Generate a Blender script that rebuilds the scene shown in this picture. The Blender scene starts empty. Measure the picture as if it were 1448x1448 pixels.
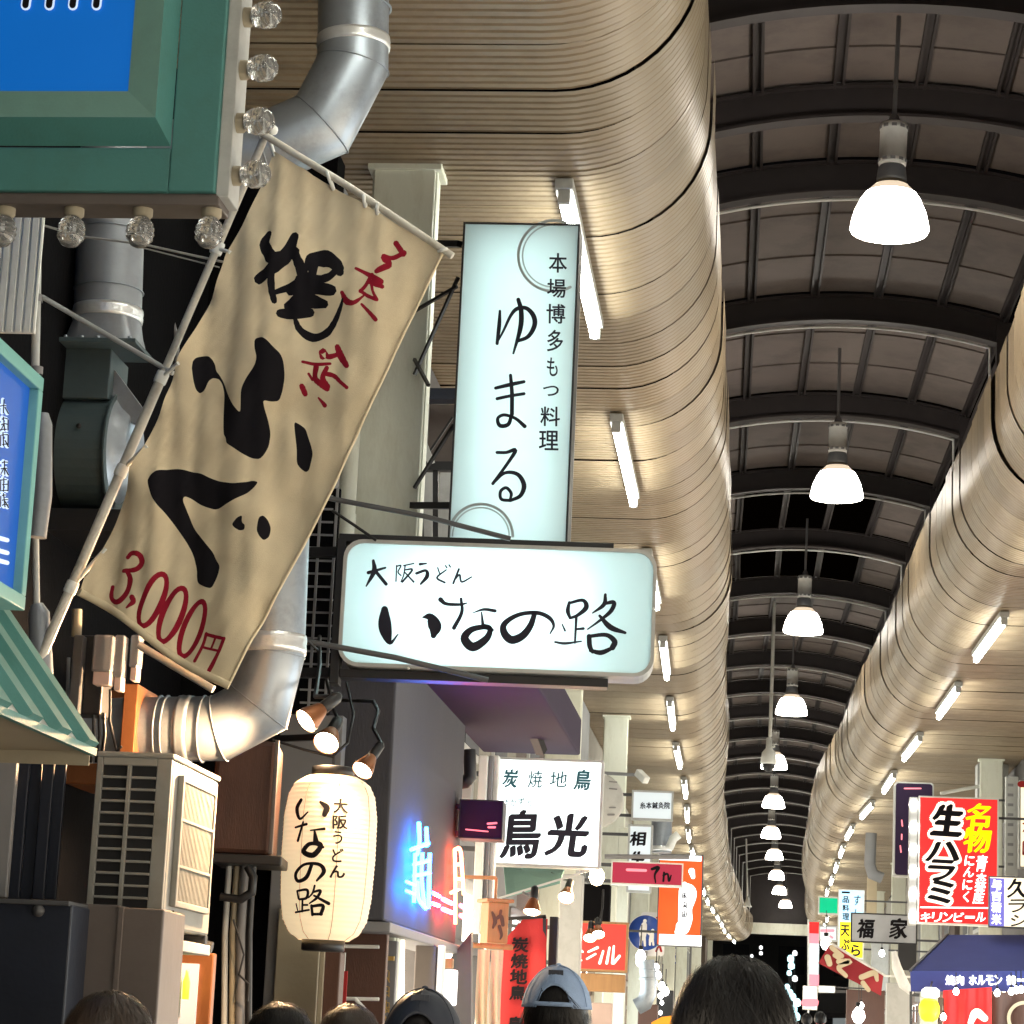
import bpy, bmesh, math, random
from mathutils import Vector, Matrix, noise
from mathutils.geometry import delaunay_2d_cdt
random.seed(7)
R_ = math.radians
scene = bpy.context.scene
col = scene.collection

# ------------------------------------------------------------------ camera
FPX, CX, CY = 3600.0, 724.0, 724.0          # focal length and centre in photograph pixels (1448 wide)
CAM = Vector((0.0, 0.0, 1.55))
_a = Vector(((1070 - CX) / FPX, -(1478 - CY) / FPX, -1)).normalized()      # street direction seen by the camera
_u = Vector((math.sin(R_(1.4)), math.cos(R_(1.4)), 0))
_u = (_u - _u.dot(_a) * _a).normalized()
_x = _a.cross(_u)
cam_data = bpy.data.cameras.new('camera')
cam_data.sensor_width = 36.0
cam_data.lens = FPX / 1448.0 * 36.0
cam_data.clip_start = 0.1
cam_data.clip_end = 2000
cam = bpy.data.objects.new('camera', cam_data)
col.objects.link(cam)
cam.matrix_world = Matrix(((_x.x, _x.y, _x.z, CAM.x), (_a.x, _a.y, _a.z, CAM.y), (_u.x, _u.y, _u.z, CAM.z), (0, 0, 0, 1)))
scene.camera = cam

# ------------------------------------------------------------------ world, exposure
world = bpy.data.worlds.new('World')
scene.world = world
world.use_nodes = True
_nt = world.node_tree
_nt.nodes.clear()
_o = _nt.nodes.new('ShaderNodeOutputWorld')
_b = _nt.nodes.new('ShaderNodeBackground')
_s = _nt.nodes.new('ShaderNodeTexSky')
_s.sky_type = 'NISHITA'
_s.sun_disc = False
_s.sun_elevation = R_(-4)
_s.sun_rotation = R_(200)
_b.inputs['Strength'].default_value = 0.05
_nt.links.new(_s.outputs[0], _b.inputs[0])
_nt.links.new(_b.outputs[0], _o.inputs[0])
scene.view_settings.view_transform = 'Standard'
scene.view_settings.look = 'None'
scene.view_settings.exposure = 0.7
scene.view_settings.gamma = 1.0
scene.render.engine = 'CYCLES'
scene.cycles.use_denoising = True
scene.cycles.max_bounces = 6
scene.cycles.diffuse_bounces = 4
scene.cycles.glossy_bounces = 3
scene.cycles.transmission_bounces = 4
scene.cycles.transparent_max_bounces = 6
scene.cycles.sample_clamp_indirect = 6.0
scene.cycles.caustics_reflective = False
scene.cycles.caustics_refractive = False

TUBE_L = 26.0        # radiance of the soffit tubes
PEND_L = 16.0        # radiance of the pendant shades


def ray(px, py):
    d = Vector(((px - CX) / FPX, -(py - CY) / FPX, -1))
    return Vector((d.dot(_x), d.dot(_a), d.dot(_u)))


def P(px, py, Y):
    """world point seen at a photograph pixel, on the cross street plane y = Y"""
    r = ray(px, py)
    return CAM + r * (Y / r.y)


def PX(px, py, X):
    """world point seen at a photograph pixel, on the plane x = X along the street"""
    r = ray(px, py)
    return CAM + r * (X / r.x)


# ------------------------------------------------------------------ materials
def mat(name, color, rough=0.6, metal=0.0, var=0.15, scale=8.0, bump=0.0, bscale=60.0, dirt=None, dirt_amt=0.5,
        dscale=3.0, stretch=None, rnd=0.0, spec=0.5, trans=0.0):
    m = bpy.data.materials.new(name)
    m.use_nodes = True
    nt = m.node_tree
    n, l = nt.nodes, nt.links
    b = n['Principled BSDF']
    b.inputs['Roughness'].default_value = rough
    b.inputs['Metallic'].default_value = metal
    b.inputs['Specular IOR Level'].default_value = spec
    if trans:
        b.inputs['Transmission Weight'].default_value = trans
    tc = n.new('ShaderNodeTexCoord')
    src = tc.outputs['Object']
    if stretch:
        mp = n.new('ShaderNodeMapping')
        mp.inputs['Scale'].default_value = stretch
        l.new(src, mp.inputs[0])
        src = mp.outputs[0]
    nz = n.new('ShaderNodeTexNoise')
    nz.inputs['Scale'].default_value = scale
    nz.inputs['Detail'].default_value = 6
    l.new(src, nz.inputs['Vector'])
    c = tuple(color) + (1,)
    mix = n.new('ShaderNodeMix')
    mix.data_type = 'RGBA'
    mix.inputs[6].default_value = tuple(max(0, v * (1 - var)) for v in color) + (1,)
    mix.inputs[7].default_value = tuple(min(1, v * (1 + var)) for v in color) + (1,)
    l.new(nz.outputs['Fac'], mix.inputs[0])
    out = mix.outputs[2]
    if dirt:
        nz2 = n.new('ShaderNodeTexNoise')
        nz2.inputs['Scale'].default_value = dscale
        nz2.inputs['Detail'].default_value = 9
        nz2.inputs['Roughness'].default_value = 0.7
        l.new(src, nz2.inputs['Vector'])
        rp = n.new('ShaderNodeValToRGB')
        rp.color_ramp.elements[0].position = 0.48
        rp.color_ramp.elements[0].color = (0, 0, 0, 1)
        rp.color_ramp.elements[1].position = 0.72
        rp.color_ramp.elements[1].color = (dirt_amt,) * 3 + (1,)
        l.new(nz2.outputs['Fac'], rp.inputs[0])
        m2 = n.new('ShaderNodeMix')
        m2.data_type = 'RGBA'
        l.new(rp.outputs[0], m2.inputs[0])
        l.new(out, m2.inputs[6])
        m2.inputs[7].default_value = tuple(dirt) + (1,)
        out = m2.outputs[2]
    if rnd:
        oi = n.new('ShaderNodeObjectInfo')
        mr = n.new('ShaderNodeMapRange')
        mr.inputs['To Min'].default_value = 1 - rnd
        mr.inputs['To Max'].default_value = 1 + rnd
        l.new(oi.outputs['Random'], mr.inputs['Value'])
        hs = n.new('ShaderNodeHueSaturation')
        l.new(mr.outputs[0], hs.inputs['Value'])
        l.new(out, hs.inputs['Color'])
        out = hs.outputs[0]
    l.new(out, b.inputs['Base Color'])
    if bump:
        nb = n.new('ShaderNodeTexNoise')
        nb.inputs['Scale'].default_value = bscale
        nb.inputs['Detail'].default_value = 5
        l.new(src, nb.inputs['Vector'])
        bp = n.new('ShaderNodeBump')
        bp.inputs['Strength'].default_value = bump
        bp.inputs['Distance'].default_value = 0.01
        l.new(nb.outputs['Fac'], bp.inputs['Height'])
        l.new(bp.outputs[0], b.inputs['Normal'])
    return m


def glow(name, color, strength, base=None, rough=0.35, var=0.06, scale=6.0):
    """a surface that gives off light (lamp, backlit sign face, or part given emission for brightness)"""
    m = bpy.data.materials.new(name)
    m.use_nodes = True
    n, l = m.node_tree.nodes, m.node_tree.links
    b = n['Principled BSDF']
    b.inputs['Base Color'].default_value = tuple(base or color) + (1,)
    b.inputs['Roughness'].default_value = rough
    b.inputs['Specular IOR Level'].default_value = 0.2
    tc = n.new('ShaderNodeTexCoord')
    nz = n.new('ShaderNodeTexNoise')
    nz.inputs['Scale'].default_value = scale
    l.new(tc.outputs['Object'], nz.inputs['Vector'])
    mix = n.new('ShaderNodeMix')
    mix.data_type = 'RGBA'
    mix.inputs[6].default_value = tuple(v * (1 - var) for v in color) + (1,)
    mix.inputs[7].default_value = tuple(v * (1 + var) for v in color) + (1,)
    l.new(nz.outputs['Fac'], mix.inputs[0])
    l.new(mix.outputs[2], b.inputs['Emission Color'])
    b.inputs['Emission Strength'].default_value = strength
    return m


def acrylic(name, color):
    """milky panel of a light box: what shows is the light of the tubes behind it"""
    m = bpy.data.materials.new(name)
    m.use_nodes = True
    n, l = m.node_tree.nodes, m.node_tree.links
    n.clear()
    o = n.new('ShaderNodeOutputMaterial')
    t = n.new('ShaderNodeBsdfTranslucent')
    t.inputs[0].default_value = tuple(color) + (1,)
    d = n.new('ShaderNodeBsdfDiffuse')
    d.inputs[0].default_value = tuple(color) + (1,)
    g = n.new('ShaderNodeBsdfGlossy')
    g.inputs['Roughness'].default_value = 0.25
    m1 = n.new('ShaderNodeMixShader')
    m1.inputs[0].default_value = 0.35
    m2 = n.new('ShaderNodeMixShader')
    m2.inputs[0].default_value = 0.04
    l.new(t.outputs[0], m1.inputs[1]); l.new(d.outputs[0], m1.inputs[2])
    l.new(m1.outputs[0], m2.inputs[1]); l.new(g.outputs[0], m2.inputs[2])
    l.new(m2.outputs[0], o.inputs[0])
    return m


M = {}
M['soffit'] = mat('soffit_steel', (0.305, 0.24, 0.16), 0.40, 0.0, 0.14, 2.0, 0.32, 7, dirt=(0.13, 0.095, 0.06), dirt_amt=0.75, dscale=1.5, rnd=0.13)
M['cream'] = mat('cream_paint', (0.74, 0.76, 0.66), 0.5, 0, 0.10, 5, 0.1, 80, dirt=(0.38, 0.36, 0.25), dirt_amt=0.5, dscale=5, stretch=(1, 1, .3))
M['rib'] = mat('rib_steel', (0.034, 0.027, 0.027), 0.6, 0, 0.25, 6, 0.1, 80)
M['roofpanel'] = mat('roof_sheet', (0.165, 0.135, 0.122), 0.75, 0, 0.2, 2.5, 0.15, 25, dirt=(0.065, 0.054, 0.05), dirt_amt=0.6, dscale=1.8, rnd=0.16)
M['darkwall'] = mat('dark_wall', (0.005, 0.005, 0.006), 0.9, 0, 0.3, 3, 0.2, 40, spec=0.05)  # near-black; on the left building it carries the recess's shade
M['black'] = mat('black_metal', (0.012, 0.012, 0.014), 0.45, 0, 0.2, 10)
M['matteblack'] = mat('black_ink', (0.012, 0.011, 0.014), 0.9, 0, 0.2, 10, spec=0.1)
M['galv'] = mat('galvanised_steel', (0.36, 0.40, 0.45), 0.40, 0.7, 0.2, 5, 0.22, 11, dirt=(0.18, 0.19, 0.21), dirt_amt=0.6, dscale=6)
M['band'] = mat('aluminium_band', (0.85, 0.87, 0.88), 0.28, 0.6, 0.12, 20, 0.25, 60)
M['duct_grey'] = mat('duct_grey', (0.27, 0.29, 0.32), 0.45, 0.35, 0.2, 5, 0.2, 12, dirt=(0.16, 0.16, 0.16), dirt_amt=0.5, dscale=6)
M['green'] = mat('green_paint', (0.065, 0.215, 0.205), 0.55, 0, 0.10, 4, 0.12, 120, dirt=(0.05, 0.12, 0.10), dirt_amt=0.4, dscale=4)
M['greenlight'] = mat('green_paint_faded', (0.17, 0.34, 0.30), 0.55, 0, 0.10, 5, 0.12, 120, dirt=(0.13, 0.22, 0.18), dirt_amt=0.4, dscale=4)
M['teal'] = mat('teal_paint', (0.16, 0.42, 0.40), 0.5, 0, 0.12, 5, dirt=(0.08, 0.2, 0.2), dirt_amt=0.4)
M['white'] = mat('white_paint', (0.80, 0.81, 0.78), 0.5, 0, 0.06, 6, 0.05, 60, dirt=(0.45, 0.43, 0.38), dirt_amt=0.4, dscale=5)
M['greywhite'] = mat('grey_white_paint', (0.45, 0.46, 0.45), 0.5, 0, 0.08, 6, 0.05, 60, dirt=(0.2, 0.2, 0.19), dirt_amt=0.4, dscale=5)
M['grey'] = mat('grey_paint', (0.22, 0.22, 0.23), 0.55, 0, 0.12, 6, 0.08, 60)
M['darkgrey'] = mat('dark_grey_paint', (0.07, 0.072, 0.078), 0.5, 0, 0.2, 6, 0.1, 60)
M['navy'] = mat('navy_paint', (0.012, 0.017, 0.032), 0.5, 0, 0.25, 6, 0.1, 50)
M['blower'] = mat('blower_paint', (0.060, 0.088, 0.098), 0.55, 0.1, 0.15, 6, 0.1, 60, dirt=(0.04, 0.045, 0.045), dirt_amt=0.5, dscale=4)
M['acbody'] = mat('appliance_plastic', (0.25, 0.25, 0.23), 0.5, 0, 0.10, 6, 0.05, 60, dirt=(0.15, 0.135, 0.11), dirt_amt=0.55, dscale=5)
M['beige'] = mat('beige_board', (0.33, 0.29, 0.21), 0.7, 0, 0.12, 5, 0.1, 50)
M['cloth'] = mat('banner_cotton', (0.72, 0.61, 0.425), 0.92, 0, 0.10, 6, 0.15, 350, dirt=(0.55, 0.44, 0.28), dirt_amt=0.5, dscale=3.5, spec=0.1)
M['redink'] = mat('red_ink', (0.27, 0.012, 0.028), 0.9, 0, 0.12, 30, spec=0.1)
M['pole'] = mat('pole_plastic', (0.60, 0.57, 0.50), 0.4, 0, 0.1, 20, 0.1, 90, dirt=(0.3, 0.27, 0.2), dirt_amt=0.6, dscale=14)
M['wood'] = mat('wood', (0.36, 0.20, 0.085), 0.55, 0, 0.25, 6, 0.2, 40, stretch=(8, 8, 1))
M['darkwood'] = mat('dark_wood', (0.085, 0.035, 0.022), 0.5, 0, 0.3, 6, 0.2, 40, stretch=(8, 8, 1))
M['concrete'] = mat('paving', (0.24, 0.23, 0.22), 0.7, 0, 0.15, 6, 0.2, 50, dirt=(0.12, 0.11, 0.1), dirt_amt=0.5, dscale=2)
M['stucco'] = mat('grey_stucco', (0.058, 0.058, 0.07), 0.75, 0, 0.12, 4, 0.25, 90, stretch=(1, 1, .25))
M['skin'] = mat('skin', (0.50, 0.32, 0.23), 0.5, 0, 0.08, 20, 0.05, 200)
M['hair'] = mat('black_hair', (0.0055, 0.005, 0.0058), 0.45, 0, 0.35, 60, stretch=(1, 1, .2), spec=0.28)
M['hairbrown'] = mat('brown_hair', (0.030, 0.018, 0.012), 0.45, 0, 0.35, 60, stretch=(1, 1, .2), spec=0.6)
M['capblue'] = mat('denim_blue', (0.21, 0.30, 0.47), 0.85, 0, 0.2, 30, 0.3, 300)
M['glassbulb'] = mat('lamp_glass', (0.85, 0.86, 0.86), 0.12, 0, 0.05, 10, trans=0.85, spec=0.6)
M['copper'] = mat('brown_metal', (0.30, 0.115, 0.045), 0.4, 0.6, 0.25, 6, 0.1, 40)
M['purpledark'] = mat('purple_panel_neon_cast', (0.024, 0.013, 0.04), 0.7, 0, 0.15, 5, spec=0.15)
M['tealcloth'] = mat('teal_canvas', (0.16, 0.30, 0.26), 0.85, 0, 0.12, 6, 0.2, 200)
M['bluecloth'] = mat('blue_canvas', (0.055, 0.075, 0.30), 0.8, 0, 0.12, 4, 0.2, 200)
M['redcloth'] = mat('red_canvas', (0.40, 0.018, 0.02), 0.8, 0, 0.12, 4, 0.2, 200)
M['darkredcloth'] = mat('dark_red_canvas', (0.32, 0.02, 0.03), 0.8, 0, 0.12, 4, 0.2, 200)
M['noren'] = mat('natural_linen', (0.62, 0.52, 0.36), 0.9, 0, 0.12, 8, 0.2, 200)
M['brownboard'] = mat('brown_steel_sheet', (0.14, 0.118, 0.108), 0.45, 0.3, 0.15, 3, 0.12, 20, dirt=(0.11, 0.09, 0.08), dirt_amt=0.6, dscale=4)
M['rope'] = mat('grey_cord', (0.33, 0.32, 0.30), 0.8, 0, 0.2, 60)
M['tubelit'] = glow('lit_tube', (0.98, 1.0, 0.90), TUBE_L)
M['pendlit'] = glow('lit_opal_shade', (1.0, 0.95, 0.86), PEND_L)


# ------------------------------------------------------------------ geometry helpers
class MB:
    """collects shapes in world coordinates"""
    def __init__(s):
        s.v, s.f, s.mi, s.cur, s.sm = [], [], [], 0, []

    def add(s, vs, fs, smooth=False):
        o = len(s.v)
        s.v += [Vector(v) for v in vs]
        for f in fs:
            s.f.append([i + o for i in f]); s.mi.append(s.cur); s.sm.append(smooth)
        return s

    def box(s, c, size, X=Vector((1, 0, 0)), Y=Vector((0, 1, 0)), Z=Vector((0, 0, 1))):
        c = Vector(c); a, b, d = size[0] / 2, size[1] / 2, size[2] / 2
        vs = [c + X * (a * i) + Y * (b * j) + Z * (d * k) for k in (-1, 1) for j in (-1, 1) for i in (-1, 1)]
        return s.add(vs, [(0, 2, 3, 1), (4, 5, 7, 6), (0, 1, 5, 4), (2, 6, 7, 3), (0, 4, 6, 2), (1, 3, 7, 5)])

    def bb(s, x0, x1, y0, y1, z0, z1):
        return s.box(((x0 + x1) / 2, (y0 + y1) / 2, (z0 + z1) / 2), (abs(x1 - x0), abs(y1 - y0), abs(z1 - z0)))

    def bar(s, a, b, w, h=None):
        """square bar from a to b"""
        a, b = Vector(a), Vector(b)
        d = (b - a); L = d.length; d.normalize()
        up = Vector((0, 0, 1)) if abs(d.z) < 0.95 else Vector((0, 1, 0))
        x = d.cross(up).normalized(); z = x.cross(d)
        return s.box((a + b) / 2, (w, L, h or w), x, d, z)

    def tube(s, pts, r, n=10, cap=True, closed=False):
        pts = [Vector(p) for p in pts]
        rs = r if isinstance(r, (list, tuple)) else [r] * len(pts)
        rings = []; prev = None
        N = len(pts)
        for i, p in enumerate(pts):
            if closed:
                t = pts[(i + 1) % N] - pts[i - 1]
            elif i == 0: t = pts[1] - p
            elif i == N - 1: t = p - pts[i - 1]
            else: t = (pts[i + 1] - p).normalized() + (p - pts[i - 1]).normalized()
            t.normalize()
            if prev is None:
                ref = Vector((0, 0, 1)) if abs(t.z) < 0.9 else Vector((0, 1, 0))
                x = t.cross(ref).normalized()
            else:
                x = (prev - prev.dot(t) * t).normalized()
            prev = x; y = t.cross(x)
            k = 1.0
            if 0 < i < N - 1 and not closed:
                c = (pts[i + 1] - p).normalized().dot((p - pts[i - 1]).normalized())
                k = 1 / max(0.6, math.sqrt(max(0.0, (1 + c) / 2)))
                bis = ((pts[i + 1] - p).normalized() - (p - pts[i - 1]).normalized())
                bis = bis.normalized() if bis.length > 1e-6 else None
            else: bis = None
            ring = []
            for j in range(n):
                an = 2 * math.pi * j / n
                q = (x * math.cos(an) + y * math.sin(an)) * rs[i]
                if bis is not None: q = q + bis * (q.dot(bis) * (k - 1))
                ring.append(p + q)
            rings.append(ring)
        vs = [v for ring in rings for v in ring]
        fs = []
        for i in range(N if closed else N - 1):
            i2 = (i + 1) % N
            for j in range(n):
                j2 = (j + 1) % n
                fs.append((i * n + j, i * n + j2, i2 * n + j2, i2 * n + j))
        s.add(vs, fs, True)
        if cap and not closed:
            s.add(rings[0], [tuple(range(n))[::-1]]); s.add(rings[-1], [tuple(range(n))])
        return s

    def lathe(s, c, prof, n=24, axis=Vector((0, 0, 1)), smooth=True):
        """prof: list of (radius, distance along the axis)"""
        c = Vector(c); axis = Vector(axis).normalized()
        ref = Vector((1, 0, 0)) if abs(axis.x) < 0.9 else Vector((0, 1, 0))
        x = (ref - ref.dot(axis) * axis).normalized(); y = axis.cross(x)
        vs = []
        for r, h in prof:
            for j in range(n):
                an = 2 * math.pi * j / n
                vs.append(c + axis * h + (x * math.cos(an) + y * math.sin(an)) * r)
        fs = []
        for i in range(len(prof) - 1):
            for j in range(n):
                j2 = (j + 1) % n
                fs.append((i * n + j, i * n + j2, (i + 1) * n + j2, (i + 1) * n + j))
        return s.add(vs, fs, smooth)

    def prism(s, pts, d):
        """polygon pts (world, planar) pushed by vector d"""
        d = Vector(d); n = len(pts)
        vs = [Vector(p) for p in pts] + [Vector(p) + d for p in pts]
        fs = [tuple(range(n))[::-1], tuple(range(n, 2 * n))]
        for i in range(n):
            j = (i + 1) % n
            fs.append((i, j, n + j, n + i))
        return s.add(vs, fs)

    def grid(s, fn, nu, nv, smooth=True, thick=None):
        vs = [fn(i / nu, j / nv) for j in range(nv + 1) for i in range(nu + 1)]
        fs = []
        for j in range(nv):
            for i in range(nu):
                a = j * (nu + 1) + i
                fs.append((a, a + 1, a + nu + 2, a + nu + 1))
        return s.add(vs, fs, smooth)

    def mesh(s, name, loc, mats):
        me = bpy.data.meshes.new(name)
        loc = Vector(loc)
        me.from_pydata([tuple(v - loc) for v in s.v], [], s.f)
        for m in mats: me.materials.append(m)
        me.polygons.foreach_set('material_index', s.mi)
        me.polygons.foreach_set('use_smooth', s.sm)
        me.update()
        return me


def fixnormals(me):
    bm = bmesh.new(); bm.from_mesh(me)
    bmesh.ops.recalc_face_normals(bm, faces=bm.faces)
    bm.to_mesh(me); bm.free()


def tag(o, label=None, cat=None, group=None, kind=None):
    if label: o['label'] = label
    if cat: o['category'] = cat
    if group: o['group'] = group
    if kind: o['kind'] = kind
    return o


def thing(name, label, cat, loc, group=None):
    o = bpy.data.objects.new(name, None)
    o.empty_display_size = 0.1
    o.location = Vector(loc)
    col.objects.link(o)
    return tag(o, label, cat, group)


def wloc(o):
    v = Vector(o.location)
    while o.parent:
        o = o.parent; v += Vector(o.location)
    return v


def part(parent, name, mb, m, bevel=0.0, label=None, fix=True, origin=None):
    """one mesh object, child of parent (its own origin at the parent's)"""
    base = wloc(parent) if parent else Vector(origin or (0, 0, 0))
    mats = m if isinstance(m, (list, tuple)) else [m]
    me = mb.mesh(name, base, mats)
    if fix: fixnormals(me)
    o = bpy.data.objects.new(name, me)
    col.objects.link(o)
    if parent: o.parent = parent
    else: o.location = base
    if bevel:
        b = o.modifiers.new('bevel', 'BEVEL'); b.width = bevel; b.segments = 2; b.limit_method = 'ANGLE'
    if label: o['label'] = label
    return o


def copy_tree(o, parent=None, label=None):
    c = o.copy(); col.objects.link(c)
    if parent: c.parent = parent
    if label: c['label'] = label
    for ch in list(o.children): copy_tree(ch, c)
    return c


# planes on which signs are laid out: O origin, R right as seen by the viewer, U up, N towards the viewer
class PL:
    def __init__(s, O, R, U=Vector((0, 0, 1))):
        s.O = Vector(O); s.R = Vector(R).normalized(); s.U = Vector(U).normalized(); s.N = s.R.cross(s.U).normalized()

    def pt(s, u, v, n=0.0):
        return s.O + s.R * u + s.U * v + s.N * n

    def uv(s, px, py):
        r = ray(px, py)
        q = CAM + r * ((s.O - CAM).dot(s.N) / r.dot(s.N)) - s.O
        return q.dot(s.R), q.dot(s.U)

    def k(s):
        return (s.O - CAM).dot(_world_fwd) / FPX

    def slab(s, mb, u0, u1, v0, v1, n0, n1):
        c = s.pt((u0 + u1) / 2, (v0 + v1) / 2, (n0 + n1) / 2)
        mb.box(c, (abs(u1 - u0), abs(n1 - n0), abs(v1 - v0)), s.R, -s.N, s.U)
        return mb

    def rrect(s, u0, u1, v0, v1, r, seg=6):
        pts = []
        for cu, cv, a0 in ((u1 - r, v1 - r, 0), (u0 + r, v1 - r, 90), (u0 + r, v0 + r, 180), (u1 - r, v0 + r, 270)):
            for i in range(seg + 1):
                a = R_(a0 + 90 * i / seg)
                pts.append((cu + r * math.cos(a), cv + r * math.sin(a)))
        return pts

    def poly(s, mb, pts, n0, n1):
        return mb.prism([s.pt(u, v, n0) for u, v in pts], s.N * (n1 - n0))


_world_fwd = Vector((-_x.z, -_a.z, -_u.z))


def front(px, py, Y, rz=0.0):
    """plane facing down the street towards the camera, turned by rz degrees"""
    a = R_(rz)
    return PL(P(px, py, Y), Vector((math.cos(a), math.sin(a), 0)))


def pxrect(pl, x0, y0, x1, y1):
    """rect of the plane that the pixel box covers (taken at the mid edges)"""
    mx, my = (x0 + x1) / 2, (y0 + y1) / 2
    u0 = pl.uv(x0, my)[0]; u1 = pl.uv(x1, my)[0]
    v1 = pl.uv(mx, y0)[1]; v0 = pl.uv(mx, y1)[1]
    return u0, u1, v0, v1


# lettering --------------------------------------------------------------
_glyph = {}
def glyph(ch, bold=0.0):
    key = (ch, bold)
    if key in _glyph: return _glyph[key]
    c = bpy.data.curves.new('g', 'FONT'); c.body = ch; c.offset = bold; c.resolution_u = 4
    o = bpy.data.objects.new('g', c); col.objects.link(o)
    bpy.context.view_layer.update()
    me = bpy.data.meshes.new_from_object(o.evaluated_get(bpy.context.evaluated_depsgraph_get()))
    vs = [(v.co.x, v.co.y) for v in me.vertices]; fs = [tuple(p.vertices) for p in me.polygons]
    bpy.data.objects.remove(o); bpy.data.curves.remove(c); bpy.data.meshes.remove(me)
    if vs:
        x0 = min(v[0] for v in vs); x1 = max(v[0] for v in vs); y0 = min(v[1] for v in vs); y1 = max(v[1] for v in vs)
    else: x0 = y0 = 0; x1 = y1 = 1
    _glyph[key] = (vs, fs, (x0, x1, y0, y1))
    return _glyph[key]


def put_glyph(mb, pl, ch, px, py, w, h, n=0.004, bold=0.0, rot=0.0, shear=0.0, nib=False):
    """one character in the pixel box centred on px, py; bold thickens it (fraction of the em)"""
    vs, fs, (x0, x1, y0, y1) = glyph(ch)
    cx, cy = (x0 + x1) / 2, (y0 + y1) / 2
    sx = w / max(x1 - x0, 1e-6); sy = h / max(y1 - y0, 1e-6)
    ca, sa = math.cos(R_(rot)), math.sin(R_(rot))
    u0, v0 = pl.uv(px, py)
    ux = [b - a for a, b in zip(pl.uv(px - 1, py), pl.uv(px + 1, py))]
    vy = [b - a for a, b in zip(pl.uv(px, py + 1), pl.uv(px, py - 1))]
    kx, ky = math.hypot(*ux) / 2, math.hypot(*vy) / 2
    for k, (ox, oy) in enumerate(nib_shifts(bold) if nib else bold_shifts(bold)):
        out = []
        for x, y in vs:
            a = (x - cx) * sx + ox * min(sx, sy); b = (y - cy) * sy + oy * min(sx, sy)
            a += b * shear
            a, b = a * ca - b * sa, a * sa + b * ca
            out.append(pl.pt(u0 + a * kx, v0 + b * ky, n + .00006 * k))
        mb.add(out, fs)


def nib_shifts(b):
    """broad slanted brush tip: thick and thin strokes"""
    out = []
    for i in range(7):
        q = (i - 3) / 3
        for r in (-.22, .22): out.append((b * 1.35 * q * .80 - r * b, b * 1.35 * q * .60 + r * b))
    return out


def bold_shifts(b):
    if b <= 0: return [(0, 0)]
    m = 8 if b < .06 else 14
    return [(0, 0)] + [(b * math.cos(2 * math.pi * i / m), b * math.sin(2 * math.pi * i / m)) for i in range(m)] + ([] if b < .08 else [(b * .5 * math.cos(2 * math.pi * i / 6), b * .5 * math.sin(2 * math.pi * i / 6)) for i in range(6)])


def characters(parent, name, strokes, groups, fn, m, n0=.003, dn=.00008, scale=1.0):
    """brush characters: each one a mesh of its own"""
    for a, b in groups:
        mb = MB(); put_strokes(mb, [[(x, y, w * scale) for x, y, w in st] for st in strokes[a:b]], fn, n0, dn)
        part(parent, name, mb, m, fix=False)


def scribble(px, py, w, h, seed):
    """brush marks for characters too small or blurred to read"""
    r = random.Random(seed); t = max(1.2, w * .13); out = []
    for k in range(3):
        y = py - h * .36 + h * .34 * k + r.uniform(-.04, .04) * h
        if r.random() < .8: out.append([(px - w * r.uniform(.15, .48), y + h * .03, t), (px, y - h * r.uniform(-.03, .06), t * .8), (px + w * r.uniform(.15, .48), y, t)])
    out.append([(px + r.uniform(-.15, .15) * w, py - h * .48, t), (px + r.uniform(-.1, .1) * w, py + h * .42, t)])
    if r.random() < .6: out.append([(px - w * .05, py, t), (px - w * .42, py + h * .46, t * .7)])
    if r.random() < .6: out.append([(px + w * .08, py + h * .05, t), (px + w * .44, py + h * .46, t * 1.2)])
    if r.random() < .6: out.append([(px - w * .4, py - h * .3, t), (px - w * .42, py + h * .4, t)])
    if r.random() < .6: out.append([(px + w * .4, py - h * .3, t), (px + w * .38, py + h * .4, t)])
    return out


def catmull(pts, sub=6):
    if len(pts) < 3:
        a, b = pts[0], pts[-1]
        return [tuple(a[k] + (b[k] - a[k]) * t / sub for k in range(3)) for t in range(sub + 1)]
    out = []
    P_ = [tuple(2 * pts[0][k] - pts[1][k] for k in range(3))] + list(pts) + [tuple(2 * pts[-1][k] - pts[-2][k] for k in range(3))]
    for i in range(1, len(P_) - 2):
        p0, p1, p2, p3 = P_[i - 1], P_[i], P_[i + 1], P_[i + 2]
        for j in range(sub):
            t = j / sub
            out.append(tuple(0.5 * (2 * p1[k] + (p2[k] - p0[k]) * t + (2 * p0[k] - 5 * p1[k] + 4 * p2[k] - p3[k]) * t * t
                                    + (3 * p1[k] - p0[k] - 3 * p2[k] + p3[k]) * t ** 3) for k in range(3)))
    out.append(tuple(pts[-1]))
    return out


def stroke_outline(st, sub=6):
    """brush stroke [(x, y, width)...] in pixels -> closed outline"""
    c = catmull(st, sub)
    L, Rr = [], []
    for i, (x, y, w) in enumerate(c):
        a = c[max(i - 1, 0)]; b = c[min(i + 1, len(c) - 1)]
        dx, dy = b[0] - a[0], b[1] - a[1]
        d = math.hypot(dx, dy) or 1
        nx, ny = -dy / d, dx / d
        w = max(w, 0.8) * (1 + 0.06 * math.sin(i * 1.7 + x))
        L.append((x + nx * w / 2, y + ny * w / 2)); Rr.append((x - nx * w / 2, y - ny * w / 2))
    def cap(p, q, wp):
        x, y, w = p; dx, dy = p[0] - q[0], p[1] - q[1]; d = math.hypot(dx, dy) or 1
        a0 = math.atan2(dy / d, dx / d)
        return [(x + math.cos(a0 + t) * w / 2, y + math.sin(a0 + t) * w / 2) for t in wp]
    end = cap(c[-1], c[-2], [R_(50), R_(0), R_(-50)])
    st0 = cap(c[0], c[1], [R_(50), 0, R_(-50)])
    return L + end + Rr[::-1] + st0


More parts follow.
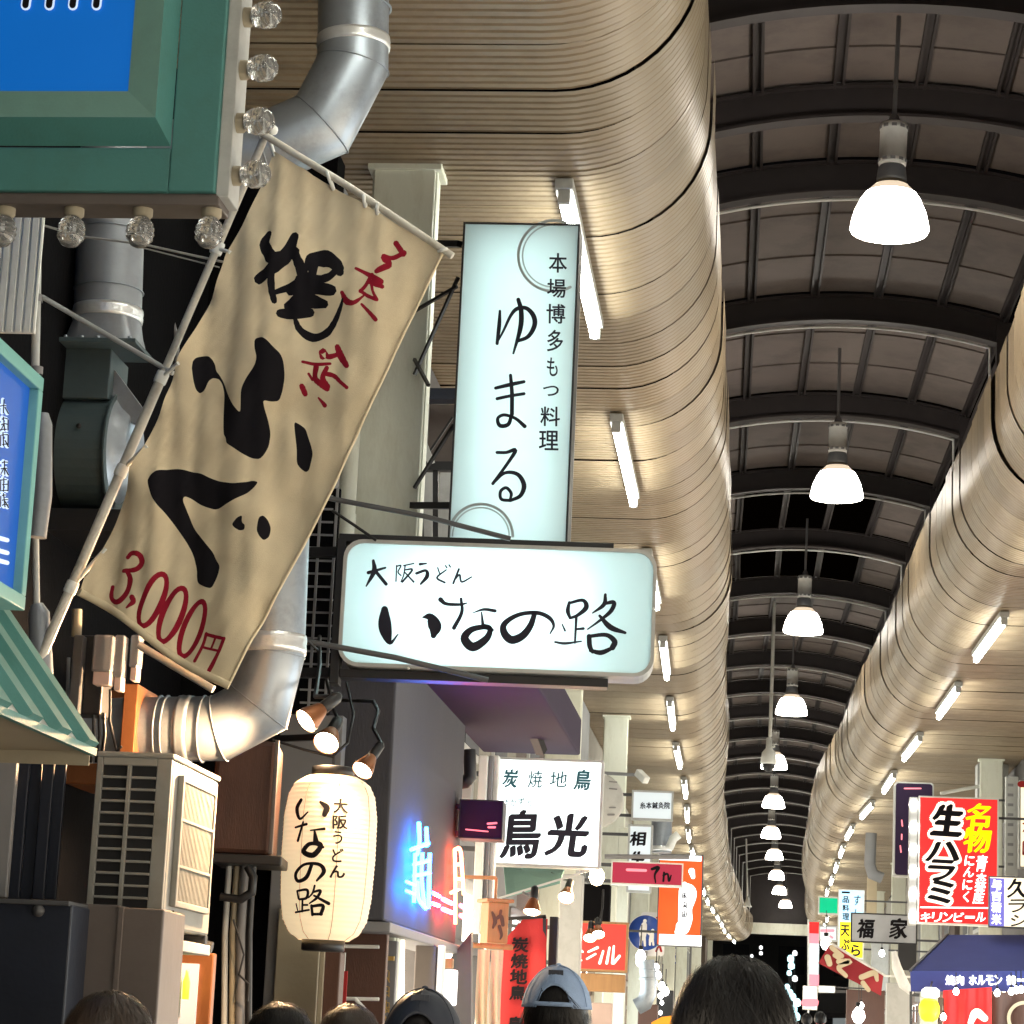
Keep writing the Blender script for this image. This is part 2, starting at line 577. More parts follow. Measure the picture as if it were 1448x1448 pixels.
def put_strokes(mb, strokes, fn, n0=0.003, dn=0.00012):
    """strokes drawn as flat ribbons; fn(px, py, n) gives the point on the carrier"""
    for k, st in enumerate(strokes):
        c = catmull(st, 6)
        n = n0 + dn * k
        vs, fs = [], []
        for i, (x, y, w) in enumerate(c):
            a = c[max(i - 1, 0)]; b = c[min(i + 1, len(c) - 1)]
            dx, dy = b[0] - a[0], b[1] - a[1]; d = math.hypot(dx, dy) or 1
            nx, ny = -dy / d, dx / d
            w = max(w, 0.8)
            vs.append(fn(x + nx * w / 2, y + ny * w / 2, n)); vs.append(fn(x, y, n)); vs.append(fn(x - nx * w / 2, y - ny * w / 2, n))
        for i in range(len(c) - 1):
            fs += [(3 * i, 3 * i + 3, 3 * i + 4, 3 * i + 1), (3 * i + 1, 3 * i + 4, 3 * i + 5, 3 * i + 2)]
        for p, q, base in ((c[0], c[1], 0), (c[-1], c[-2], 3 * (len(c) - 1))):
            a0 = math.atan2(p[1] - q[1], p[0] - q[0]); o = len(vs)
            w = max(p[2], 0.8)
            angs = [R_(t) for t in (-90, -60, -30, 0, 30, 60, 90)]
            for t in angs: vs.append(fn(p[0] + math.cos(a0 + t) * w / 2, p[1] + math.sin(a0 + t) * w / 2, n))
            for t in range(6): fs.append((base + 1, o + t, o + t + 1))
        mb.add(vs, fs)


def on_plane(pl):
    def fn(x, y, n):
        u, v = pl.uv(x, y)
        return pl.pt(u, v, n)
    return fn


# the street bends a little far away
def lerp_table(t, y):
    if y <= t[0][0]: return t[0][1]
    for (a, va), (b, vb) in zip(t, t[1:]):
        if y <= b:
            k = (y - a) / (b - a); k = k * k * (3 - 2 * k)
            return va + (vb - va) * k
    return t[-1][1]


BL = [(22, 0), (38, -.2), (55, -.45), (72, -.5), (92, -.25), (108, 0.1)]
BR = [(18, 0), (28, -.2), (38, -.42), (50, -.70), (66, -.62), (85, -.2), (108, .45)]
bl = lambda y: lerp_table(BL, y)
br = lambda y: lerp_table(BR, y)
bm_ = lambda y: (bl(y) + br(y)) / 2
ORD = ['nearest', 'second nearest', 'third nearest', 'fourth nearest', 'fifth nearest', 'sixth nearest', 'seventh nearest', 'eighth nearest',
       'ninth nearest', 'tenth nearest', 'eleventh nearest', 'twelfth nearest', 'thirteenth nearest', 'fourteenth nearest', 'fifteenth nearest',
       'sixteenth nearest', 'seventeenth nearest', 'eighteenth nearest', 'nineteenth nearest', 'twentieth nearest', 'farthest']
# =================================================================== the arcade
Y0, Y1 = -14.0, 106.0
ZC = 1.66                      # heights in the plan are measured from the camera
# paving
pv = MB(); pv.bb(-30, 30, -40, 400, -0.2, 0.0)
tag(part(None, 'pavement', pv, M['concrete']), kind='structure')

# ---- soffits: bands of ribbed sheet, flat then rounding up into the void
def soffit_profile():
    pts = [(-2.75, 4.0, 0, -1), (-2.2, 4.0, 0, -1), (-1.6, 4.0, 0, -1), (-1.05, 4.0, 0, -1)]
    for i in range(0, 13):
        a = R_(-90 + 90 * i / 12)
        pts.append((-1.0 + .64 * math.cos(a), 4.64 + .64 * math.sin(a), math.cos(a), math.sin(a)))
    pts += [(-.36, 4.8, 1, 0), (-.36, 5.0, 1, 0)]
    return pts


PW = 0.525
def soffit_mesh(mirror):
    mb = MB(); prof = soffit_profile()
    ys = []
    for r in range(7):
        b = r * .075
        ys += [(b, 0), (b + .046, 0), (b + .053, 1), (b + .068, 1)]
    ys += [(PW - .006, 0), (PW - .003, 2.2), (PW, 2.2)]
    np_ = len(prof)
    vs = []
    for y, g in ys:
        for i, (x, h, nx, nz) in enumerate(prof):
            amp = 0.011 if i < 5 else (0.011 - .009 * min(1, (i - 4) / 4))
            if g > 2: amp = 0.0045
            d = -amp * g
            X = x + nx * d
            if mirror: X = -X
            vs.append(Vector((X, y, ZC + h + nz * d)))
    fs = []
    for j in range(len(ys) - 1):
        for i in range(np_ - 1):
            a = j * np_ + i
            fs.append((a, a + 1, a + np_ + 1, a + np_) if not mirror else (a, a + np_, a + np_ + 1, a + 1))
    mb.add(vs, fs, True)
    me = mb.mesh('ceiling_panel', (0, 0, 0), [M['soffit']])
    # keep groove edges crisp, smooth only round the curve
    for e in me.edges:
        v0, v1 = (me.vertices[k].co for k in e.vertices)
        if abs(v0.y - v1.y) < 1e-5: e.use_edge_sharp = True
    return me


for side, nm, lab in ((-1, 'arcade_soffit', 'long beige ribbed metal soffit rounding up above the left shop signs'),
                      (1, 'arcade_soffit', 'long beige ribbed metal soffit rounding down towards the right shops')):
    root = thing(nm, lab, 'ceiling', (0, 0, ZC + 4))
    me = soffit_mesh(side > 0)
    n = int((Y1 - Y0) / PW)
    for i in range(n):
        y = Y0 + i * PW
        o = bpy.data.objects.new('panel', me)
        col.objects.link(o); o.parent = root
        b = bl if side < 0 else br
        off = 0 if side < 0 else 1.32
        o.location = (off + b(y) + random.gauss(0, .0012), y, -(ZC + 4) + random.gauss(0, .0015))
        o.rotation_euler = (random.gauss(0, .0015), random.gauss(0, .0010), -math.atan((b(y + PW) - b(y)) / PW))
    # ledge and clerestory above it
    led = MB(); cle = MB()
    ys = [Y0 + k * 4.0 for k in range(31)]
    for a, c in zip(ys, ys[1:]):
        o1, o2 = (bl(a), bl(c)) if side < 0 else (br(a), br(c))
        f = -.38 if side < 0 else 1.70
        w = -.78 if side < 0 else 2.28
        led.add([(f + o1, a, ZC + 4.99), (f + o2, c, ZC + 4.99), (w + o2, c, ZC + 5.05), (w + o1, a, ZC + 5.05)], [(0, 1, 2, 3)])
        cle.add([(w + o1, a, ZC + 5.0), (w + o2, c, ZC + 5.0), (w + o2, c, ZC + 6.5), (w + o1, a, ZC + 6.5)], [(0, 1, 2, 3)])
    part(root, 'ledge', led, M['soffit'])
    part(root, 'clerestory_wall', cle, M['rib'])

# ---- vault: ribs, purlins, roof sheets
VX, VR, VS = 0.75, 5.6, 6.80         # centre line, radius, springing height
vault = thing('arcade_roof', 'dark barrel roof of curved ribs and dusty sheets above the lamps', 'roof', (0, 0, ZC + 6))
HALF = 1.5
A0 = math.asin(HALF / VR)
ZV = VS - VR * math.cos(A0)
def arcp(a, dr=0.0): return (VX + (VR + dr) * math.sin(a), ZV + (VR + dr) * math.cos(a))
def rib_mesh():
    mb = MB(); n = 18; w = 0.075; rings = []
    for (r0, r1, hw) in ((0, -.02, .075), (-.02, -.24, .02), (-.24, -.262, .075)):
        vs, fs = [], []
        for i in range(n + 1):
            a = -A0 + 2 * A0 * i / n
            for rr, ww in ((r0, -hw), (r0, hw), (r1, hw), (r1, -hw)):
                x, z = arcp(a, rr); vs.append((x, ww, z + ZC))
        for i in range(n):
            for k in range(4):
                k2 = (k + 1) % 4
                fs.append((4 * i + k, 4 * i + k2, 4 * i + 4 + k2, 4 * i + 4 + k))
        mb.add(vs, fs)
    for sx in (-1, 1):
        x, z = VX + sx * HALF, VS
        mb.bb(x - .07, x + .07, -.07, .07, ZC + 5.0, ZC + z - .05)
    me = mb.mesh('rib', (0, 0, 0), [M['rib']]); fixnormals(me); return me
def panel_mesh(i, npn, ly):
    mb = MB()
    a0 = -A0 + 2 * A0 * i / npn + .03 / VR; a1 = -A0 + 2 * A0 * (i + 1) / npn - .03 / VR
    K = 4
    vs = []
    for j in range(3):
        y = .05 + (ly - .1) * j / 2
        for k in range(K + 1):
            a = a0 + (a1 - a0) * k / K
            x, z = arcp(a, .03); vs.append((x, y, z + ZC))
    fs = [(j * (K + 1) + k, j * (K + 1) + k + 1, (j + 1) * (K + 1) + k + 1, (j + 1) * (K + 1) + k) for j in range(2) for k in range(K)]
    mb.add(vs, fs, True)
    # joint battens across the sheet
    for yy in (ly * .36, ly * .68):
        for k in range(K):
            p, q = arcp(a0 + (a1 - a0) * k / K, .022), arcp(a0 + (a1 - a0) * (k + 1) / K, .022)
            mb.bar((p[0], yy, p[1] + ZC), (q[0], yy, q[1] + ZC), .022, .016)
    return mb.mesh('roof_panel', (0, 0, 0), [M['roofpanel']])
def purlin_mesh(i, npn, ly):
    mb = MB()
    a = -A0 + 2 * A0 * i / npn
    for da in (-.032 / VR, .032 / VR):
        x, z = arcp(a + da, .0)
        mb.bar((x, 0, z + ZC), (x, ly, z + ZC), .022, .05)
    x, z = arcp(a, .03)
    mb.bar((x, 0, z + ZC), (x, ly, z + ZC), .06, .008)
    me = mb.mesh('purlin', (0, 0, 0), [M['rib']]); fixnormals(me); return me
RY, NPN = 3.8, 5
ribm = rib_mesh()
pans = [panel_mesh(i, NPN, RY) for i in range(NPN)]
purs = [purlin_mesh(i, NPN, RY) for i in range(NPN + 1)]
cond = MB()
for k in range(19):
    a = -A0 * .97 + 2 * A0 * .97 * k / 18
pc = [Vector((arcp(-A0 * .97 + 2 * A0 * .97 * k / 18, -.285)[0], .09, arcp(-A0 * .97 + 2 * A0 * .97 * k / 18, -.285)[1] + ZC)) for k in range(19)]
pc = [Vector((pc[0].x, .09, ZC + 5.1))] + pc + [Vector((pc[-1].x, .09, ZC + 5.1))]
cond.tube(pc, .013, 6)
condm = cond.mesh('conduit', (0, 0, 0), [M['white']])
nr = int((Y1 - Y0) / RY)
open_bays = {10, 11}
for i in range(nr + 1):
    y = 16.2 - 8 * RY + i * RY
    if y > Y1: break
    def child(me, name):
        o = bpy.data.objects.new(name, me); col.objects.link(o); o.parent = vault
        o.location = (bm_(y), y, -(ZC + 6)); o.rotation_euler = (0, 0, -math.atan((bm_(y + RY) - bm_(y)) / RY))
        return o
    child(ribm, 'rib')
    if i >= 9 : child(condm, 'conduit')
    for k, me in enumerate(pans):
        if i in (12, 13) and k in (1, 2, 3): continue      # sliding roof stands open here
        child(me, 'roof_panel')
    for me in purs: child(me, 'purlin')

o = bpy.data.objects.new('rib', ribm); col.objects.link(o); o.parent = vault; o.location = (0, 18.3, -(ZC + 6))
# ---- columns of the arcade
def column(x, y, label, w=.17, d=.24, ztop=ZC + 4.0):
    t = thing('arcade_column', label, 'column', (x, y, 0), 'cream columns carrying the arcade')
    mb = MB()
    mb.bb(x - w / 2, x + w / 2, y - d / 2, y + d / 2, 0, ztop)
    part(t, 'post', mb, M['cream'], .006)
    tr = MB()
    for sx in (-1, 1):
        tr.bb(x + sx * (w / 2 + .004) - .004, x + sx * (w / 2 + .004) + .004, y - d / 2 + .02, y - d / 2 + .06, .1, ztop - .02)
    part(t, 'edge_trim', tr, M['cream'], .002)
    hd = MB(); hd.bb(x - w / 2 - .03, x + w / 2 + .03, y - d / 2 - .02, y + d / 2 + .02, ztop - .03, ztop + .02)
    part(t, 'head_plate', hd, M['cream'], .003)
    return t
names_c = ['cream steel column right behind the tall vertical sign', 'second cream column, rising beside the square white sign',
           'third cream column beyond the square white sign', 'fourth cream column on the left beside small signs',
           'fifth cream column on the left', 'sixth cream column on the left', 'seventh cream column on the left', 'last cream column on the left']
for k in range(8):
    y = 11.75 + 10.6 * k
    column(-1.80 + bl(y) + (.04 if k else 0), y, names_c[k], .30, .20)
names_r = ['cream column on the right by the red sign', 'cream column on the right behind the grey board sign', 'third cream column on the right',
           'fourth cream column on the right', 'fifth cream column on the right', 'sixth cream column on the right', 'last cream column on the right']
for k in range(7):
    y = 36.5 + 10.6 * k
    column(3.45 + br(y) * .6, y, names_r[k], .30, .22)

# ---- fluorescent battens under the soffits
def batten(label, x, y, group, L=2.5):
    t = thing('fluorescent_lamp', label, 'lamp', (x, y, ZC + 3.98), group)
    mb = MB(); mb.bb(x - .045, x + .045, y - L / 2, y + L / 2, ZC + 3.93, ZC + 3.985)
    part(t, 'batten', mb, M['greywhite'], .006)
    for s in (-1, 1):
        h = MB(); h.bb(x - .03, x + .03, y + s * (L / 2 - .03) - .02, y + s * (L / 2 - .03) + .02, ZC + 3.86, ZC + 3.93)
        part(t, 'lamp_holder', h, M['greywhite'], .004)
    tb = MB(); tb.tube([(x, y - L / 2 + .05, ZC + 3.885), (x, y + L / 2 - .05, ZC + 3.885)], .028, 10)
    part(t, 'tube', tb, M['tubelit'])
    return t
proto = batten(ORD[0] + ' fluorescent tube under the left soffit, half behind the tall vertical sign', -1.035, 13.03, 'tubes under the left soffit')
protor = batten('far tube', 2.35, 25.2, 'tubes under the right soffit')
def place(p, x, y, label):
    c = copy_tree(p); c.location = (x, y, p.location.z); c['label'] = label; return c
n_in = 0
for k in range(-5, 20):
    if k == 0: continue
    y = 13.03 + 4.74 * k - (.8 if k < 0 else 0)
    if k > 0: n_in += 1; lab = ORD[min(n_in, 20)] + ' fluorescent tube under the left soffit'
    else: lab = 'fluorescent tube under the left soffit behind the viewer'
    c = place(proto, -1.035 + bl(y), y, lab); c.rotation_euler.z = -math.atan((bl(y + 1) - bl(y - 1)) / 2)
n_in = -1
for k in range(-8, 17):
    y = 25.2 + 4.74 * k
    if k >= 0: n_in += 1; lab = ORD[min(n_in, 20)] + ' fluorescent tube under the right soffit'
    else: lab = 'fluorescent tube under the right soffit out of view'
    if k == 0: c = protor; c.location.x = 2.35 + br(y); c['label'] = lab
    else: c = place(protor, 2.35 + br(y), y, lab)
    c.rotation_euler.z = -math.atan((br(y + 1) - br(y - 1)) / 2)

# ---- pendant lamps
M['shadetop'] = glow('dim_shade_crown', (1.0, 0.80, 0.58), 0.55, base=(.6, .55, .45))
def pendant():
    x, y, z = VX + .02, 16.9, ZC + 5.4
    t = thing('pendant_lamp', ORD[0] + ' white dome pendant lamp hanging under the dark roof', 'lamp', (x, y, z), 'pendant lamps down the middle of the arcade')
    sh = MB(); sh.lathe((x, y, z), [(.262, 0), (.27, .015), (.265, .06), (.245, .14), (.205, .23), (.178, .27)], 32)
    part(t, 'shade', sh, M['pendlit'], fix=False)
    su = MB(); su.lathe((x, y, z), [(.178, .27), (.15, .30), (.115, .335)], 32); part(t, 'shade_crown', su, M['shadetop'], fix=False)
    up = MB(); up.lathe((x, y, z), [(.118, .333), (.10, .36), (.092, .365)], 28)
    part(t, 'shade_collar', up, M['beige'])
    nk = MB(); nk.lathe((x, y, z), [(.0, .36), (.10, .36), (.105, .38), (.095, .46), (.085, .475), (0, .475)], 24)
    part(t, 'neck', nk, M['duct_grey'])
    hs = MB(); hs.lathe((x, y, z), [(0, .475), (.092, .475), (.096, .49), (.096, .53), (.094, .532), (.094, .73), (.096, .735), (.096, .77), (.09, .785), (0, .785)], 24)
    hb = part(t, 'ballast_housing', hs, M['white'])
    vt = MB()
    for zz in (.51, .75):
        for j in range(10):
            a = 2 * math.pi * j / 10
            c = Vector((x + math.cos(a) * .0965, y + math.sin(a) * .0965, z + zz))
            vt.box(c, (.006, .034, .022), Vector((math.cos(a), math.sin(a), 0)), Vector((-math.sin(a), math.cos(a), 0)))
    tag(part(hb, 'vent_slot', vt, M['grey']), kind='stuff')
    rd = MB(); rd.tube([(x, y, z + .78), (x, y, ZC + ZV + VR - .02)], .017, 8); rd.lathe((x, y, z + .785), [(.05, 0), (.035, .05), (.017, .08)], 14)
    part(t, 'rod', rd, M['grey'])
    return t
pp = pendant()
j = 0
for k in range(-3, 11):
    if k == 0: continue
    y = 16.9 + 8.75 * k
    c = copy_tree(pp); c.location = (VX + .02 + bm_(y) + random.gauss(0, .02), y, pp.location.z + random.gauss(0, .02))
    c.rotation_euler = (random.gauss(0, .008), random.gauss(0, .012) + .01, random.random())
    if k > 0: j += 1; c['label'] = ORD[min(j, 20)] + ' white dome pendant lamp hanging under the dark roof'
    else: c['label'] = 'white dome pendant lamp behind or above the viewer'
pp.rotation_euler = (0, .03, .3)

# ---- gable frame at the far end and the night street behind it
gy = Y1
ge = thing('arcade_end_frame', 'cream beam and posts closing the far end of the arcade', 'frame', (0.7, gy, 0))
mb = MB(); mb.bb(-2.6, 4.6, gy - .15, gy + .15, ZC + 4.35, ZC + 4.8); part(ge, 'beam', mb, M['cream'], .01)
for x in (-2.1, 4.0):
    mb = MB(); mb.bb(x - .2, x + .2, gy - .2, gy + .2, 0, ZC + 4.35); part(ge, 'post', mb, M['cream'], .01)
mb = MB(); mb.bb(-2.6, 4.6, gy + .2, gy + .3, ZC + 4.8, ZC + 7.5); part(ge, 'gable_wall', mb, M['rib'])
# =================================================================== left side, near things
def pbox(mb, px0, py0, px1, py1, Y, depth, rz=0):
    """box whose front face covers a pixel box on the cross plane y = Y, going back by depth"""
    pl = front((px0 + px1) / 2, (py0 + py1) / 2, Y, rz)
    u0, u1, v0, v1 = pxrect(pl, px0, py0, px1, py1)
    pl.slab(mb, u0, u1, v0, v1, -depth, 0)
    return pl


# ---- near building wall on the left (recess shade put into its near-black colour)
nb = thing('left_building', 'two storey shop wall coloured as dark as its shaded recess behind the ducts and the slanted banner', 'building', (-2.6, 8.5, 0))
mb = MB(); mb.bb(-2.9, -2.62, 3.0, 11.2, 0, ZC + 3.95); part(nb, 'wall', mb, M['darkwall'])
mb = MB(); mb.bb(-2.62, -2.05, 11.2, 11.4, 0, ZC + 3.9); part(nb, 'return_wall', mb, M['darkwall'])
# beige board and upper conduit behind the duct
mb = MB(); pbox(mb, 62, 292, 100, 505, 9.9, .05); part(nb, 'board', mb, M['beige'], .004)
mb = MB()
for px in (226, 236):
    mb.tube([P(px, 280, 10.6), P(px + 4, 440, 10.6), P(px + 14, 480, 10.6), P(px + 14, 520, 10.6)], .012, 8)
part(nb, 'conduit', mb, M['grey'])
mb = MB(); mb.tube([P(205, 452, 10.5), P(235, 452, 10.5)], .012, 8); part(nb, 'conduit', mb, M['grey'])
for yy, dd in ((735, 10.3), (775, 10.2)):
    mb = MB(); mb.bar(P(55, yy, dd), P(150, yy, dd), .02, .05); mb.bar(P(55, yy + 14, dd), P(150, yy + 14, dd), .02, .008)
    part(nb, 'cable_tray', mb, M['grey'])

# ---- white ribbed sheet, top left
t = thing('corrugated_sheet', 'white ribbed metal sheet at the left edge above the blue side sign', 'sheet', P(25, 460, 7.6))
mb = MB(); pl = front(25, 380, 7.6)
u0, u1, v0, v1 = pxrect(pl, -60, 285, 54, 468)
n = 9; pts = []
for i in range(n):
    a = u0 + (u1 - u0) * i / n; w = (u1 - u0) / n
    pts += [(a, .0), (a + w * .62, .0), (a + w * .72, -.012), (a + w * .9, -.012)]
pts.append((u1, 0))
pl.slab(mb, u0, u1, v0, v1, -.03, -.02)
for (a, na), (b, nb_) in zip(pts, pts[1:]):
    q = [pl.pt(a, v0, na), pl.pt(b, v0, nb_), pl.pt(b, v1, nb_), pl.pt(a, v1, na)]
    mb.add(q, [(0, 1, 2, 3)])
part(t, 'sheet', mb, M['white'], fix=False)
t = thing('vent_pipe', 'thin pale vertical pipe running beside the white ribbed sheet', 'pipe', P(52, 620, 7.7))
mb = MB(); mb.tube([P(54, 255, 7.7), P(52, 420, 7.7), P(47, 640, 7.7)], .014, 10); part(t, 'pipe', mb, M['greywhite'])
for yy in (318, 422, 524):
    mb = MB(); mb.lathe(P(52.5, yy, 7.7) - Vector((0, 0, .012)), [(.019, 0), (.019, .024)], 12); part(t, 'clamp', mb, M['grey'])
t = thing('insulated_pipe', 'fat grey wrapped pipe ending in a round top beside the blue side sign', 'pipe', P(58, 900, 7.6))
mb = MB(); mb.tube([P(60, 585, 7.6), P(60, 600, 7.6), P(59, 700, 7.6), P(52, 760, 7.6)], [.02, .031, .033, .03], 14); part(t, 'wrap', mb, M['duct_grey'])
mb = MB(); mb.tube([P(52, 855, 7.65), P(55, 868, 7.65), P(58, 930, 7.65), P(62, 1000, 7.65)], [.02, .034, .036, .034], 14); part(t, 'lower_wrap', mb, M['duct_grey'])
mb = MB(); mb.tube([P(50, 740, 7.65), P(52, 870, 7.65)], .011, 8); part(t, 'pipe', mb, M['greywhite'])

# ---- blue sign in its green frame with globe bulbs
BY = 6.3
pl = front(160, 100, BY, -1.0)
bs = thing('framed_sign', 'blue sign in a wide green frame lined with clear globe bulbs', 'sign', pl.O)
def R4(x0, y0, x1, y1): return pxrect(pl, x0, y0, x1, y1)
fu0, fu1, fv0, fv1 = R4(-420, -360, 325, 268)
iu0, iu1, iv0, iv1 = R4(-360, -300, 208, 142)
mu0, mu1, mv0, mv1 = R4(-372, -312, 261, 206)
mb = MB()
du = .012
# outer flat frame pieces
pl.slab(mb, mu1 + .001, fu1, fv0, fv1, -.16, .0)
part(bs, 'frame_side', mb, M['green'], .004)
mb = MB(); pl.slab(mb, fu0, mu1, fv0, mv0 - .002, -.16, -.003); part(bs, 'frame_bottom', mb, M['green'], .004)
mb = MB(); pl.slab(mb, fu0, fu1, fv1 - .1, fv1, -.16, .003); part(bs, 'frame_top', mb, M['green'], .004)
# raised inner moulding: sloped ring standing proud, hollow below
def ring(mb, o, i, n0, n1):
    (ou0, ou1, ov0, ov1), (pu0, pu1, pv0, pv1) = o, i
    a = [pl.pt(ou0, ov0, n0), pl.pt(ou1, ov0, n0), pl.pt(ou1, ov1, n0), pl.pt(ou0, ov1, n0)]
    b = [pl.pt(pu0, pv0, n1), pl.pt(pu1, pv0, n1), pl.pt(pu1, pv1, n1), pl.pt(pu0, pv1, n1)]
    mb.add(a + b, [(0, 1, 5, 4), (1, 2, 6, 5), (2, 3, 7, 6), (3, 0, 4, 7)])
ou = R4(-360, -300, 249, 181)
mb = MB(); ring(mb, ou, (iu0, iu1, iv0, iv1), .085, .07); part(bs, 'moulding', mb, M['greenlight'], fix=False)
mb = MB(); ring(mb, (mu0, mu1, mv0, mv1), ou, .001, .085); part(bs, 'moulding_return', mb, M['green'], fix=False)
M['bluelit'] = glow('blue_backlit_face', (0.0, 0.06, 0.24), 0.85, base=(0.01, 0.09, 0.35))
mb = MB(); pl.slab(mb, iu0, iu1, iv0, iv1, .05, .062); fc = part(bs, 'face', mb, M['bluelit'])
mo = MB(); mi_ = MB()
for dx in range(4):
    nx = 44 + dx * 33
    st = [[(nx - 7, -36, 9), (nx - 12, -46, 9), (nx - 2, -58, 9), (nx + 9, -48, 9), (nx + 6, -36, 9), (nx - 6, -34, 8)],
          [(nx + 9, -50, 9), (nx + 8, -20, 9), (nx + 3, 22, 9)]]
    nx0 = [[(x, y, w + 5) for x, y, w in s] for s in st]
    put_strokes(mo, nx0, lambda x, y, n: pl.pt(*pl.uv(x, y), n), .068)
    put_strokes(mi_, st, lambda x, y, n: pl.pt(*pl.uv(x, y), n), .071)
put_strokes(mo, [[(-14, 2, 12), (12, 2, 12)]], lambda x, y, n: pl.pt(*pl.uv(x, y), n), .068)
put_strokes(mi_, [[(-14, 2, 6), (12, 1, 6)]], lambda x, y, n: pl.pt(*pl.uv(x, y), n), .071)
M['paleblue'] = glow('pale_blue_outline', (0.50, 0.62, 0.80), 0.55)
part(fc, 'lettering_outline', mo, M['paleblue'], fix=False)
part(fc, 'lettering', mi_, M['matteblack'], fix=False)
# lamp strips
mb = MB(); pl.slab(mb, fu1, fu1 + .035, fv0 - .01, fv1, -.14, -.02); part(bs, 'bulb_strip', mb, M['greywhite'], .003)
mb = MB(); pl.slab(mb, fu0, fu1 + .01, fv0 - .032, fv0, -.14, -.02); part(bs, 'bulb_strip', mb, M['brownboard'], .003)
def bulb(mb, c, ax):
    mb.lathe(c, [(.014, 0), (.017, .012), (.03, .03), (.036, .052), (.034, .075), (.024, .093), (.01, .101), (0, .102)], 18, ax)
    for h in (.03, .045, .06, .075):
        rr = {.03: .031, .045: .0365, .06: .0373, .075: .0355}[h]
        mb.lathe(Vector(c) + Vector(ax) * h, [(rr - .002, -.003), (rr + .001, 0), (rr - .002, .003)], 18, ax)
def socket(c, ax):
    mb = MB(); mb.lathe(Vector(c) - Vector(ax) * .012, [(.027, 0), (.027, .02), (.018, .03), (.0, .03)], 16, ax)
    return mb
for k in range(-4, 4):
    c = pl.pt(*pl.uv(329, 238 - 75.3 * (k + 4) if k < 4 else 0), -.02)
    c = pl.pt(fu1 + .035, pl.uv(332, 238 - 75.3 * (k + 4))[1], -.06)
    s = part(bs, 'bulb_socket', socket(c + pl.R * .01, pl.R), M['beige'])
    mb = MB(); bulb(mb, c + pl.R * .012, (pl.R * .8 + pl.N * .35 - pl.U * .05).normalized()); part(s, 'bulb', mb, M['glassbulb'], fix=False)
for k in range(-3, 4):
    c = pl.pt(pl.uv(292 - 98 * (k + 3), 290)[0], fv0 - .032, -.06)
    s = part(bs, 'bulb_socket', socket(c - pl.U * .01, -pl.U), M['beige'])
    mb = MB(); bulb(mb, c - pl.U * .012, (-pl.U * .9 + pl.N * .2).normalized()); part(s, 'bulb', mb, M['glassbulb'], fix=False)
# hangers to the wall
mb = MB(); pl.slab(mb, fu0, fu0 + .1, fv0 + .1, fv0 + .16, -.5, -.16); part(bs, 'bracket', mb, M['black'])

# ---- blue side sign in teal frame (faces across the street)
sx = -1.80
spl = PL(PX(20, 680, sx), Vector((0, 1, 0)))
ss = thing('side_sign', 'blue sign with small dark characters in a teal frame at the left edge', 'sign', spl.O)
uR = spl.uv(43, 690)[0]; vT = spl.uv(42, 522)[1]; vB = spl.uv(36, 868)[1]
uL = uR - 1.1
fr = .035
M['sidelit'] = glow('side_sign_face', (0.005, 0.06, 0.30), 0.7, base=(0.01, 0.05, 0.2))
mb = MB(); spl.slab(mb, uL + fr, uR - fr, vB + fr, vT - fr, -.04, -.012); sf = part(ss, 'face', mb, M['sidelit'])
for nm, a in (('frame_rail', (uL, uR, vT - fr, vT)), ('frame_rail', (uL, uR, vB, vB + fr)), ('frame_stile', (uR - fr, uR, vB + fr, vT - fr)), ('frame_stile', (uL, uL + fr, vB + fr, vT - fr))):
    mb = MB(); spl.slab(mb, *a, -.06, .012); part(ss, nm, mb, M['teal'], .003)
mb = MB(); spl.slab(mb, uL, uR + .002, vB, vT, -.12, -.06); part(ss, 'case', mb, M['green'])
mo, mi_ = MB(), MB()
for i, cy in enumerate((575, 600, 622, 662, 686, 708)):
    sc_ = scribble(10, cy, 13, 21, 40 + i)
    put_strokes(mo, [[(x, y, w + 3.5) for x, y, w in q] for q in sc_], on_plane(spl), -.010)
    put_strokes(mi_, sc_, on_plane(spl), -.007)
part(sf, 'lettering_outline', mo, M['paleblue'], fix=False); part(sf, 'lettering', mi_, M['matteblack'], fix=False)
mb = MB()
for cy in (760, 778, 792): put_strokes(mb, [[(0, cy, 7), (15, cy + 4, 6)]], on_plane(spl), -.008)
part(sf, 'print_block', mb, M['paleblue'], fix=False)

# ---- green ribbed canopy below it
ex, ez = -1.76, None
e1 = PX(128, 1056, -1.76)
ez = e1.z
aw = thing('shop_canopy', 'small green ribbed canopy with pale stripes at the left edge', 'canopy', (ex, 6.2, ez))
ya, yb = 5.2, e1.y
run, rise = .42, .54
def cpt(s, y, n=0): return Vector((ex - run * s - n * -rise / .684, y, ez + rise * s + n * run / .684))
mb = MB(); mb.add([cpt(0, ya), cpt(0, yb), cpt(1, yb), cpt(1, ya), cpt(0, ya, -.012), cpt(0, yb, -.012), cpt(1, yb, -.012), cpt(1, ya, -.012)],
                  [(0, 1, 2, 3), (4, 7, 6, 5), (0, 4, 5, 1), (1, 5, 6, 2)])
part(aw, 'sheet', mb, M['greywhite'])
yy = yb - .02
while yy > ya:
    mb = MB(); mb.add([cpt(s_, y_, n_) for s_ in (-.02, 1) for y_, n_ in ((yy - .115, .001), (yy - .105, .028), (yy - .01, .028), (yy, .001))],
                      [(0, 1, 2, 3), (4, 7, 6, 5), (0, 4, 5, 1), (1, 5, 6, 2), (2, 6, 7, 3)])
    part(aw, 'seam', mb, M['green'])
    yy -= .265
mb = MB(); mb.add([cpt(0, ya, -.02), cpt(0, yb, -.02), Vector((ex - .5, yb, ez - .02)), Vector((ex - .5, ya, ez - .02))], [(0, 1, 2, 3)])
mb.bb(ex - .5, ex, yb - .004, yb, ez - .05, ez - .012)
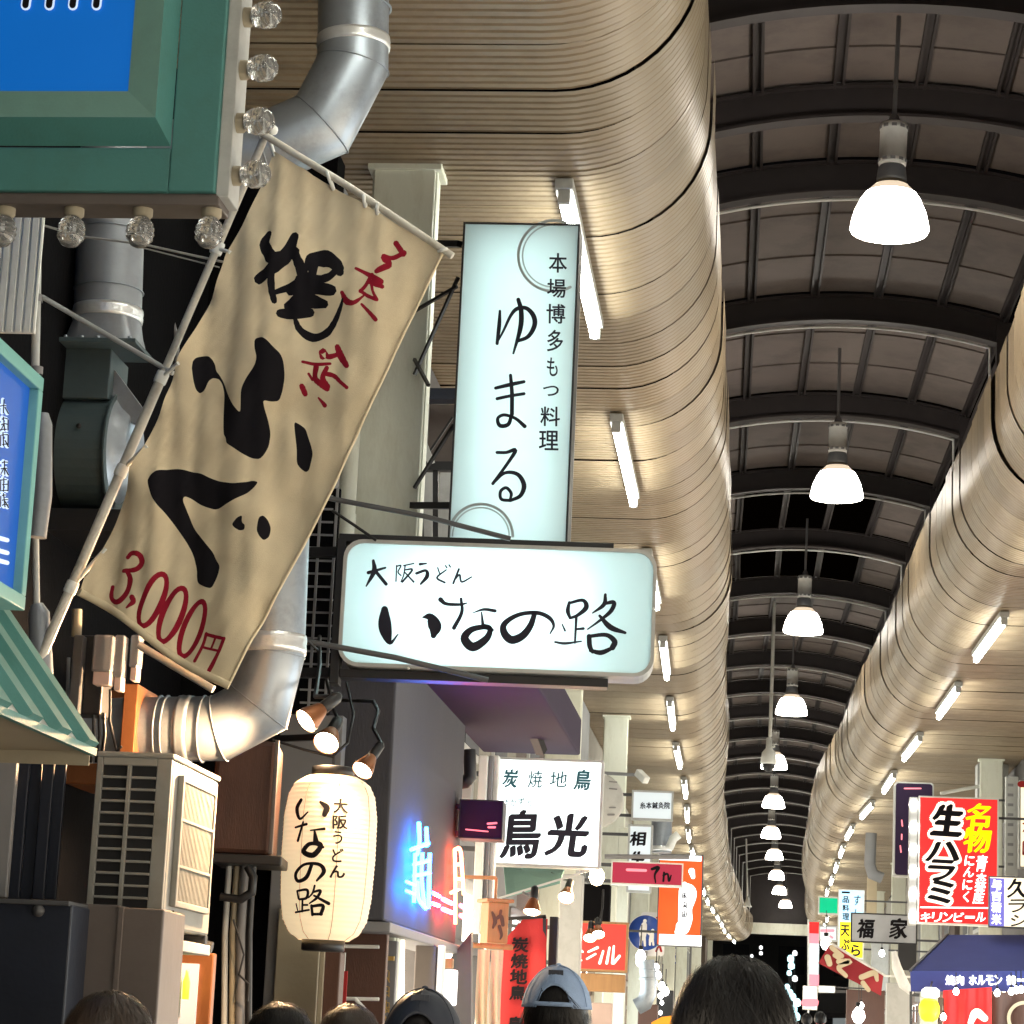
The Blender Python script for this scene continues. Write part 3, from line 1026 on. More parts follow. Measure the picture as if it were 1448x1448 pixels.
part(aw, 'underside', mb, M['beige'], fix=False)
mb = MB(); mb.bar((ex - .42, yb - .35, ez - .02), (ex - .42, yb - .35, ez - .8), .015); part(aw, 'strut', mb, M['black'])
mb = MB(); mb.bar((ex + .01, ya, ez - .014), (ex + .01, yb, ez - .014), .016, .02); part(aw, 'gutter', mb, M['green'])

# ---- ducts
t = thing('exhaust_duct', 'large galvanised duct dropping from the soffit and turning left in a mitred elbow', 'duct', P(500, 60, 9.4))
DY = 9.4
ctr = [P(503, -260, DY), P(499, 92, DY), P(455, 176, DY), P(376, 210, DY), P(300, 218, DY), P(180, 222, DY)]
mb = MB(); mb.tube(ctr, .141, 32, cap=False); o = part(t, 'duct', mb, M['galv'], fix=False)
for e in o.data.polygons: pass
def seam(t, p, ax, r, w, m=M['galv'], name='band'):
    mb = MB(); mb.lathe(Vector(p) - Vector(ax) * w / 2, [(r - .002, 0), (r + .004, .001), (r + .006, w * .3), (r + .004, w * .5), (r + .006, w * .7), (r + .004, w - .001), (r - .002, w)], 32, ax)
    return part(t, name, mb, m)
ax = (ctr[1] - ctr[0]).normalized()
seam(t, P(500, 62, DY), ax, .141, .05, M['band'])
seam(t, P(502, 12, DY), ax, .141, .008)
for i in (1, 2, 3):
    d = ((ctr[i + 1] - ctr[i]).normalized() + (ctr[i] - ctr[i - 1]).normalized()).normalized()
    c = (ctr[i + 1] - ctr[i]).normalized().dot((ctr[i] - ctr[i - 1]).normalized())
    k = 1 / math.sqrt((1 + c) / 2)
    bis = ((ctr[i + 1] - ctr[i]).normalized() - (ctr[i] - ctr[i - 1]).normalized()).normalized()
    y_ = d.cross(bis)
    mb = MB(); mb.tube([ctr[i] + bis * (.142 * k * math.cos(2 * math.pi * j / 40)) + y_ * (.142 * math.sin(2 * math.pi * j / 40)) for j in range(40)], .0035, 6, closed=True)
    part(t, 'mitre_seam', mb, M['galv'], fix=False)

DY = 9.0
t = thing('riser_duct', 'straight galvanised duct rising out of the dark green blower', 'duct', P(155, 470, DY))
mb = MB(); mb.tube([P(160, 200, DY), P(152, 450, DY)], .127, 32, cap=False); part(t, 'duct', mb, M['duct_grey'], fix=False)
ax = Vector((0, 0, 1))
seam(t, P(153.5, 412, DY), ax, .127, .005); seam(t, P(152.5, 446, DY), ax, .127, .05, M['band'])
seam(t, P(158, 300, DY), ax, .127, .10, M['band']); seam(t, P(157.5, 330, DY), ax, .127, .004)
mb = MB(); c = P(151, 492, DY); tp = P(152, 452, DY)
rg = []
n = 32
for j in range(n):
    a = 2 * math.pi * j / n
    rg.append(tp + Vector((math.cos(a), math.sin(a), 0)) * .127)
for j in range(n):
    a = 2 * math.pi * j / n; m_ = max(abs(math.cos(a)), abs(math.sin(a)))
    rg.append(c + Vector((math.cos(a) / m_, math.sin(a) / m_, 0)) * .125)
mb.add(rg, [(j, (j + 1) % n, n + (j + 1) % n, n + j) for j in range(n)], True)
part(t, 'transition', mb, M['duct_grey'], fix=False)
mb = MB(); mb.box(c - Vector((0, 0, .008)), (.29, .29, .016)); fl = part(t, 'flange', mb, M['blower'], .002)
mb = MB()
for k in range(5):
    mb.lathe(c + Vector((-.12 + .06 * k, -.135, .001)), [(.008, 0), (.008, .008), (0, .009)], 8)
part(fl, 'bolt', mb, M['galv'])

t = thing('blower', 'dark green grey snail shell blower below the riser duct', 'blower', P(120, 720, 9.0))
bx0, bx1 = P(76, 620, 9.0).x, P(156, 620, 9.0).x
cz = P(120, 630, 9.0).z; rb = .245
yc = 9.12
pts = []
for i in range(41):
    a = R_(90 - 9 * i)
    r = rb * (.86 + .14 * i / 40)
    pts.append((yc + math.cos(a) * r * -1, cz + math.sin(a) * r))
top = cz + rb * .86
pts += [(yc + rb * .98, top + .02), (yc + .02, top + .02)]
mb = MB(); mb.prism([Vector((bx0, y, z)) for y, z in pts], (bx1 - bx0, 0, 0)); part(t, 'scroll', mb, M['blower'])
for xx in (bx0, bx1):
    mb = MB()
    c_ = [Vector((xx, y, z)) for y, z in pts]
    cen = Vector((xx, yc, cz))
    big = [cen + (p - cen) * 1.06 for p in c_]
    mb.prism(big, (.008 if xx == bx1 else -.008, 0, 0)); part(t, 'side_plate', mb, M['blower'], .002)
mb = MB(); mb.lathe((bx1 + .008, yc, cz + .01), [(.20, 0), (.175, .02), (.15, .055), (.135, .06), (.12, .03), (0, .028)], 30, Vector((1, 0, 0))); part(t, 'inlet_cone', mb, M['galv'])
mb = MB(); mb.bb(bx0 + .01, bx1 - .01, yc - .16, yc + .1, top - .04, P(120, 497, 9.0).z); part(t, 'outlet_neck', mb, M['blower'], .004)
mb = MB(); mb.prism([Vector((bx1 - .02, yc - .1, top + .1)), Vector((bx1 + .11, yc - .1, top - .06)), Vector((bx1 + .11, yc - .1, top - .13)), Vector((bx1 - .02, yc - .1, top - .08))], (0, .03, 0)); part(t, 'gusset', mb, M['duct_grey'], .002)
mb = MB(); mb.lathe((bx0 + .12, yc - rb * .9, cz + .05), [(.01, 0), (.01, .004), (0, .005)], 12, Vector((0, -1, 0))); part(t, 'plug', mb, M['black'])
mb = MB(); mb.bb(bx0 - .02, bx1 + .2, yc - .25, yc + .3, cz - rb - .10, cz - rb - .02); part(t, 'base_frame', mb, M['black'])
mb = MB(); mb.bar((bx0 + .05, yc, cz - rb - .06), (-2.62, yc, cz - rb - .06), .05); part(t, 'bracket', mb, M['black'])

DY = 8.9
t = thing('warm_lit_duct', 'galvanised duct turning from vertical into a horizontal run left of the lantern', 'duct', P(395, 900, DY))
pts = [P(397, 640, DY), P(385, 925, DY), P(366, 1000, DY), P(310, 1030, DY), P(200, 1032, DY), P(120, 1034, DY)]
mb = MB(); mb.tube(pts, .116, 32, cap=False); part(t, 'duct', mb, M['galv'], fix=False)
seam(t, P(386, 912, DY), (pts[1] - pts[0]).normalized(), .116, .07, M['band'])
seam(t, P(388, 800, DY), (pts[1] - pts[0]).normalized(), .116, .01)
for px, w in ((262, .05), (236, .008), (288, .008), (226, .008)):
    seam(t, P(px, 1031, DY), Vector((1, 0, 0)), .116, w)
mb = MB(); c = P(196, 1030, DY); mb.box(c, (.05, .3, .28)); part(t, 'square_flange', mb, M['copper'], .003)
for i in (1, 2, 3):
    d = ((pts[i + 1] - pts[i]).normalized() + (pts[i] - pts[i - 1]).normalized()).normalized()
    bis = ((pts[i + 1] - pts[i]).normalized() - (pts[i] - pts[i - 1]).normalized()).normalized()
    c = (pts[i + 1] - pts[i]).normalized().dot((pts[i] - pts[i - 1]).normalized()); k = 1 / math.sqrt((1 + c) / 2)
    y_ = d.cross(bis)
    mb = MB(); mb.tube([pts[i] + bis * (.117 * k * math.cos(2 * math.pi * j / 36)) + y_ * (.117 * math.sin(2 * math.pi * j / 36)) for j in range(36)], .003, 6, closed=True)
    part(t, 'mitre_seam', mb, M['galv'], fix=False)
# stack behind the duct
t = thing('brown_box', 'brown metal hood box behind the horizontal duct run', 'box', P(150, 1090, 9.3))
mb = MB(); pbox(mb, 96, 975, 196, 1110, 9.3, .4); part(t, 'body', mb, M['copper'], .006)

# ---- electricity meters
t = thing('electric_meter_box', 'black switch box with clear meter covers below the banner', 'meter', P(130, 1010, 8.3))
mb = MB(); pl = pbox(mb, 100, 898, 146, 1010, 8.3, .12); part(t, 'box', mb, M['black'], .006)
mb = MB(); pbox(mb, 100, 898, 114, 1008, 8.24, .05); part(t, 'lid', mb, M['darkgrey'], .004)
M['meterglass'] = mat('meter_glass', (0.75, 0.72, 0.72), 0.1, 0, 0.05, 8, trans=0.7)
M['pinkplastic'] = mat('pale_terminal', (0.55, 0.42, 0.38), 0.5)
for i, (a, b, y1_, m_) in enumerate(((130, 158, 968, 'meterglass'), (160, 174, 976, 'meterglass'), (183, 196, 962, 'meterglass'))):
    mb = MB(); pbox(mb, a, 897, b, y1_ - 18, 8.2 + .05 * i, .07); mm = part(t, 'meter_cover', mb, M[m_], .008)
    mb = MB(); pbox(mb, a + 1, y1_ - 20, b - 3, y1_, 8.21 + .05 * i, .06); part(mm, 'terminal', mb, M['pinkplastic'], .004)
mb = MB()
for px in (132, 140, 147): mb.tube([P(px, 1008, 8.32), P(px + 1, 1040, 8.33), P(px - 4, 1078, 8.36)], .006, 6)
mb.tube([P(156, 975, 8.3), P(155, 1020, 8.3), P(165, 1062, 8.3), P(172, 1055, 8.3)], .005, 6)
part(t, 'cable', mb, M['black'])
mb = MB(); mb.tube([P(109, 862, 8.35), P(108, 900, 8.35)], .018, 10); part(t, 'conduit', mb, M['beige'])
mb = MB(); mb.tube([P(97, 930, 8.4), P(94, 1015, 8.4)], .006, 8); part(t, 'conduit', mb, M['greywhite'])

# ---- air conditioner (outdoor unit)
ax_ = -1.86
n1 = PX(236, 1180, ax_); f1 = PX(303, 1200, ax_)
ya, yb = n1.y, f1.y
zt = PX(243, 1073, ax_).z; zb = PX(230, 1312, ax_).z
xl = P(128, 1180, ya).x
ac = thing('air_conditioner', 'cream outdoor air conditioner unit with a slatted end grille', 'air conditioner', ((xl + ax_) / 2, (ya + yb) / 2, zb))
mb = MB()
mb.bb(xl + .003, ax_, ya + .02, yb, zb, zt); body = part(ac, 'body', mb, M['acbody'], .01)
mb = MB(); mb.bb(xl, ax_ + .006, ya - .004, yb + .006, zt, zt + .018); part(ac, 'lid', mb, M['acbody'], .006)
# end grille: dark recess with slats
gx0, gx1 = P(138, 1180, ya).x, P(215, 1180, ya).x
gz0, gz1 = zb + .05, zt - .025
mb = MB(); mb.bb(gx0, gx1, ya + .012, ya + .019, gz0, gz1); part(ac, 'grille_recess', mb, M['black'])
mb = MB(); mb.bb(xl + .003, gx0, ya, ya + .0195, zb, zt); mb.bb(gx1, ax_, ya, ya + .0195, zb, zt); mb.bb(gx0, gx1, ya, ya + .0195, zb, gz0); mb.bb(gx0, gx1, ya, ya + .0195, gz1, zt)
part(ac, 'end_frame', mb, M['acbody'], .003)
ns = 12
for i in range(1, ns):
    z = gz0 + (gz1 - gz0) * i / ns
    mb = MB(); mb.bb(gx0, gx1, ya - .003, ya + .013, z - .004, z + .004); part(ac, 'slat', mb, M['acbody'], .0015)
mb = MB(); mx = gx0 + (gx1 - gx0) * .5; mb.bb(mx - .006, mx + .006, ya - .006, ya + .012, gz0, gz1); part(ac, 'divider', mb, M['acbody'], .0015)
# street face with fan panel
py0, py1 = ya + .12, yb - .12
mb = MB(); mb.bb(ax_, ax_ + .006, py0, py1, zb + .09, zt - .06); part(ac, 'fan_recess', mb, M['darkgrey'])
mb = MB()
for i in range(24):
    y = py0 + (py1 - py0) * (i + .5) / 24
    mb.bb(ax_ + .004, ax_ + .014, y - .004, y + .004, zb + .09, zt - .06)
for z in (.38, .66):
    zz = zb + (zt - zb) * z; mb.bb(ax_ + .004, ax_ + .018, py0, py1, zz - .004, zz + .004)
part(ac, 'fan_guard', mb, M['acbody'])
mb = MB()
for a, b, c, d in ((py0 - .02, py0, zb + .07, zt - .04), (py1, py1 + .02, zb + .07, zt - .04), (py0, py1, zb + .07, zb + .09), (py0, py1, zt - .06, zt - .04)):
    mb.bb(ax_, ax_ + .02, a, b, c, d)
part(ac, 'guard_frame', mb, M['acbody'], .003)
mb = MB(); mb.bb(ax_, ax_ + .006, ya + .15, ya + .3, zb + .025, zb + .06); part(ac, 'badge', mb, M['beige'])
for y in (ya + .12, yb - .12):
    mb = MB(); mb.bb(xl + .02, ax_ + .02, y - .02, y + .02, zb - .03, zb); part(ac, 'foot', mb, M['black'], .003)
mb = MB(); mb.bb(-2.6, ax_ + .02, ya + .05, yb - .05, zb - .065, zb - .03); part(ac, 'shelf', mb, M['greywhite'], .003)

# ---- steel boxes below
t = thing('steel_cabinet', 'tall brown grey sheet steel cabinet with a centre seam under the air conditioner', 'cabinet', P(160, 1440, 7.7))
mb = MB(); pl = pbox(mb, 98, 1278, 160, 1560, 7.7, .35, 2); pbox(mb, 162, 1284, 223, 1560, 7.71, .35, 2); part(t, 'body', mb, M['brownboard'], .006)
mb = MB(); pbox(mb, 157, 1282, 165, 1560, 7.69, .01, 2); part(t, 'seam', mb, M['brownboard'], .002)
t = thing('navy_cabinet', 'nearly black navy cabinet at the lower left corner', 'cabinet', P(50, 1440, 7.5))
mb = MB(); pbox(mb, -60, 1276, 92, 1560, 7.5, .3); part(t, 'panel', mb, M['navy'], .006)
mb = MB(); pbox(mb, -60, 1271, 98, 1278, 7.48, .3); part(t, 'top_rail', mb, M['darkgrey'], .003)
mb = MB(); mb.lathe(P(55, 1288, 7.49), [(.018, 0), (.018, .01), (.01, .02), (0, .022)], 14, Vector((0, -1, 0))); part(t, 'latch', mb, M['darkgrey'])
t = thing('roller_blind', 'dark hanging plastic strips between the canopy and the navy panel', 'curtain', P(60, 1270, 8.0))
for px in (28, 46, 63, 80):
    mb = MB(); pbox(mb, px - 9, 1040, px + 8, 1272, 8.0 + random.random() * .05, .015); part(t, 'strip', mb, M['navy'], .004)
mb = MB(); pbox(mb, -40, 1060, 17, 1268, 7.9, .03); part(t, 'side_board', mb, M['grey'], .004)
# =================================================================== the slanted banner
FYD = 7.6
fpl = front(365, 600, FYD)
C_ = [Vector(fpl.uv(*c)) for c in ((386, 214), (630, 360), (325, 980), (106, 842))]      # TL TR BR BL
O2 = C_[0]
def bil(s, t):
    a = C_[0].lerp(C_[1], s); b = C_[3].lerp(C_[2], s)
    return a.lerp(b, t)
def inv(px, py):
    q = Vector(fpl.uv(px, py)); s = t = .5
    for _ in range(8):
        f = bil(s, t) - q; e = 1e-4
        js = (bil(s + e, t) - bil(s, t)) / e; jt = (bil(s, t + e) - bil(s, t)) / e
        det = js.x * jt.y - js.y * jt.x
        s -= (f.x * jt.y - f.y * jt.x) / det; t -= (js.x * f.y - js.y * f.x) / det
    return s, t
def cloth_n(s, t):
    """folds running down from the clips along the pole, slack towards the lower edge"""
    X = bil(s, t).x
    lo = .35 + .65 * max(0, 1 - s * 1.1)
    w = .0055 * math.sin(X * 74 + 2.5 * noise.noise(Vector((X * 4, t * 3, 5)))) * lo + .0035 * math.sin(X * 143 + t * 3) * lo * (1 - s)
    w += .012 * math.sin(X * 21 + 1.0 + 1.5 * t)
    for tc in (.18, .46, .70, .98):
        w += .022 * math.exp(-((t - tc - s * .35) / .05) ** 2) * math.exp(-s * 4.5)
    w += .02 * math.sin(t * 5 + s * 2) + .020 * noise.noise(Vector((s * 4, t * 9, 1))) + .006 * noise.noise(Vector((s * 14, t * 22, 7)))
    return w
def fp(s, t, n=0.0):
    q = bil(s, t).copy(); q.x += .016 * max(0, 1 - s * 2.2) ** 2 * abs(math.sin(t * 4.15 * math.pi)) ** .7 - .006 * max(0, s * 2 - 1) ** 2 * math.sin(t * 9)
    q.y += .012 * t ** 6 * math.sin(s * 7); return fpl.pt(q.x, q.y, cloth_n(s, t) + n)

def px_st(poly): return [inv(x, y) for x, y in poly]
BLACK = [
 [(272,514),(276,507),(284,503),(292,503),(298,508),(302,515),(304,524),(310,531),(316,541),(323,560),(331,575),(341,586),(342,570),(343,552),(350,536),(362,519),(365,508),(361,494),(361,481),(372,479),(380,484),(388,493),(398,502),(402,513),(403,534),(399,553),(394,566),(384,568),(373,567),(374,577),(379,594),(382,612),(379,630),(373,641),(366,648),(355,647),(342,641),(330,633),(320,627),(319,619),(315,613),(315,582),(317,556),(314,543),(309,536),(300,534),(294,540),(288,552),(280,556),(275,551),(273,540)],
 [(414,594),(422,598),(430,604),(434,617),(438,629),(440,640),(437,652),(434,662),(429,665),(422,660),(417,653),(418,635),(416,615)],
 [(209,684),(213,673),(222,666),(237,663),(250,662),(266,665),(282,668),(296,675),(312,680),(330,683),(345,681),(356,678),(364,680),(358,688),(347,697),(325,708),(303,718),(290,715),(280,711),(268,703),(260,701),(257,706),(262,722),(270,744),(286,763),(299,778),(303,788),(309,797),(307,808),(304,817),(298,829),(288,827),(277,821),(275,812),(275,803),(270,781),(257,759),(245,743),(232,726),(222,716),(214,704)],
 [(365,730),(371,727),(377,733),(381,744),(379,757),(372,763),(366,757),(362,748)],
 [(327,740),(334,731),(342,727),(341,737),(346,741),(345,748),(338,749),(331,745)],
]
KAN = [[(380,335,7),(375,350,11),(386,370,13)],[(418,338,9),(410,360,13),(395,378,12),(368,399,10)],[(386,370,8),(405,366,10),(420,360,9)],[(418,362,9),(428,385,11),(436,418,13)],
 [(386,392,7),(386,412,7),(389,428,6)],[(386,418,4),(412,408,8),(440,398,11)],[(438,380,9),(444,370,14),(462,368,17),(478,378,12),(482,388,8)],[(478,384,7),(466,394,8),(450,397,9),(436,394,9)],
 [(448,372,6),(443,388,9)],[(412,414,9),(440,408,13),(470,413,11)],[(408,434,9),(430,424,15),(459,431,9)],[(397,445,8),(418,443,13),(438,441,9)],[(428,400,14),(426,438,18)],
 [(417,450,4),(424,466,7),(442,476,9),(461,471,8),(474,456,6),(483,436,4),(486,425,2)]]
RED = [[(561,346,6),(572,362,6)],[(573,360,6),(558,367,5),(545,366,6)],[(545,368,7),(551,377,8),(535,387,6)],[(505,383,3),(522,391,5),(541,402,7)],[(524,402,5),(535,405,8),(543,409,5)],[(528,392,5),(520,407,4),(512,416,4)],[(512,415,4),(522,422,4),(535,428,4)],[(528,405,4),(530,416,3),(536,428,4)],
 [(485,416,4),(492,429,7),(503,432,5),(517,422,2)],[(514,434,3),(524,444,4),(534,455,5)],
 [(456,504,7),(456,496,7),(464,504,6),(480,500,5)],[(477,490,6),(482,503,8),(491,518,6)],[(428,512,3),(448,515,4),(467,514,3)],[(447,518,6),(445,534,6),(453,542,7),(462,549,6)],[(462,520,5),(456,534,6),(462,546,7)],[(459,528,5),(472,531,5),(482,541,4),(491,549,4)],[(426,545,6),(430,555,6)],[(436,528,3),(441,536,3)],[(449,561,2),(455,568,4),(458,572,5)]]
def ell(cx, cy, ax, ay, b, w, n=26):
    L = math.hypot(ax, ay); dx, dy = ax / L, ay / L
    return [(cx + dx * L * math.cos(2 * math.pi * i / n) - dy * b * math.sin(2 * math.pi * i / n), cy + dy * L * math.cos(2 * math.pi * i / n) + dx * b * math.sin(2 * math.pi * i / n), w) for i in range(n + 1)]
PRICE = [[(177,790,6),(183,784,7),(194,786,8),(198,797,8),(189,807,7),(171,809,6)],[(176,809,6),(181,821,8),(177,840,8),(165,854,8),(154,849,7),(154,830,5)],[(185,847,8),(187,854,7),(178,863,3)],
 [(291,892,5),(286,908,5),(275,930,5)],[(291,893,5),(305,898,5),(319,903,5)],[(319,903,6),(311,922,6),(297,947,7)],[(287,911,4),(311,920,4)],[(306,898,4),(299,915,4)]]
def even_odd(pt, poly):
    x, y = pt; c = False; j = len(poly) - 1
    for i in range(len(poly)):
        xi, yi = poly[i]; xj, yj = poly[j]
        if (yi > y) != (yj > y) and x < (xj - xi) * (y - yi) / (yj - yi) + xi: c = not c
        j = i
    return c
def chaikin(p, it=2):
    for _ in range(it):
        q = []
        for i in range(len(p)):
            a, b = p[i], p[(i + 1) % len(p)]
            q += [(a[0] * .8 + b[0] * .2, a[1] * .8 + b[1] * .2), (a[0] * .2 + b[0] * .8, a[1] * .2 + b[1] * .8)]
        p = q
    return p
black_px = [chaikin(p) for p in BLACK] + [stroke_outline([(x, y, w * 1.4) for x, y, w in s], 5) for s in KAN]
red_px = [stroke_outline([(x, y, w * 1.3) for x, y, w in s], 5) for s in RED] + [stroke_outline(s, 5) for s in PRICE]
for cx, cy in ((214.5, 849), (242, 866.5), (270.5, 884.5)):
    e = ell(cx, cy, 15, -38, 12.5, 8)
    outer = ell(cx, cy, 16, -41, 16.5, 0); inner = ell(cx, cy, 13.2, -33.5, 8.8, 0)
    ring_ = [(p[0], p[1]) for p in outer] + [(p[0], p[1]) for p in inner[::-1]]
    red_px.append(ring_)
verts, edges = [], []
asp = 1.45 / .6
def addloop(poly):
    o = len(verts); st = [inv(x, y) for x, y in poly]
    # drop doubled points
    pts = []
    for p in st:
        if not pts or math.hypot(p[0] - pts[-1][0], (p[1] - pts[-1][1]) * asp) > 1e-4: pts.append(p)
    if math.hypot(pts[0][0] - pts[-1][0], pts[0][1] - pts[-1][1]) < 1e-4: pts.pop()
    for p in pts: verts.append(Vector((p[0], p[1] * asp)))
    for i in range(len(pts)): edges.append((o + i, o + (i + 1) % len(pts)))
    return [(p[0], p[1] * asp) for p in pts]
NU, NV = 34, 80
for j in range(NV + 1):
    for i in range(NU + 1): verts.append(Vector((i / NU, j / NV * asp)))
bloops = [addloop(p) for p in black_px]; rloops = [addloop(p) for p in red_px]
rv, re_, rf, *_ = delaunay_2d_cdt(verts, edges, [], 0, 1e-6)
def bbx(l): return (min(p[0] for p in l), max(p[0] for p in l), min(p[1] for p in l), max(p[1] for p in l))
bk = [1, 1, 2, 2, 2] + [3] * 99
rk = [11] * 10 + [12] * (len(RED) - 10) + [13, 13, 14] + [15] * 5 + [16, 17, 18]
LO = [(l, bbx(l), bk[i]) for i, l in enumerate(bloops)] + [(l, bbx(l), rk[i]) for i, l in enumerate(rloops)]
cl = {}
for f in rf:
    c = sum((rv[i] for i in f), Vector((0, 0))) / len(f); k = 0
    for l, (x0, x1, y0, y1), kk in LO:
        if x0 <= c.x <= x1 and y0 <= c.y <= y1 and even_odd((c.x, c.y), l): k = kk; break
    cl.setdefault(k, []).append(f)
fw = [fp(min(max(v.x, 0), 1), min(max(v.y / asp, 0), 1)) for v in rv]
bn = thing('price_banner', 'slanted cream cloth banner with big black brush characters and red 3,000 yen price', 'banner', P(215, 900, FYD))
for k in sorted(cl):
    nm, m = ('cloth', M['cloth']) if k == 0 else (('black_character', M['matteblack']) if k < 10 else ('red_character', M['redink']))
    used = sorted({i for f in cl[k] for i in f}); ix = {v: i for i, v in enumerate(used)}
    mb = MB(); mb.add([fw[i] for i in used], [[ix[i] for i in f] for f in cl[k]], True)
    part(bn, nm, mb, m, fix=False)
# hems, rods, pole, clips
mb = MB()
hem = [fp(1 - .006, i / 60, .004) for i in range(61)]; mb.tube(hem, .005, 6); part(bn, 'hem', mb, M['cloth'], fix=False)
mb = MB(); mb.tube([fp(i / 30, .992, .004) for i in range(31)], .013, 8); part(bn, 'bottom_sleeve', mb, M['cloth'], fix=False)
mb = MB(); mb.tube([P(366, 186, FYD - .02), P(500, 268, FYD - .02), P(640, 362, FYD - .03)], .0115, 10); rd = part(bn, 'top_rod', mb, M['pole'])
mb = MB()
for s_ in (.36, .55, .62, .97):
    a = fp(s_, .004); pr = P(366, 186, FYD - .02).lerp(P(640, 362, FYD - .03), s_)
    mb.tube([a, (a + pr) / 2 + Vector((0, -.018, 0)), pr + Vector((0, -.014, .006)), pr + Vector((0, .012, .01)), a + Vector((0, .01, 0))], .006, 6)
part(bn, 'tie', mb, M['white'], fix=False)
pa, pb_ = P(378, 186, FYD + .03), P(46, 958, FYD + .03)
mb = MB(); mb.tube([pa, pa.lerp(pb_, .45)], .0125, 12); mb.tube([pa.lerp(pb_, .45), pb_], .0165, 12); part(bn, 'pole', mb, M['pole'])
for k in (.0, .22, .46, .63, .84):
    c = pa.lerp(pb_, k); d = (pb_ - pa).normalized()
    mb = MB(); mb.lathe(c - d * .02, [(.019, 0), (.021, .006), (.021, .034), (.019, .04)], 12, d)
    tt = min(max(k * 1.06 + .0, .01), .98)
    mb.tube([c, fp(.015, tt)], .007, 6)
    part(bn, 'clip', mb, M['white'])
mb = MB(); mb.lathe(P(372, 183, FYD), [(0, -.02), (.02, -.01), (.024, 0), (.02, .012), (0, .02)], 12, Vector((0, -1, 0))); mb.lathe(P(386, 184, FYD), [(0, -.02), (.014, -.01), (.017, 0), (.014, .012), (0, .02)], 12, Vector((0, -1, 0))); part(bn, 'cap', mb, M['white'])
# bottom rod seen under the hem
mb = MB(); mb.tube([P(196, 912, FYD + .06), P(302, 975, FYD + .06)], .012, 8); part(bn, 'bottom_rod', mb, M['greywhite'])
# guy cords
def cord(label, pts, r=.004, m='rope', nm='cord', cat='cord'):
    mb = MB(); mb.tube(pts, r, 6)
    o = part(None, nm, mb, M[m], origin=pts[0]); return tag(o, label, cat)
cord('upper grey cord tying the banner pole to the thin pale pipe', [P(44, 314, 7.7), P(120, 335, 7.68), P(200, 345, 7.66), P(318, 371, 7.63)])
cord('thin second cord just under the upper grey cord', [P(200, 350, 7.68), P(310, 378, 7.64)], .0025)
mb = MB(); mb.tube([P(60, 420, 7.7), P(245, 528, 7.62)], .008, 8)
tag(part(None, 'stay_rod', mb, M['greywhite'], origin=P(60, 420, 7.7)), 'grey stay rod from the thin pipe to the banner pole', 'rod')

# =================================================================== white light box sign
WY = 10.4
wpl = front(705, 858, WY, 3.2)
ws = thing('light_box_sign', 'glowing white rounded light box sign with black brush lettering on black rails', 'sign', wpl.O)
u0, u1, v0, v1 = pxrect(wpl, 487, 775, 922, 945)
D = .2
M['acrylic'] = acrylic('white_acrylic', (0.82, 0.95, 0.965))
mb = MB(); wpl.poly(mb, wpl.rrect(u0, u1, v0, v1, .07), -.004, 0); fa = part(ws, 'face', mb, M['acrylic'])
mb = MB()
rr_o = wpl.rrect(u0 - .015, u1 + .015, v0 - .015, v1 + .015, .08); rr_i = wpl.rrect(u0, u1, v0, v1, .07)
n = len(rr_o)
vs = [wpl.pt(u, v, .012) for u, v in rr_o] + [wpl.pt(u, v, .012) for u, v in rr_i] + [wpl.pt(u, v, -D) for u, v in rr_o] + [wpl.pt(u, v, -D + .001) for u, v in rr_i]
fs = []
for i in range(n):
    j = (i + 1) % n
    fs += [(i, j, n + j, n + i), (i, 2 * n + i, 2 * n + j, j), (n + i, n + j, 3 * n + j, 3 * n + i)]
mb.add(vs, fs); part(ws, 'case', mb, M['greywhite'])
mb = MB(); wpl.poly(mb, rr_o, -D - .01, -D); part(ws, 'back', mb, M['greywhite'])
M['boxtube'] = glow('sign_tube', (0.95, 1.0, 1.0), 105)
for vv in (.30, .70):
    mb = MB(); a = u0 + (u1 - u0) * .13; b = u0 + (u1 - u0) * .80
    z = v0 + (v1 - v0) * vv
    mb.tube([wpl.pt(a, z, -.10), wpl.pt(b, z, -.10)], .014, 8); part(ws, 'tube', mb, M['boxtube'])
INANO = [[(544,862,10),(544,879,18),(546,894,17),(552,909,6),(563,897,1.5)],[(598,873,2),(608,873,12),(615,886,19),(613,899,8)],
 [(623,848,7),(631,854,5),(650,855,4),(660,853,2)],[(652,847,4),(653,866,5),(642,888,6)],[(668,867,1),(684,862,4),(700,864,5)],[(681,866,2),(683,885,5)],
 [(684,886,8),(693,889,7),(688,903,10),(669,915,13),(657,903,12),(666,891,9),(684,887,7),(696,891,5)],
 [(756,868,7),(750,885,9),(739,899,11),(724,905,12),(714,897,11),(712,885,9),(722,875,7),(739,868,6),(761,867,6),(777,874,6),(783,885,4),(778,896,2)],
 [(805,852,4),(803,864,6),(806,874,4)],[(805,853,4),(824,849,5),(829,859,7),(817,870,5),(807,874,4)],[(815,872,4),(813,909,3)],[(814,890,3),(825,889,4)],[(795,883,2),(799,892,3)],[(785,908,3),(799,910,4),(822,907,2)],
 [(856,841,4),(854,855,6),(838,867,2)],[(854,854,4),(868,852,6),(864,864,6),(849,877,4),(831,890,2)],[(848,871,4),(863,887,8),(884,895,4)],[(833,900,7),(834,914,7),(838,922,5)],[(833,900,5),(857,898,6),(869,907,8),(866,916,8)],[(835,920,5),(850,923,7),(867,916,5)]]
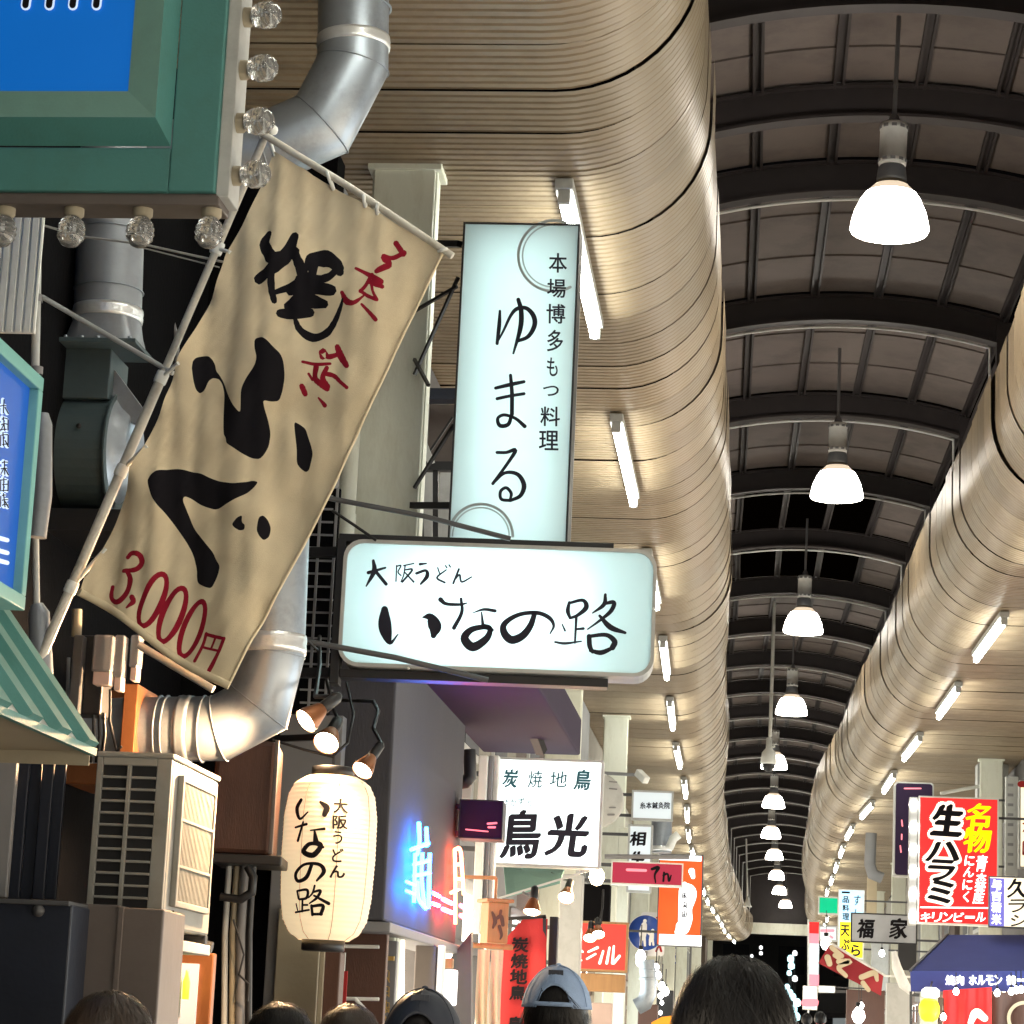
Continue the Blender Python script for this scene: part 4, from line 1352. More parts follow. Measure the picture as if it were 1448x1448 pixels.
OSAKA = [[(521,810,5),(545,803,3)],[(528,793,4),(529,808,7),(518,829,2)],[(532,809,5),(546,826,5)],
 [(561,800,2),(560,822,2)],[(561,801,2),(567,800,2),(563,809,2),(567,814,2)],[(571,800,2),(585,797,2)],[(573,800,2),(571,813,2),(567,823,1.5)],[(573,806,2),(583,806,3),(569,823,3)],[(573,810,2),(585,823,3)],
 [(594,798,4),(603,797,2)],[(589,811,4),(602,807,4),(604,815,6),(595,826,3)],[(619,803,2),(622,812,2)],[(631,806,2),(618,817,3),(629,824,3)],[(630,800,2),(632,803,2)],[(635,799,2),(637,802,2)],
 [(649,805,3),(641,825,3)],[(644,819,2),(650,813,3),(653,823,3),(667,816,2)]]
M['ink'] = mat('sign_ink', (0.018, 0.018, 0.03), 0.6, 0, 0.3, 20, spec=0.2)
characters(fa, 'brush_character', INANO, ((0, 2), (2, 7), (7, 8), (8, 99)), on_plane(wpl), M['ink'])
characters(fa, 'small_character', OSAKA, ((0, 3), (3, 9), (9, 11), (11, 15), (15, 99)), on_plane(wpl), M['ink'])
# black rails and the post they hang on
mb = MB(); a = pxrect(wpl, 478, 759, 868, 770); wpl.slab(mb, a[0], a[1], a[2], a[3], -.14, -.03); part(ws, 'top_rail', mb, M['black'], .003)
mb = MB(); a = pxrect(wpl, 478, 951, 860, 963); wpl.slab(mb, a[0], a[1], a[2], a[3], -.14, -.03); part(ws, 'bottom_rail', mb, M['black'], .003)
mb = MB(); a = pxrect(wpl, 470, 759, 483, 965); wpl.slab(mb, a[0], a[1], a[2], a[3], -.14, -.03); part(ws, 'post', mb, M['black'], .003)
for vv in (a[2] + .05, a[3] - .05):
    mb = MB(); q = wpl.pt(a[0], vv, -.08); mb.bar(q, (-2.2, q.y + .1, q.z), .04); part(ws, 'wall_arm', mb, M['black'])
for (px, py) in ((578, 946), (924, 862)):
    mb = MB(); mb.lathe(wpl.pt(*wpl.uv(px, py), .015), [(.006, 0), (.006, .006), (0, .008)], 10, wpl.N); part(ws, 'screw', mb, M['white'])
# black wire grid beside it
t = thing('wire_grid', 'black wall panel covered by pale square wire mesh left of the white sign', 'grid', P(452, 990, 10.75))
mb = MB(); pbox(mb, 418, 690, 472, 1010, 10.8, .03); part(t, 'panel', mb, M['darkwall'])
gp = front(450, 850, 10.72)
for i in range(17):
    y = 700 + i * 18.3
    mb = MB(); a = pxrect(gp, 424, y, 471, y + 2.6); gp.slab(mb, a[0], a[1], a[2], a[3], -.004, .004); part(t, 'wire', mb, M['grey'])
for x in (446, 469):
    mb = MB(); a = pxrect(gp, x - 1.8, 690, x + 1.8, 1000); gp.slab(mb, a[0], a[1], a[2], a[3], .004, .012); part(t, 'wire', mb, M['grey'])
# stays in front of the sign
mb = MB(); mb.tube([P(462, 704, 10.2), P(600, 730, 10.25), P(722, 762, 10.3)], .011, 8)
tag(part(None, 'stay_rod', mb, M['darkgrey'], origin=P(462, 704, 10.2)), 'dark stay rod slanting across the top of the white light box', 'rod')
mb = MB(); mb.tube([P(362, 905, 10.0), P(440, 908, 10.05), P(560, 930, 10.1), P(690, 962, 10.2)], .012, 8)
tag(part(None, 'stay_rod', mb, M['darkgrey'], origin=P(362, 905, 10.0)), 'dark stay rod slanting across the bottom of the white light box', 'rod')
cord('black cable from the duct to the top corner of the white light box', [P(470, 722, 10.35), P(500, 742, 10.35), P(532, 764, 10.35)], .007, 'black')

# =================================================================== tall vertical sign
TY = 11.25
tpl = front(730, 540, TY, 0.6)
ts = thing('vertical_sign', 'tall pale blue vertical light box sign with black calligraphy', 'sign', tpl.O)
u0, u1, v0, v1 = pxrect(tpl, 646, 318, 808, 800)
M['tallface'] = acrylic('pale_acrylic', (0.80, 0.92, 0.93))
mb = MB(); tpl.slab(mb, u0, u1, v0, v1, -.004, 0); fa = part(ts, 'face', mb, M['tallface'])
mb = MB(); e = .009
for a in ((u0 - e, u0, v0 - e, v1 + e), (u1, u1 + e, v0 - e, v1 + e), (u0, u1, v1, v1 + e), (u0, u1, v0 - e, v0)):
    tpl.slab(mb, *a, -.2, .008)
part(ts, 'frame', mb, M['black'], .002)
mb = MB(); tpl.slab(mb, u0 - e, u1 + e, v0 - e, v1 + e, -.215, -.2); part(ts, 'back', mb, M['greywhite'])
M['talltube'] = glow('tall_sign_tube', (0.95, 1.0, 0.97), 5.6)
for (uu, a, b) in ((.78, .02, .98), (.5, .02, .98), (.22, .02, .98)):
    mb = MB(); x = u0 + (u1 - u0) * uu
    mb.tube([tpl.pt(x, v0 + (v1 - v0) * a, -.12), tpl.pt(x, v0 + (v1 - v0) * b, -.12)], .014, 8); part(ts, 'tube', mb, M['talltube'])
YUMARU = [[(707,440,3),(706,460,5),(703,486,4)],[(703,485,2),(712,468,3),(722,447,4),(731,437,5),(744,436,5),(754,446,6),(756,460,6),(747,476,5),(731,483,4)],[(733,424,5),(737,440,6),(736,464,6),(726,500,2.5)],
 [(701,549,4),(722,544,5),(741,540,4)],[(703,564,4),(722,560,4),(741,557,4)],[(722,531,4),(724,556,5),(724,586,5)],[(724,584,4),(719,600,5),(707,602,5),(704,592,4),(713,587,4),(729,592,4),(742,603,5)],
 [(703,640,4),(716,640,4),(729,637,5),(716,658,4),(697,684,4)],[(698,683,3),(714,669,4),(732,671,5),(741,686,6),(736,701,5),(722,708,4)],[(722,708,4),(709,706,4),(708,695,4),(716,690,4),(723,698,4),(721,708,3)]]
characters(fa, 'brush_character', YUMARU, ((0, 3), (3, 7), (7, 99)), on_plane(tpl), M['ink'], scale=1.15)
for ch, x, y, w, h in (('本', 789, 372, 25, 27), ('場', 787, 408, 26, 26), ('博', 786, 444, 26, 27), ('多', 785, 482, 22, 30), ('も', 781, 519, 15, 26), ('つ', 779, 553, 22, 14), ('料', 778, 589, 27, 27), ('理', 776, 623, 27, 27)):
    mb = MB(); put_glyph(mb, tpl, ch, x, y, w, h, .003, .014, shear=-.03); part(fa, 'small_character', mb, M['ink'], fix=False)
M['ringgrey'] = mat('ring_print', (0.42, 0.47, 0.48), 0.5)
mb = MB()
def ringpx(cx, cy, r, a0, a1, w, n=40): return [(cx + r * math.cos(R_(a0 + (a1 - a0) * i / n)), cy + r * math.sin(R_(a0 + (a1 - a0) * i / n)), w) for i in range(n + 1)]
put_strokes(mb, [ringpx(783, 362, 50, 62, 290, 4), ringpx(783, 362, 44, 70, 280, 2)], on_plane(tpl), .0022, .0001); part(fa, 'ring_print', mb, M['ringgrey'], fix=False); mb = MB()
put_strokes(mb, [ringpx(680, 758, 45, 180, 360, 4), ringpx(680, 758, 40, 180, 360, 2)], on_plane(tpl), .0022, .0001)
part(fa, 'ring_print', mb, M['ringgrey'], fix=False)
# struts to the column
mb = MB()
for a, b in (((586, 440), (646, 405)), ((586, 530), (648, 392)), ((586, 508), (606, 545)), ((586, 690), (642, 600))):
    mb = MB(); mb.bar(P(*a, 11.6), P(*b, 11.42), .014); part(ts, 'strut', mb, M['black'])
for yy in (345, 715):
    mb = MB(); mb.bar(P(580 if yy < 400 else 572, yy, 11.7), P(650, yy, 11.42), .03); part(ts, 'strut', mb, M['black'])

# =================================================================== paper lantern and its lamps
LY = 10.0
lc = P(464, 1214, LY)
lt = thing('paper_lantern', 'glowing cream paper lantern with black brush lettering and black rims', 'lantern', P(460, 1342, LY))
k = LY / FPX
zt_, zb_ = P(467, 1098, LY).z, P(460, 1330, LY).z
H_ = zt_ - zb_
def lr(t):   # 0 bottom .. 1 top
    pts = [(0, 36), (.04, 50), (.12, 60), (.25, 64.5), (.5, 67), (.75, 66.5), (.88, 62), (.95, 54), (.985, 42), (1, 34)]
    for (a, ra), (b, rb2) in zip(pts, pts[1:]):
        if t <= b:
            q = (t - a) / (b - a); return (ra + (rb2 - ra) * q) * k
    return 34 * k
prof = []
NR = 34
for i in range(NR * 4 + 1):
    t_ = i / (NR * 4); prof.append((lr(t_) - .0022 * abs(math.sin(math.pi * NR * t_)) + .001, t_ * H_))
M['lantern'] = glow('lit_paper', (1.0, 0.76, 0.46), 0.42, base=(0.8, 0.7, 0.5), rough=.8, var=.05, scale=5)
mb = MB(); mb.lathe((lc.x, lc.y, zb_), prof, 48); sh = part(lt, 'shade', mb, M['lantern'], fix=False)
mb = MB(); mb.lathe((lc.x, lc.y, zb_), [(.0, .002), (.085, .002), (.085, -.038), (.078, -.042), (0, -.042)], 32)
part(lt, 'bottom_rim', mb, M['black'])
mb = MB(); mb.lathe((lc.x, lc.y, zt_), [(.0, -.002), (.085, -.002), (.085, .034), (.078, .038), (0, .038)], 32); part(lt, 'top_rim', mb, M['black'])
M['paperrib'] = mat('paper_seam', (0.45, 0.33, 0.18), 0.8)
for a in range(8):
    an = 2 * math.pi * a / 8 + .35
    mb = MB(); mb.tube([(lc.x + math.cos(an) * (lr(t / 24) + .001), lc.y + math.sin(an) * (lr(t / 24) + .001), zb_ + H_ * t / 24) for t in range(25)], .0012, 5); part(sh, 'seam', mb, M['paperrib'])
mb = MB(); mb.tube([(lc.x, lc.y, zt_ + .03), (lc.x, lc.y, zt_ + .16)], .006, 6); mb.bar((lc.x, lc.y, zt_ + .16), (-2.2, lc.y + .3, zt_ + .16), .025); part(lt, 'hanger', mb, M['black'])
def on_lantern(px, py, n):
    p = P(px, py, LY - .16)
    z = p.z; t_ = min(max((z - zb_) / H_, 0), 1); r = lr(t_) + n
    dx = (P(px, py, LY - .12).x - lc.x) / r
    a = math.asin(max(-.97, min(.97, dx)))
    return Vector((lc.x + r * math.sin(a), lc.y - r * math.cos(a), z))
LTXT = [[(428,1131,5),(422,1143,6),(427,1158,4),(439,1149,2)],[(457,1135,4),(466,1143,9),(463,1153,7)],
 [(420,1170,3),(437,1166,4)],[(432,1163,3),(424,1189,4)],[(443,1175,2),(463,1173,4)],[(449,1176,3),(451,1192,9)],[(450,1192,7),(458,1197,7),(447,1210,8),(433,1205,7),(440,1195,6),(450,1194,5),(461,1199,4)],
 [(445,1223,5),(437,1241,6),(424,1246,5),(421,1235,5),(434,1223,4),(455,1223,5),(462,1233,6),(452,1246,3)],
 [(423,1260,3),(425,1271,3)],[(423,1260,3),(438,1259,4),(437,1270,4),(426,1272,3)],[(431,1272,3),(430,1289,3)],[(431,1280,3),(438,1280,3)],[(421,1278,2),(423,1287,2)],[(420,1290,3),(440,1287,3)],
 [(449,1253,3),(446,1263,3),(440,1270,2)],[(447,1262,3),(457,1260,4),(452,1270,4),(441,1278,2)],[(448,1267,3),(468,1278,5)],[(444,1281,4),(445,1294,4)],[(444,1282,4),(460,1281,5),(457,1293,5)],[(445,1293,4),(458,1293,4)]]
characters(sh, 'brush_character', LTXT, ((0, 2), (2, 7), (7, 8), (8, 99)), on_lantern, M['matteblack'], .0035)
class LanternPlane:
    pass
mb = MB()
def put_glyph_fn(mb, ch, px, py, w, h, fn, n, bold):
    vs, fs, (x0, x1, y0, y1) = glyph(ch)
    for k, (ox, oy) in enumerate(bold_shifts(bold)):
        mb.add([fn(px + ((x - (x0 + x1) / 2) / (x1 - x0)) * w + ox * w, py - ((y - (y0 + y1) / 2) / (y1 - y0)) * h - oy * w, n + .00006 * k) for x, y in vs], fs)
for ch, x, y, w, h in (('大', 485, 1140, 19, 20), ('阪', 484, 1163, 19, 19), ('う', 481, 1185, 12, 18), ('ど', 481, 1210, 15, 19), ('ん', 480, 1233, 20, 17)):
    mb = MB(); put_glyph_fn(mb, ch, x, y, w, h, on_lantern, .004, .03); part(sh, 'small_character', mb, M['matteblack'], fix=False)
M['warmlamp'] = glow('warm_lamp_face', (1.0, 0.86, 0.62), 22)
def clamp_lamp(label, px, py, Y, aim, arm, power=8.0, r=.052, spot=True):
    c = P(px, py, Y); aim = Vector(aim).normalized()
    t = thing('clamp_lamp', label, 'lamp', c, 'small spot lamps by the lantern')
    mb = MB(); mb.lathe(c, [(r, 0), (r * .96, -.02), (r * .55, -.075), (r * .40, -.085)], 22, aim); part(t, 'reflector', mb, M['copper'], fix=False)
    mb = MB(); mb.lathe(c, [(r * .94, -.004), (r * .7, .006), (0, .012)], 22, aim); part(t, 'lens', mb, M['warmlamp'], fix=False)
    mb = MB(); mb.lathe(c - aim * .082, [(r * .42, 0), (r * .5, -.01), (r * .45, -.07), (.01, -.085), (0, -.085)], 16, aim); part(t, 'holder', mb, M['black'])
    mb = MB(); mb.tube([c - aim * .16] + [P(*q) for q in arm], .008, 8); part(t, 'arm', mb, M['black'])
    if spot:
        ld = bpy.data.lights.new('lamp_light', 'SPOT'); ld.energy = power; ld.color = (1, .62, .32); ld.spot_size = R_(172); ld.spot_blend = .4; ld.shadow_soft_size = .04
        lo = bpy.data.objects.new('lamp_light', ld); col.objects.link(lo); lo.parent = t
        lo.location = aim * .03; lo.rotation_euler = aim.to_track_quat('-Z', 'Y').to_euler()
    return t
clamp_lamp('lit clamp lamp nearest the mitred duct', 432, 1020, 8.65, (-.58, -.45, -.6), [(446, 985, 8.8), (452, 940, 9.6), (452, 900, 10.7)], 190, .046)
clamp_lamp('lit clamp lamp under the other lamp, above the lantern', 461, 1051, 9.95, (-.15, -.72, -.68), [(470, 1000, 10.2), (462, 960, 10.6)], 12)
clamp_lamp('lit gooseneck lamp at the top right of the lantern', 512, 1090, 9.8, (-.35, -.6, -.75), [(528, 1030, 10.0), (535, 1005, 10.1), (528, 992, 10.2), (475, 990, 10.5)], 14, .042)
cord('black cable looping below the clamp lamps', [P(385, 1046, 10.0), P(430, 1060, 10.0), P(470, 1070, 10.0), P(492, 1050, 10.0), P(500, 1010, 10.1), P(490, 965, 10.3)], .006, 'black')
cord('black cable from the duct to the clamp lamps', [P(365, 905, 9.9), P(435, 906, 10.0), P(450, 920, 10.1), P(452, 945, 10.1)], .006, 'black')
# =================================================================== shop buildings along both sides
M['shopglow'] = glow('lit_shop_window', (1.0, 0.87, 0.68), 3.3, base=(.5, .4, .3), var=.5, scale=2.5)
M['shopcool'] = glow('lit_shop_window_cool', (0.92, 0.98, 0.95), 3.3, base=(.5, .5, .45), var=.4, scale=2.5)
wallcols = [(0.34, 0.31, 0.26), (0.20, 0.19, 0.19), (0.42, 0.40, 0.34), (0.16, 0.12, 0.10), (0.30, 0.30, 0.31)]
WM = [mat('shop_wall_%d' % i, c, .75, 0, .12, 4, .2, 60, dirt=tuple(v * .5 for v in c), dirt_amt=.5) for i, c in enumerate([tuple(v * .6 for v in q) for q in wallcols])]
def shop(side, y0, y1, x, i, label):
    s = side
    t = thing('shop_building', label, 'building', (x, (y0 + y1) / 2, 0), 'shop fronts along the arcade')
    o = lambda d: x + s * d          # d goes back from the street face
    def b(mb, d0, d1, ya, yb, za, zb): mb.bb(min(o(d0), o(d1)), max(o(d0), o(d1)), ya, yb, za, zb); return mb
    part(t, 'upper_wall', b(MB(), 0, .3, y0, y1, 2.75, ZC + 3.98), WM[i % 5], .01)
    for ya, yb in ((y0, y0 + .25), (y1 - .25, y1)):
        part(t, 'pier', b(MB(), 0, .3, ya, yb, 0, 2.75), WM[i % 5], .01)
    gl = part(t, 'shop_window', b(MB(), .16, .2, y0 + .25, y1 - .25, .1, 2.75), M['shopglow'] if i % 3 else M['shopcool'])
    n = 4
    for k in range(1, n):
        ym = y0 + .25 + (y1 - y0 - .5) * k / n
        part(gl, 'mullion', b(MB(), .10, .165, ym - .03, ym + .03, .1, 2.6), M['darkwood'] if i % 2 else M['darkgrey'])
    part(gl, 'transom', b(MB(), .09, .165, y0 + .25, y1 - .25, 2.15, 2.22), M['darkwood'] if i % 2 else M['darkgrey'])
    part(t, 'lintel', b(MB(), -.06, .2, y0, y1, 2.62, 2.9), M['darkwood'] if i % 2 else M['grey'], .01)
    for k in range(2):
        ym = y0 + (y1 - y0) * (.3 + .4 * k)
        w = part(t, 'window', b(MB(), -.03, .02, ym - .5, ym + .5, 3.5, 4.6), M['greywhite'], .01)
        part(w, 'pane', b(MB(), -.035, -.028, ym - .45, ym + .45, 3.56, 4.54), M['navy'])
    return t
i = 0
for y in [-12.0 + 5.4 * k for k in range(3)]:
    shop(-1, y, y + 5.2, -2.3, i, 'shop front on the left behind the viewer'); i += 1
LBL = ['shop wall on the left behind the neon panel', 'shop wall on the left below the square white sign', 'shop wall behind the red banner row on the left',
       'left shop wall beside the fourth column', 'left shop wall beyond the round traffic sign', 'left shop wall far along', 'left shop wall very far along', 'left shop wall near the far end',
       'left shop wall second from the far end', 'last left shop wall']
y = 11.45
for k in range(18):
    if y > Y1 - 2: break
    x = -2.14 + bl(y + 2.6)
    lab = LBL[k] if k < len(LBL) else 'shop wall on the left close to the far end, one of the last'
    shop(-1, y, y + 5.25, x, k + 1, lab); y += 5.3
for k in range(5):
    for sd, xx in ((-1, -2.4), (1, 4.4)):
        shop(sd, 109 + 5.5 * k, 114.2 + 5.5 * k, xx + (k * .1), k, 'lit shop front past the far end on the ' + ('left' if sd < 0 else 'right'))
y = -12.0; k = 0
while y < Y1 - 2:
    x = 3.86 + br(y + 2.6) * .6
    lab = ('shop front on the right out of view' if y < 30 else ORD[min(max(0, int((y - 30) / 5.3)), 20)] + ' shop wall in view on the right side')
    shop(1, y, y + 5.25, x, k + 2, lab); y += 5.3; k += 1

# =================================================================== signs: generic light box
def box_sign(name, label, rect, Y, face, case='greywhite', depth=.15, rim=.012, glyphs=(), ink='ink', bold=.02, rz=0.0, cat='sign', outline=None, strokes=(), stroke_ink=None, group=None, radius=0.0, arm=None):
    x0, y0, x1, y1 = rect
    pl = front((x0 + x1) / 2, (y0 + y1) / 2, Y, rz)
    t = thing(name, label, cat, pl.O, group)
    u0, u1, v0, v1 = pxrect(pl, x0, y0, x1, y1)
    mb = MB()
    if radius: pl.poly(mb, pl.rrect(u0, u1, v0, v1, radius), -depth, -.004)
    else: pl.slab(mb, u0, u1, v0, v1, -depth, -.004)
    part(t, 'case', mb, M[case], .004)
    mb = MB()
    if radius: pl.poly(mb, pl.rrect(u0 + rim, u1 - rim, v0 + rim, v1 - rim, radius * .8), -.01, 0.003)
    else: pl.slab(mb, u0 + rim, u1 - rim, v0 + rim, v1 - rim, -.01, 0.003)
    fa = part(t, 'face', mb, face)
    if not radius:
        mb = MB()
        for a in ((u0, u0 + rim, v0, v1), (u1 - rim, u1, v0, v1), (u0 + rim, u1 - rim, v1 - rim, v1), (u0 + rim, u1 - rim, v0, v0 + rim)): pl.slab(mb, *a, -.02, .008)
        part(t, 'rim', mb, M[case])
    if outline:
        mb = MB()
        for g in glyphs:
            if len(g) > 5 and g[5] != 0: continue
            mb = MB(); put_glyph(mb, pl, g[0], g[1], g[2], g[3], g[4], .006, outline[1], shear=.10); part(fa, 'character_outline', mb, M[outline[0]], fix=False)
    groups = {}
    for g in glyphs: groups.setdefault(g[5] if len(g) > 5 else 0, []).append(g)
    inks = ink if isinstance(ink, (list, tuple)) else [ink]
    for key, gs in groups.items():
        mb = MB()
        for g in gs:
            if max(g[3], g[4]) < 12: put_glyph(mb, pl, g[0], g[1], g[2], g[3], g[4], .009, bold)
            else: m1 = MB(); put_glyph(m1, pl, g[0], g[1], g[2], g[3], g[4], .009, (max(bold, .03) if g[4] >= 40 else min(max(bold, .03), .034)) if g[4] >= 25 else bold * .5, nib=True, shear=.10, rot=random.uniform(-3, 3)); part(fa, 'character', m1, M[inks[key]], fix=False)
        if mb.v: tag(part(fa, 'small_lettering', mb, M[inks[key]], fix=False), kind='stuff')
    if strokes:
        mb = MB(); put_strokes(mb, strokes, on_plane(pl), .009, .0002); part(fa, 'brush_lettering', mb, M[stroke_ink or inks[0]], fix=False)
    if arm is not None:
        mb = MB(); side = -1 if arm < pl.O.x else 1
        e = u0 if side < 0 else u1
        for v in (v0 + (v1 - v0) * .15, v0 + (v1 - v0) * .85):
            q = pl.pt(e, v, -depth / 2); mb = MB(); mb.bar(q, (arm, q.y, q.z), .03); part(t, 'wall_arm', mb, M['darkgrey'])
    return t, pl, fa

M['whitelit'] = glow('white_backlit_face', (0.86, 1.0, 1.0), 1.0, base=(.8, .85, .85))
M['softlit'] = glow('dim_white_face', (0.55, 0.63, 0.67), 0.45, base=(.6, .65, .68))
M['redlit'] = glow('red_glow_sign_and_cloth', (0.85, 0.03, 0.028), 0.72, base=(.3, .01, .01))
M['salmonlit'] = glow('salmon_backlit_face', (0.95, 0.07, 0.05), 0.7, base=(.3, .02, .015))
M['orangelit'] = glow('orange_backlit_face', (1.0, 0.09, 0.018), 0.85, base=(.3, .04, .01), var=.4, scale=3)
M['whiteprint'] = glow('white_glow_print', (1.0, 1.0, 1.0), 1.2, base=(.8, .8, .8))
M['creamprint'] = glow('cream_glow_print', (1.0, 0.85, 0.75), 0.7)
M['yellowprint'] = glow('yellow_backlit_print', (1.0, 0.72, 0.0), 0.7)
M['yellowlit'] = glow('yellow_backlit_face', (1.0, 0.8, 0.03), 0.7)
M['creamlit'] = glow('cream_backlit_face', (1.0, 0.88, 0.66), 0.6)
M['violetlit'] = glow('violet_backlit_face', (0.13, 0.12, 0.42), 0.8)
M['skylit'] = glow('pale_blue_backlit_face', (0.45, 0.78, 1.0), 0.65)
M['greenlit'] = glow('green_backlit_face', (0.0, 0.32, 0.15), 0.9)
M['tealink'] = mat('teal_ink', (0.02, 0.12, 0.16), .6)
M['crimson'] = glow('crimson_face', (0.36, 0.02, 0.05), 0.4, base=(.3, .03, .06))
M['pinkprint'] = glow('pink_print', (0.8, 0.2, 0.25), 0.8)
M['whitelamp'] = glow('white_lamp', (1.0, 0.97, 0.92), 9)
M['warmbulb'] = glow('warm_bulb', (1.0, 0.80, 0.50), 14)

# square white sign of the charcoal grill shop
KY = 15.6
box_sign('light_box_sign', 'square glowing white sign with two large black characters and teal small ones', (700, 1073, 851, 1226), KY, M['whitelit'], 'greywhite', .18, .014,
         [('炭', 722, 1101, 20, 25), ('焼', 757, 1102, 20, 24), ('地', 790, 1102, 24, 22), ('鳥', 824, 1103, 22, 28),
          ('さ', 715, 1136, 8, 12, 0), ('か', 726, 1135, 8, 11, 0), ('ず', 737, 1133, 9, 9, 0), ('り', 749, 1137, 4, 11, 0), ('鳥', 737, 1180, 52, 66, 1), ('光', 803, 1181, 56, 58, 1)], ['tealink', 'ink'], .015, 1.0, arm=-2.1)
box_sign('dark_sign', 'dark purple unlit box sign in front of the square white sign', (649, 1131, 711, 1186), 13.4, M['purpledark'], 'black', .25, .006, (), strokes=[[(659, 1173, 2), (690, 1176, 2)], [(690, 1165, 3), (702, 1164, 3)], [(691, 1170, 3), (700, 1170, 3)]], stroke_ink='pinkprint', rz=2, arm=-2.1)
# neon panel -------------------------------------------------------------
npl = PL(PX(600, 1200, -1.62), Vector((0, 1, 0)))
nt_ = thing('neon_panel', 'grey wall panel glowing with blue and red neon tube characters', 'panel', npl.O)
u0, u1 = npl.uv(548, 1200)[0], npl.uv(650, 1200)[0]; vt = npl.uv(600, 930)[1]; vb_ = npl.uv(600, 1321)[1]
mb = MB(); npl.slab(mb, u0, u1, vb_, vt, -.3, 0); part(nt_, 'panel', mb, M['stucco'], .01)
mb = MB(); npl.slab(mb, u0, u1, vb_ - .05, vb_ - .005, -.2, .03); part(nt_, 'bottom_rail', mb, M['grey'], .006)
M['neonblue'] = glow('blue_neon', (0.012, 0.19, 1.0), 42.0)
M['supportglow'] = glow('red_neon_glow', (1.0, 0.025, 0.06), 36.0)
M['neonorange'] = glow('orange_neon', (1.0, 0.12, 0.05), 18.0)
def neon(name, sts, m, r=.0095, off=.04):
    mb = MB()
    for st in sts:
        c = catmull([(x, y, 0) for x, y in st], 5)
        mb.tube([npl.pt(*npl.uv(x, y), off) for x, y, _ in c], r, 7)
    return part(nt_, name, mb, M[m], fix=False)
neon('blue_neon', [[(580, 1163), (581, 1190), (578, 1208)], [(591, 1170), (592, 1196)], [(569, 1201), (594, 1192)], [(575, 1206), (573, 1276)], [(596, 1206), (594, 1284)], [(585, 1205), (584, 1240), (588, 1280)],
                   [(573, 1222), (596, 1216)], [(573, 1238), (596, 1234)], [(578, 1246), (580, 1270), (590, 1284)]], 'neonblue')
neon('blue_neon', [[(559, 1246), (571, 1251)], [(559, 1259), (571, 1264)], [(597, 1262), (607, 1267)], [(597, 1277), (606, 1280)]], 'neonblue', .008, .05)
neon('red_neon_glow', [[(632, 1201), (633, 1240), (633, 1262)], [(632, 1201), (640, 1201), (643, 1232), (645, 1264)], [(633, 1222), (642, 1222)], [(633, 1242), (644, 1243)]], 'neonorange')
neon('red_neon_glow', [[(633, 1262), (633, 1306)], [(627, 1262), (636, 1258)]], 'neonorange')
neon('red_neon_glow', [[(615, 1271), (628, 1277)], [(615, 1285), (628, 1290)], [(641, 1280), (655, 1288)], [(641, 1294), (656, 1302)]], 'supportglow', .012)  # tube supports, given the neon's red light as their own emission
# canopy over the neon
t = thing('dark_canopy', 'dark flat canopy above the neon panel with purple neon light put into its colour', 'canopy', (-1.35, 13.5, 3.2))
hz = P(650, 966, 12.0).z
mb = MB(); mb.bb(-1.66, -1.08, 12.0, 15.0, hz, hz + .22); part(t, 'canopy', mb, M['purpledark'], .012)  # neon's purple cast put into the canopy colour
mb = MB()
for x in (-1.12, -1.3):
    mb.bar((x, 12.2, hz + .22), (-1.7, 13.9, hz + 1.0), .03)
part(t, 'stay', mb, M['black'])
mb = MB(); mb.bar(P(728, 962, 14.0), P(766, 1064, 14.3), .05); mb.bar(P(742, 975, 13.8), P(764, 1022, 13.9), .05); part(t, 'strut', mb, M['black'])
t = thing('ribbed_sheet', 'dark vertical ribbed sheet beside the second column', 'sheet', P(750, 1050, 17.0))
mb = MB(); pl = pbox(mb, 712, 950, 778, 1058, 17.0, .03); a = pxrect(pl, 712, 950, 778, 1058)
for i in range(14):
    u = a[0] + (a[1] - a[0]) * i / 14; pl.slab(mb, u, u + .012, a[2], a[3], -.001, .012)
part(t, 'sheet', mb, M['grey'])
t = thing('white_louvre', 'white shutter box seen between the neon panel and the square sign', 'shutter', P(676, 1130, 15.2))
for i, (x0, x1, m_) in enumerate(((652, 668, 'greywhite'), (672, 684, 'white'), (686, 692, 'grey'), (693, 700, 'white'))):
    mb = MB(); pbox(mb, x0, 1068, x1, 1320 if i else 1130, 15.2 + .05 * i, .1); part(t, 'panel', mb, M[m_], .006)
t = thing('ventilation_hood', 'black bent vent pipe under the dark canopy', 'vent', P(662, 1100, 13.9))
mb = MB(); mb.tube([P(664, 1060, 13.9), P(665, 1098, 13.9), P(658, 1106, 13.9), P(645, 1108, 13.9)], .035, 12); part(t, 'pipe', mb, M['black'])
# teal awning below the square sign
t = thing('canvas_awning', 'faded teal canvas awning under the square white sign', 'awning', P(760, 1262, 15.8))
mb = MB()
q = [P(712, 1222, 16.6), P(800, 1222, 16.6), P(792, 1246, 15.8), P(716, 1266, 15.8)]
mb.prism(q, (0, 0, -.015)); part(t, 'canvas', mb, M['tealcloth'])
mb = MB(); mb.bar(P(706, 1270, 15.78), P(842, 1228, 15.78), .012); part(t, 'front_bar', mb, M['greywhite'])
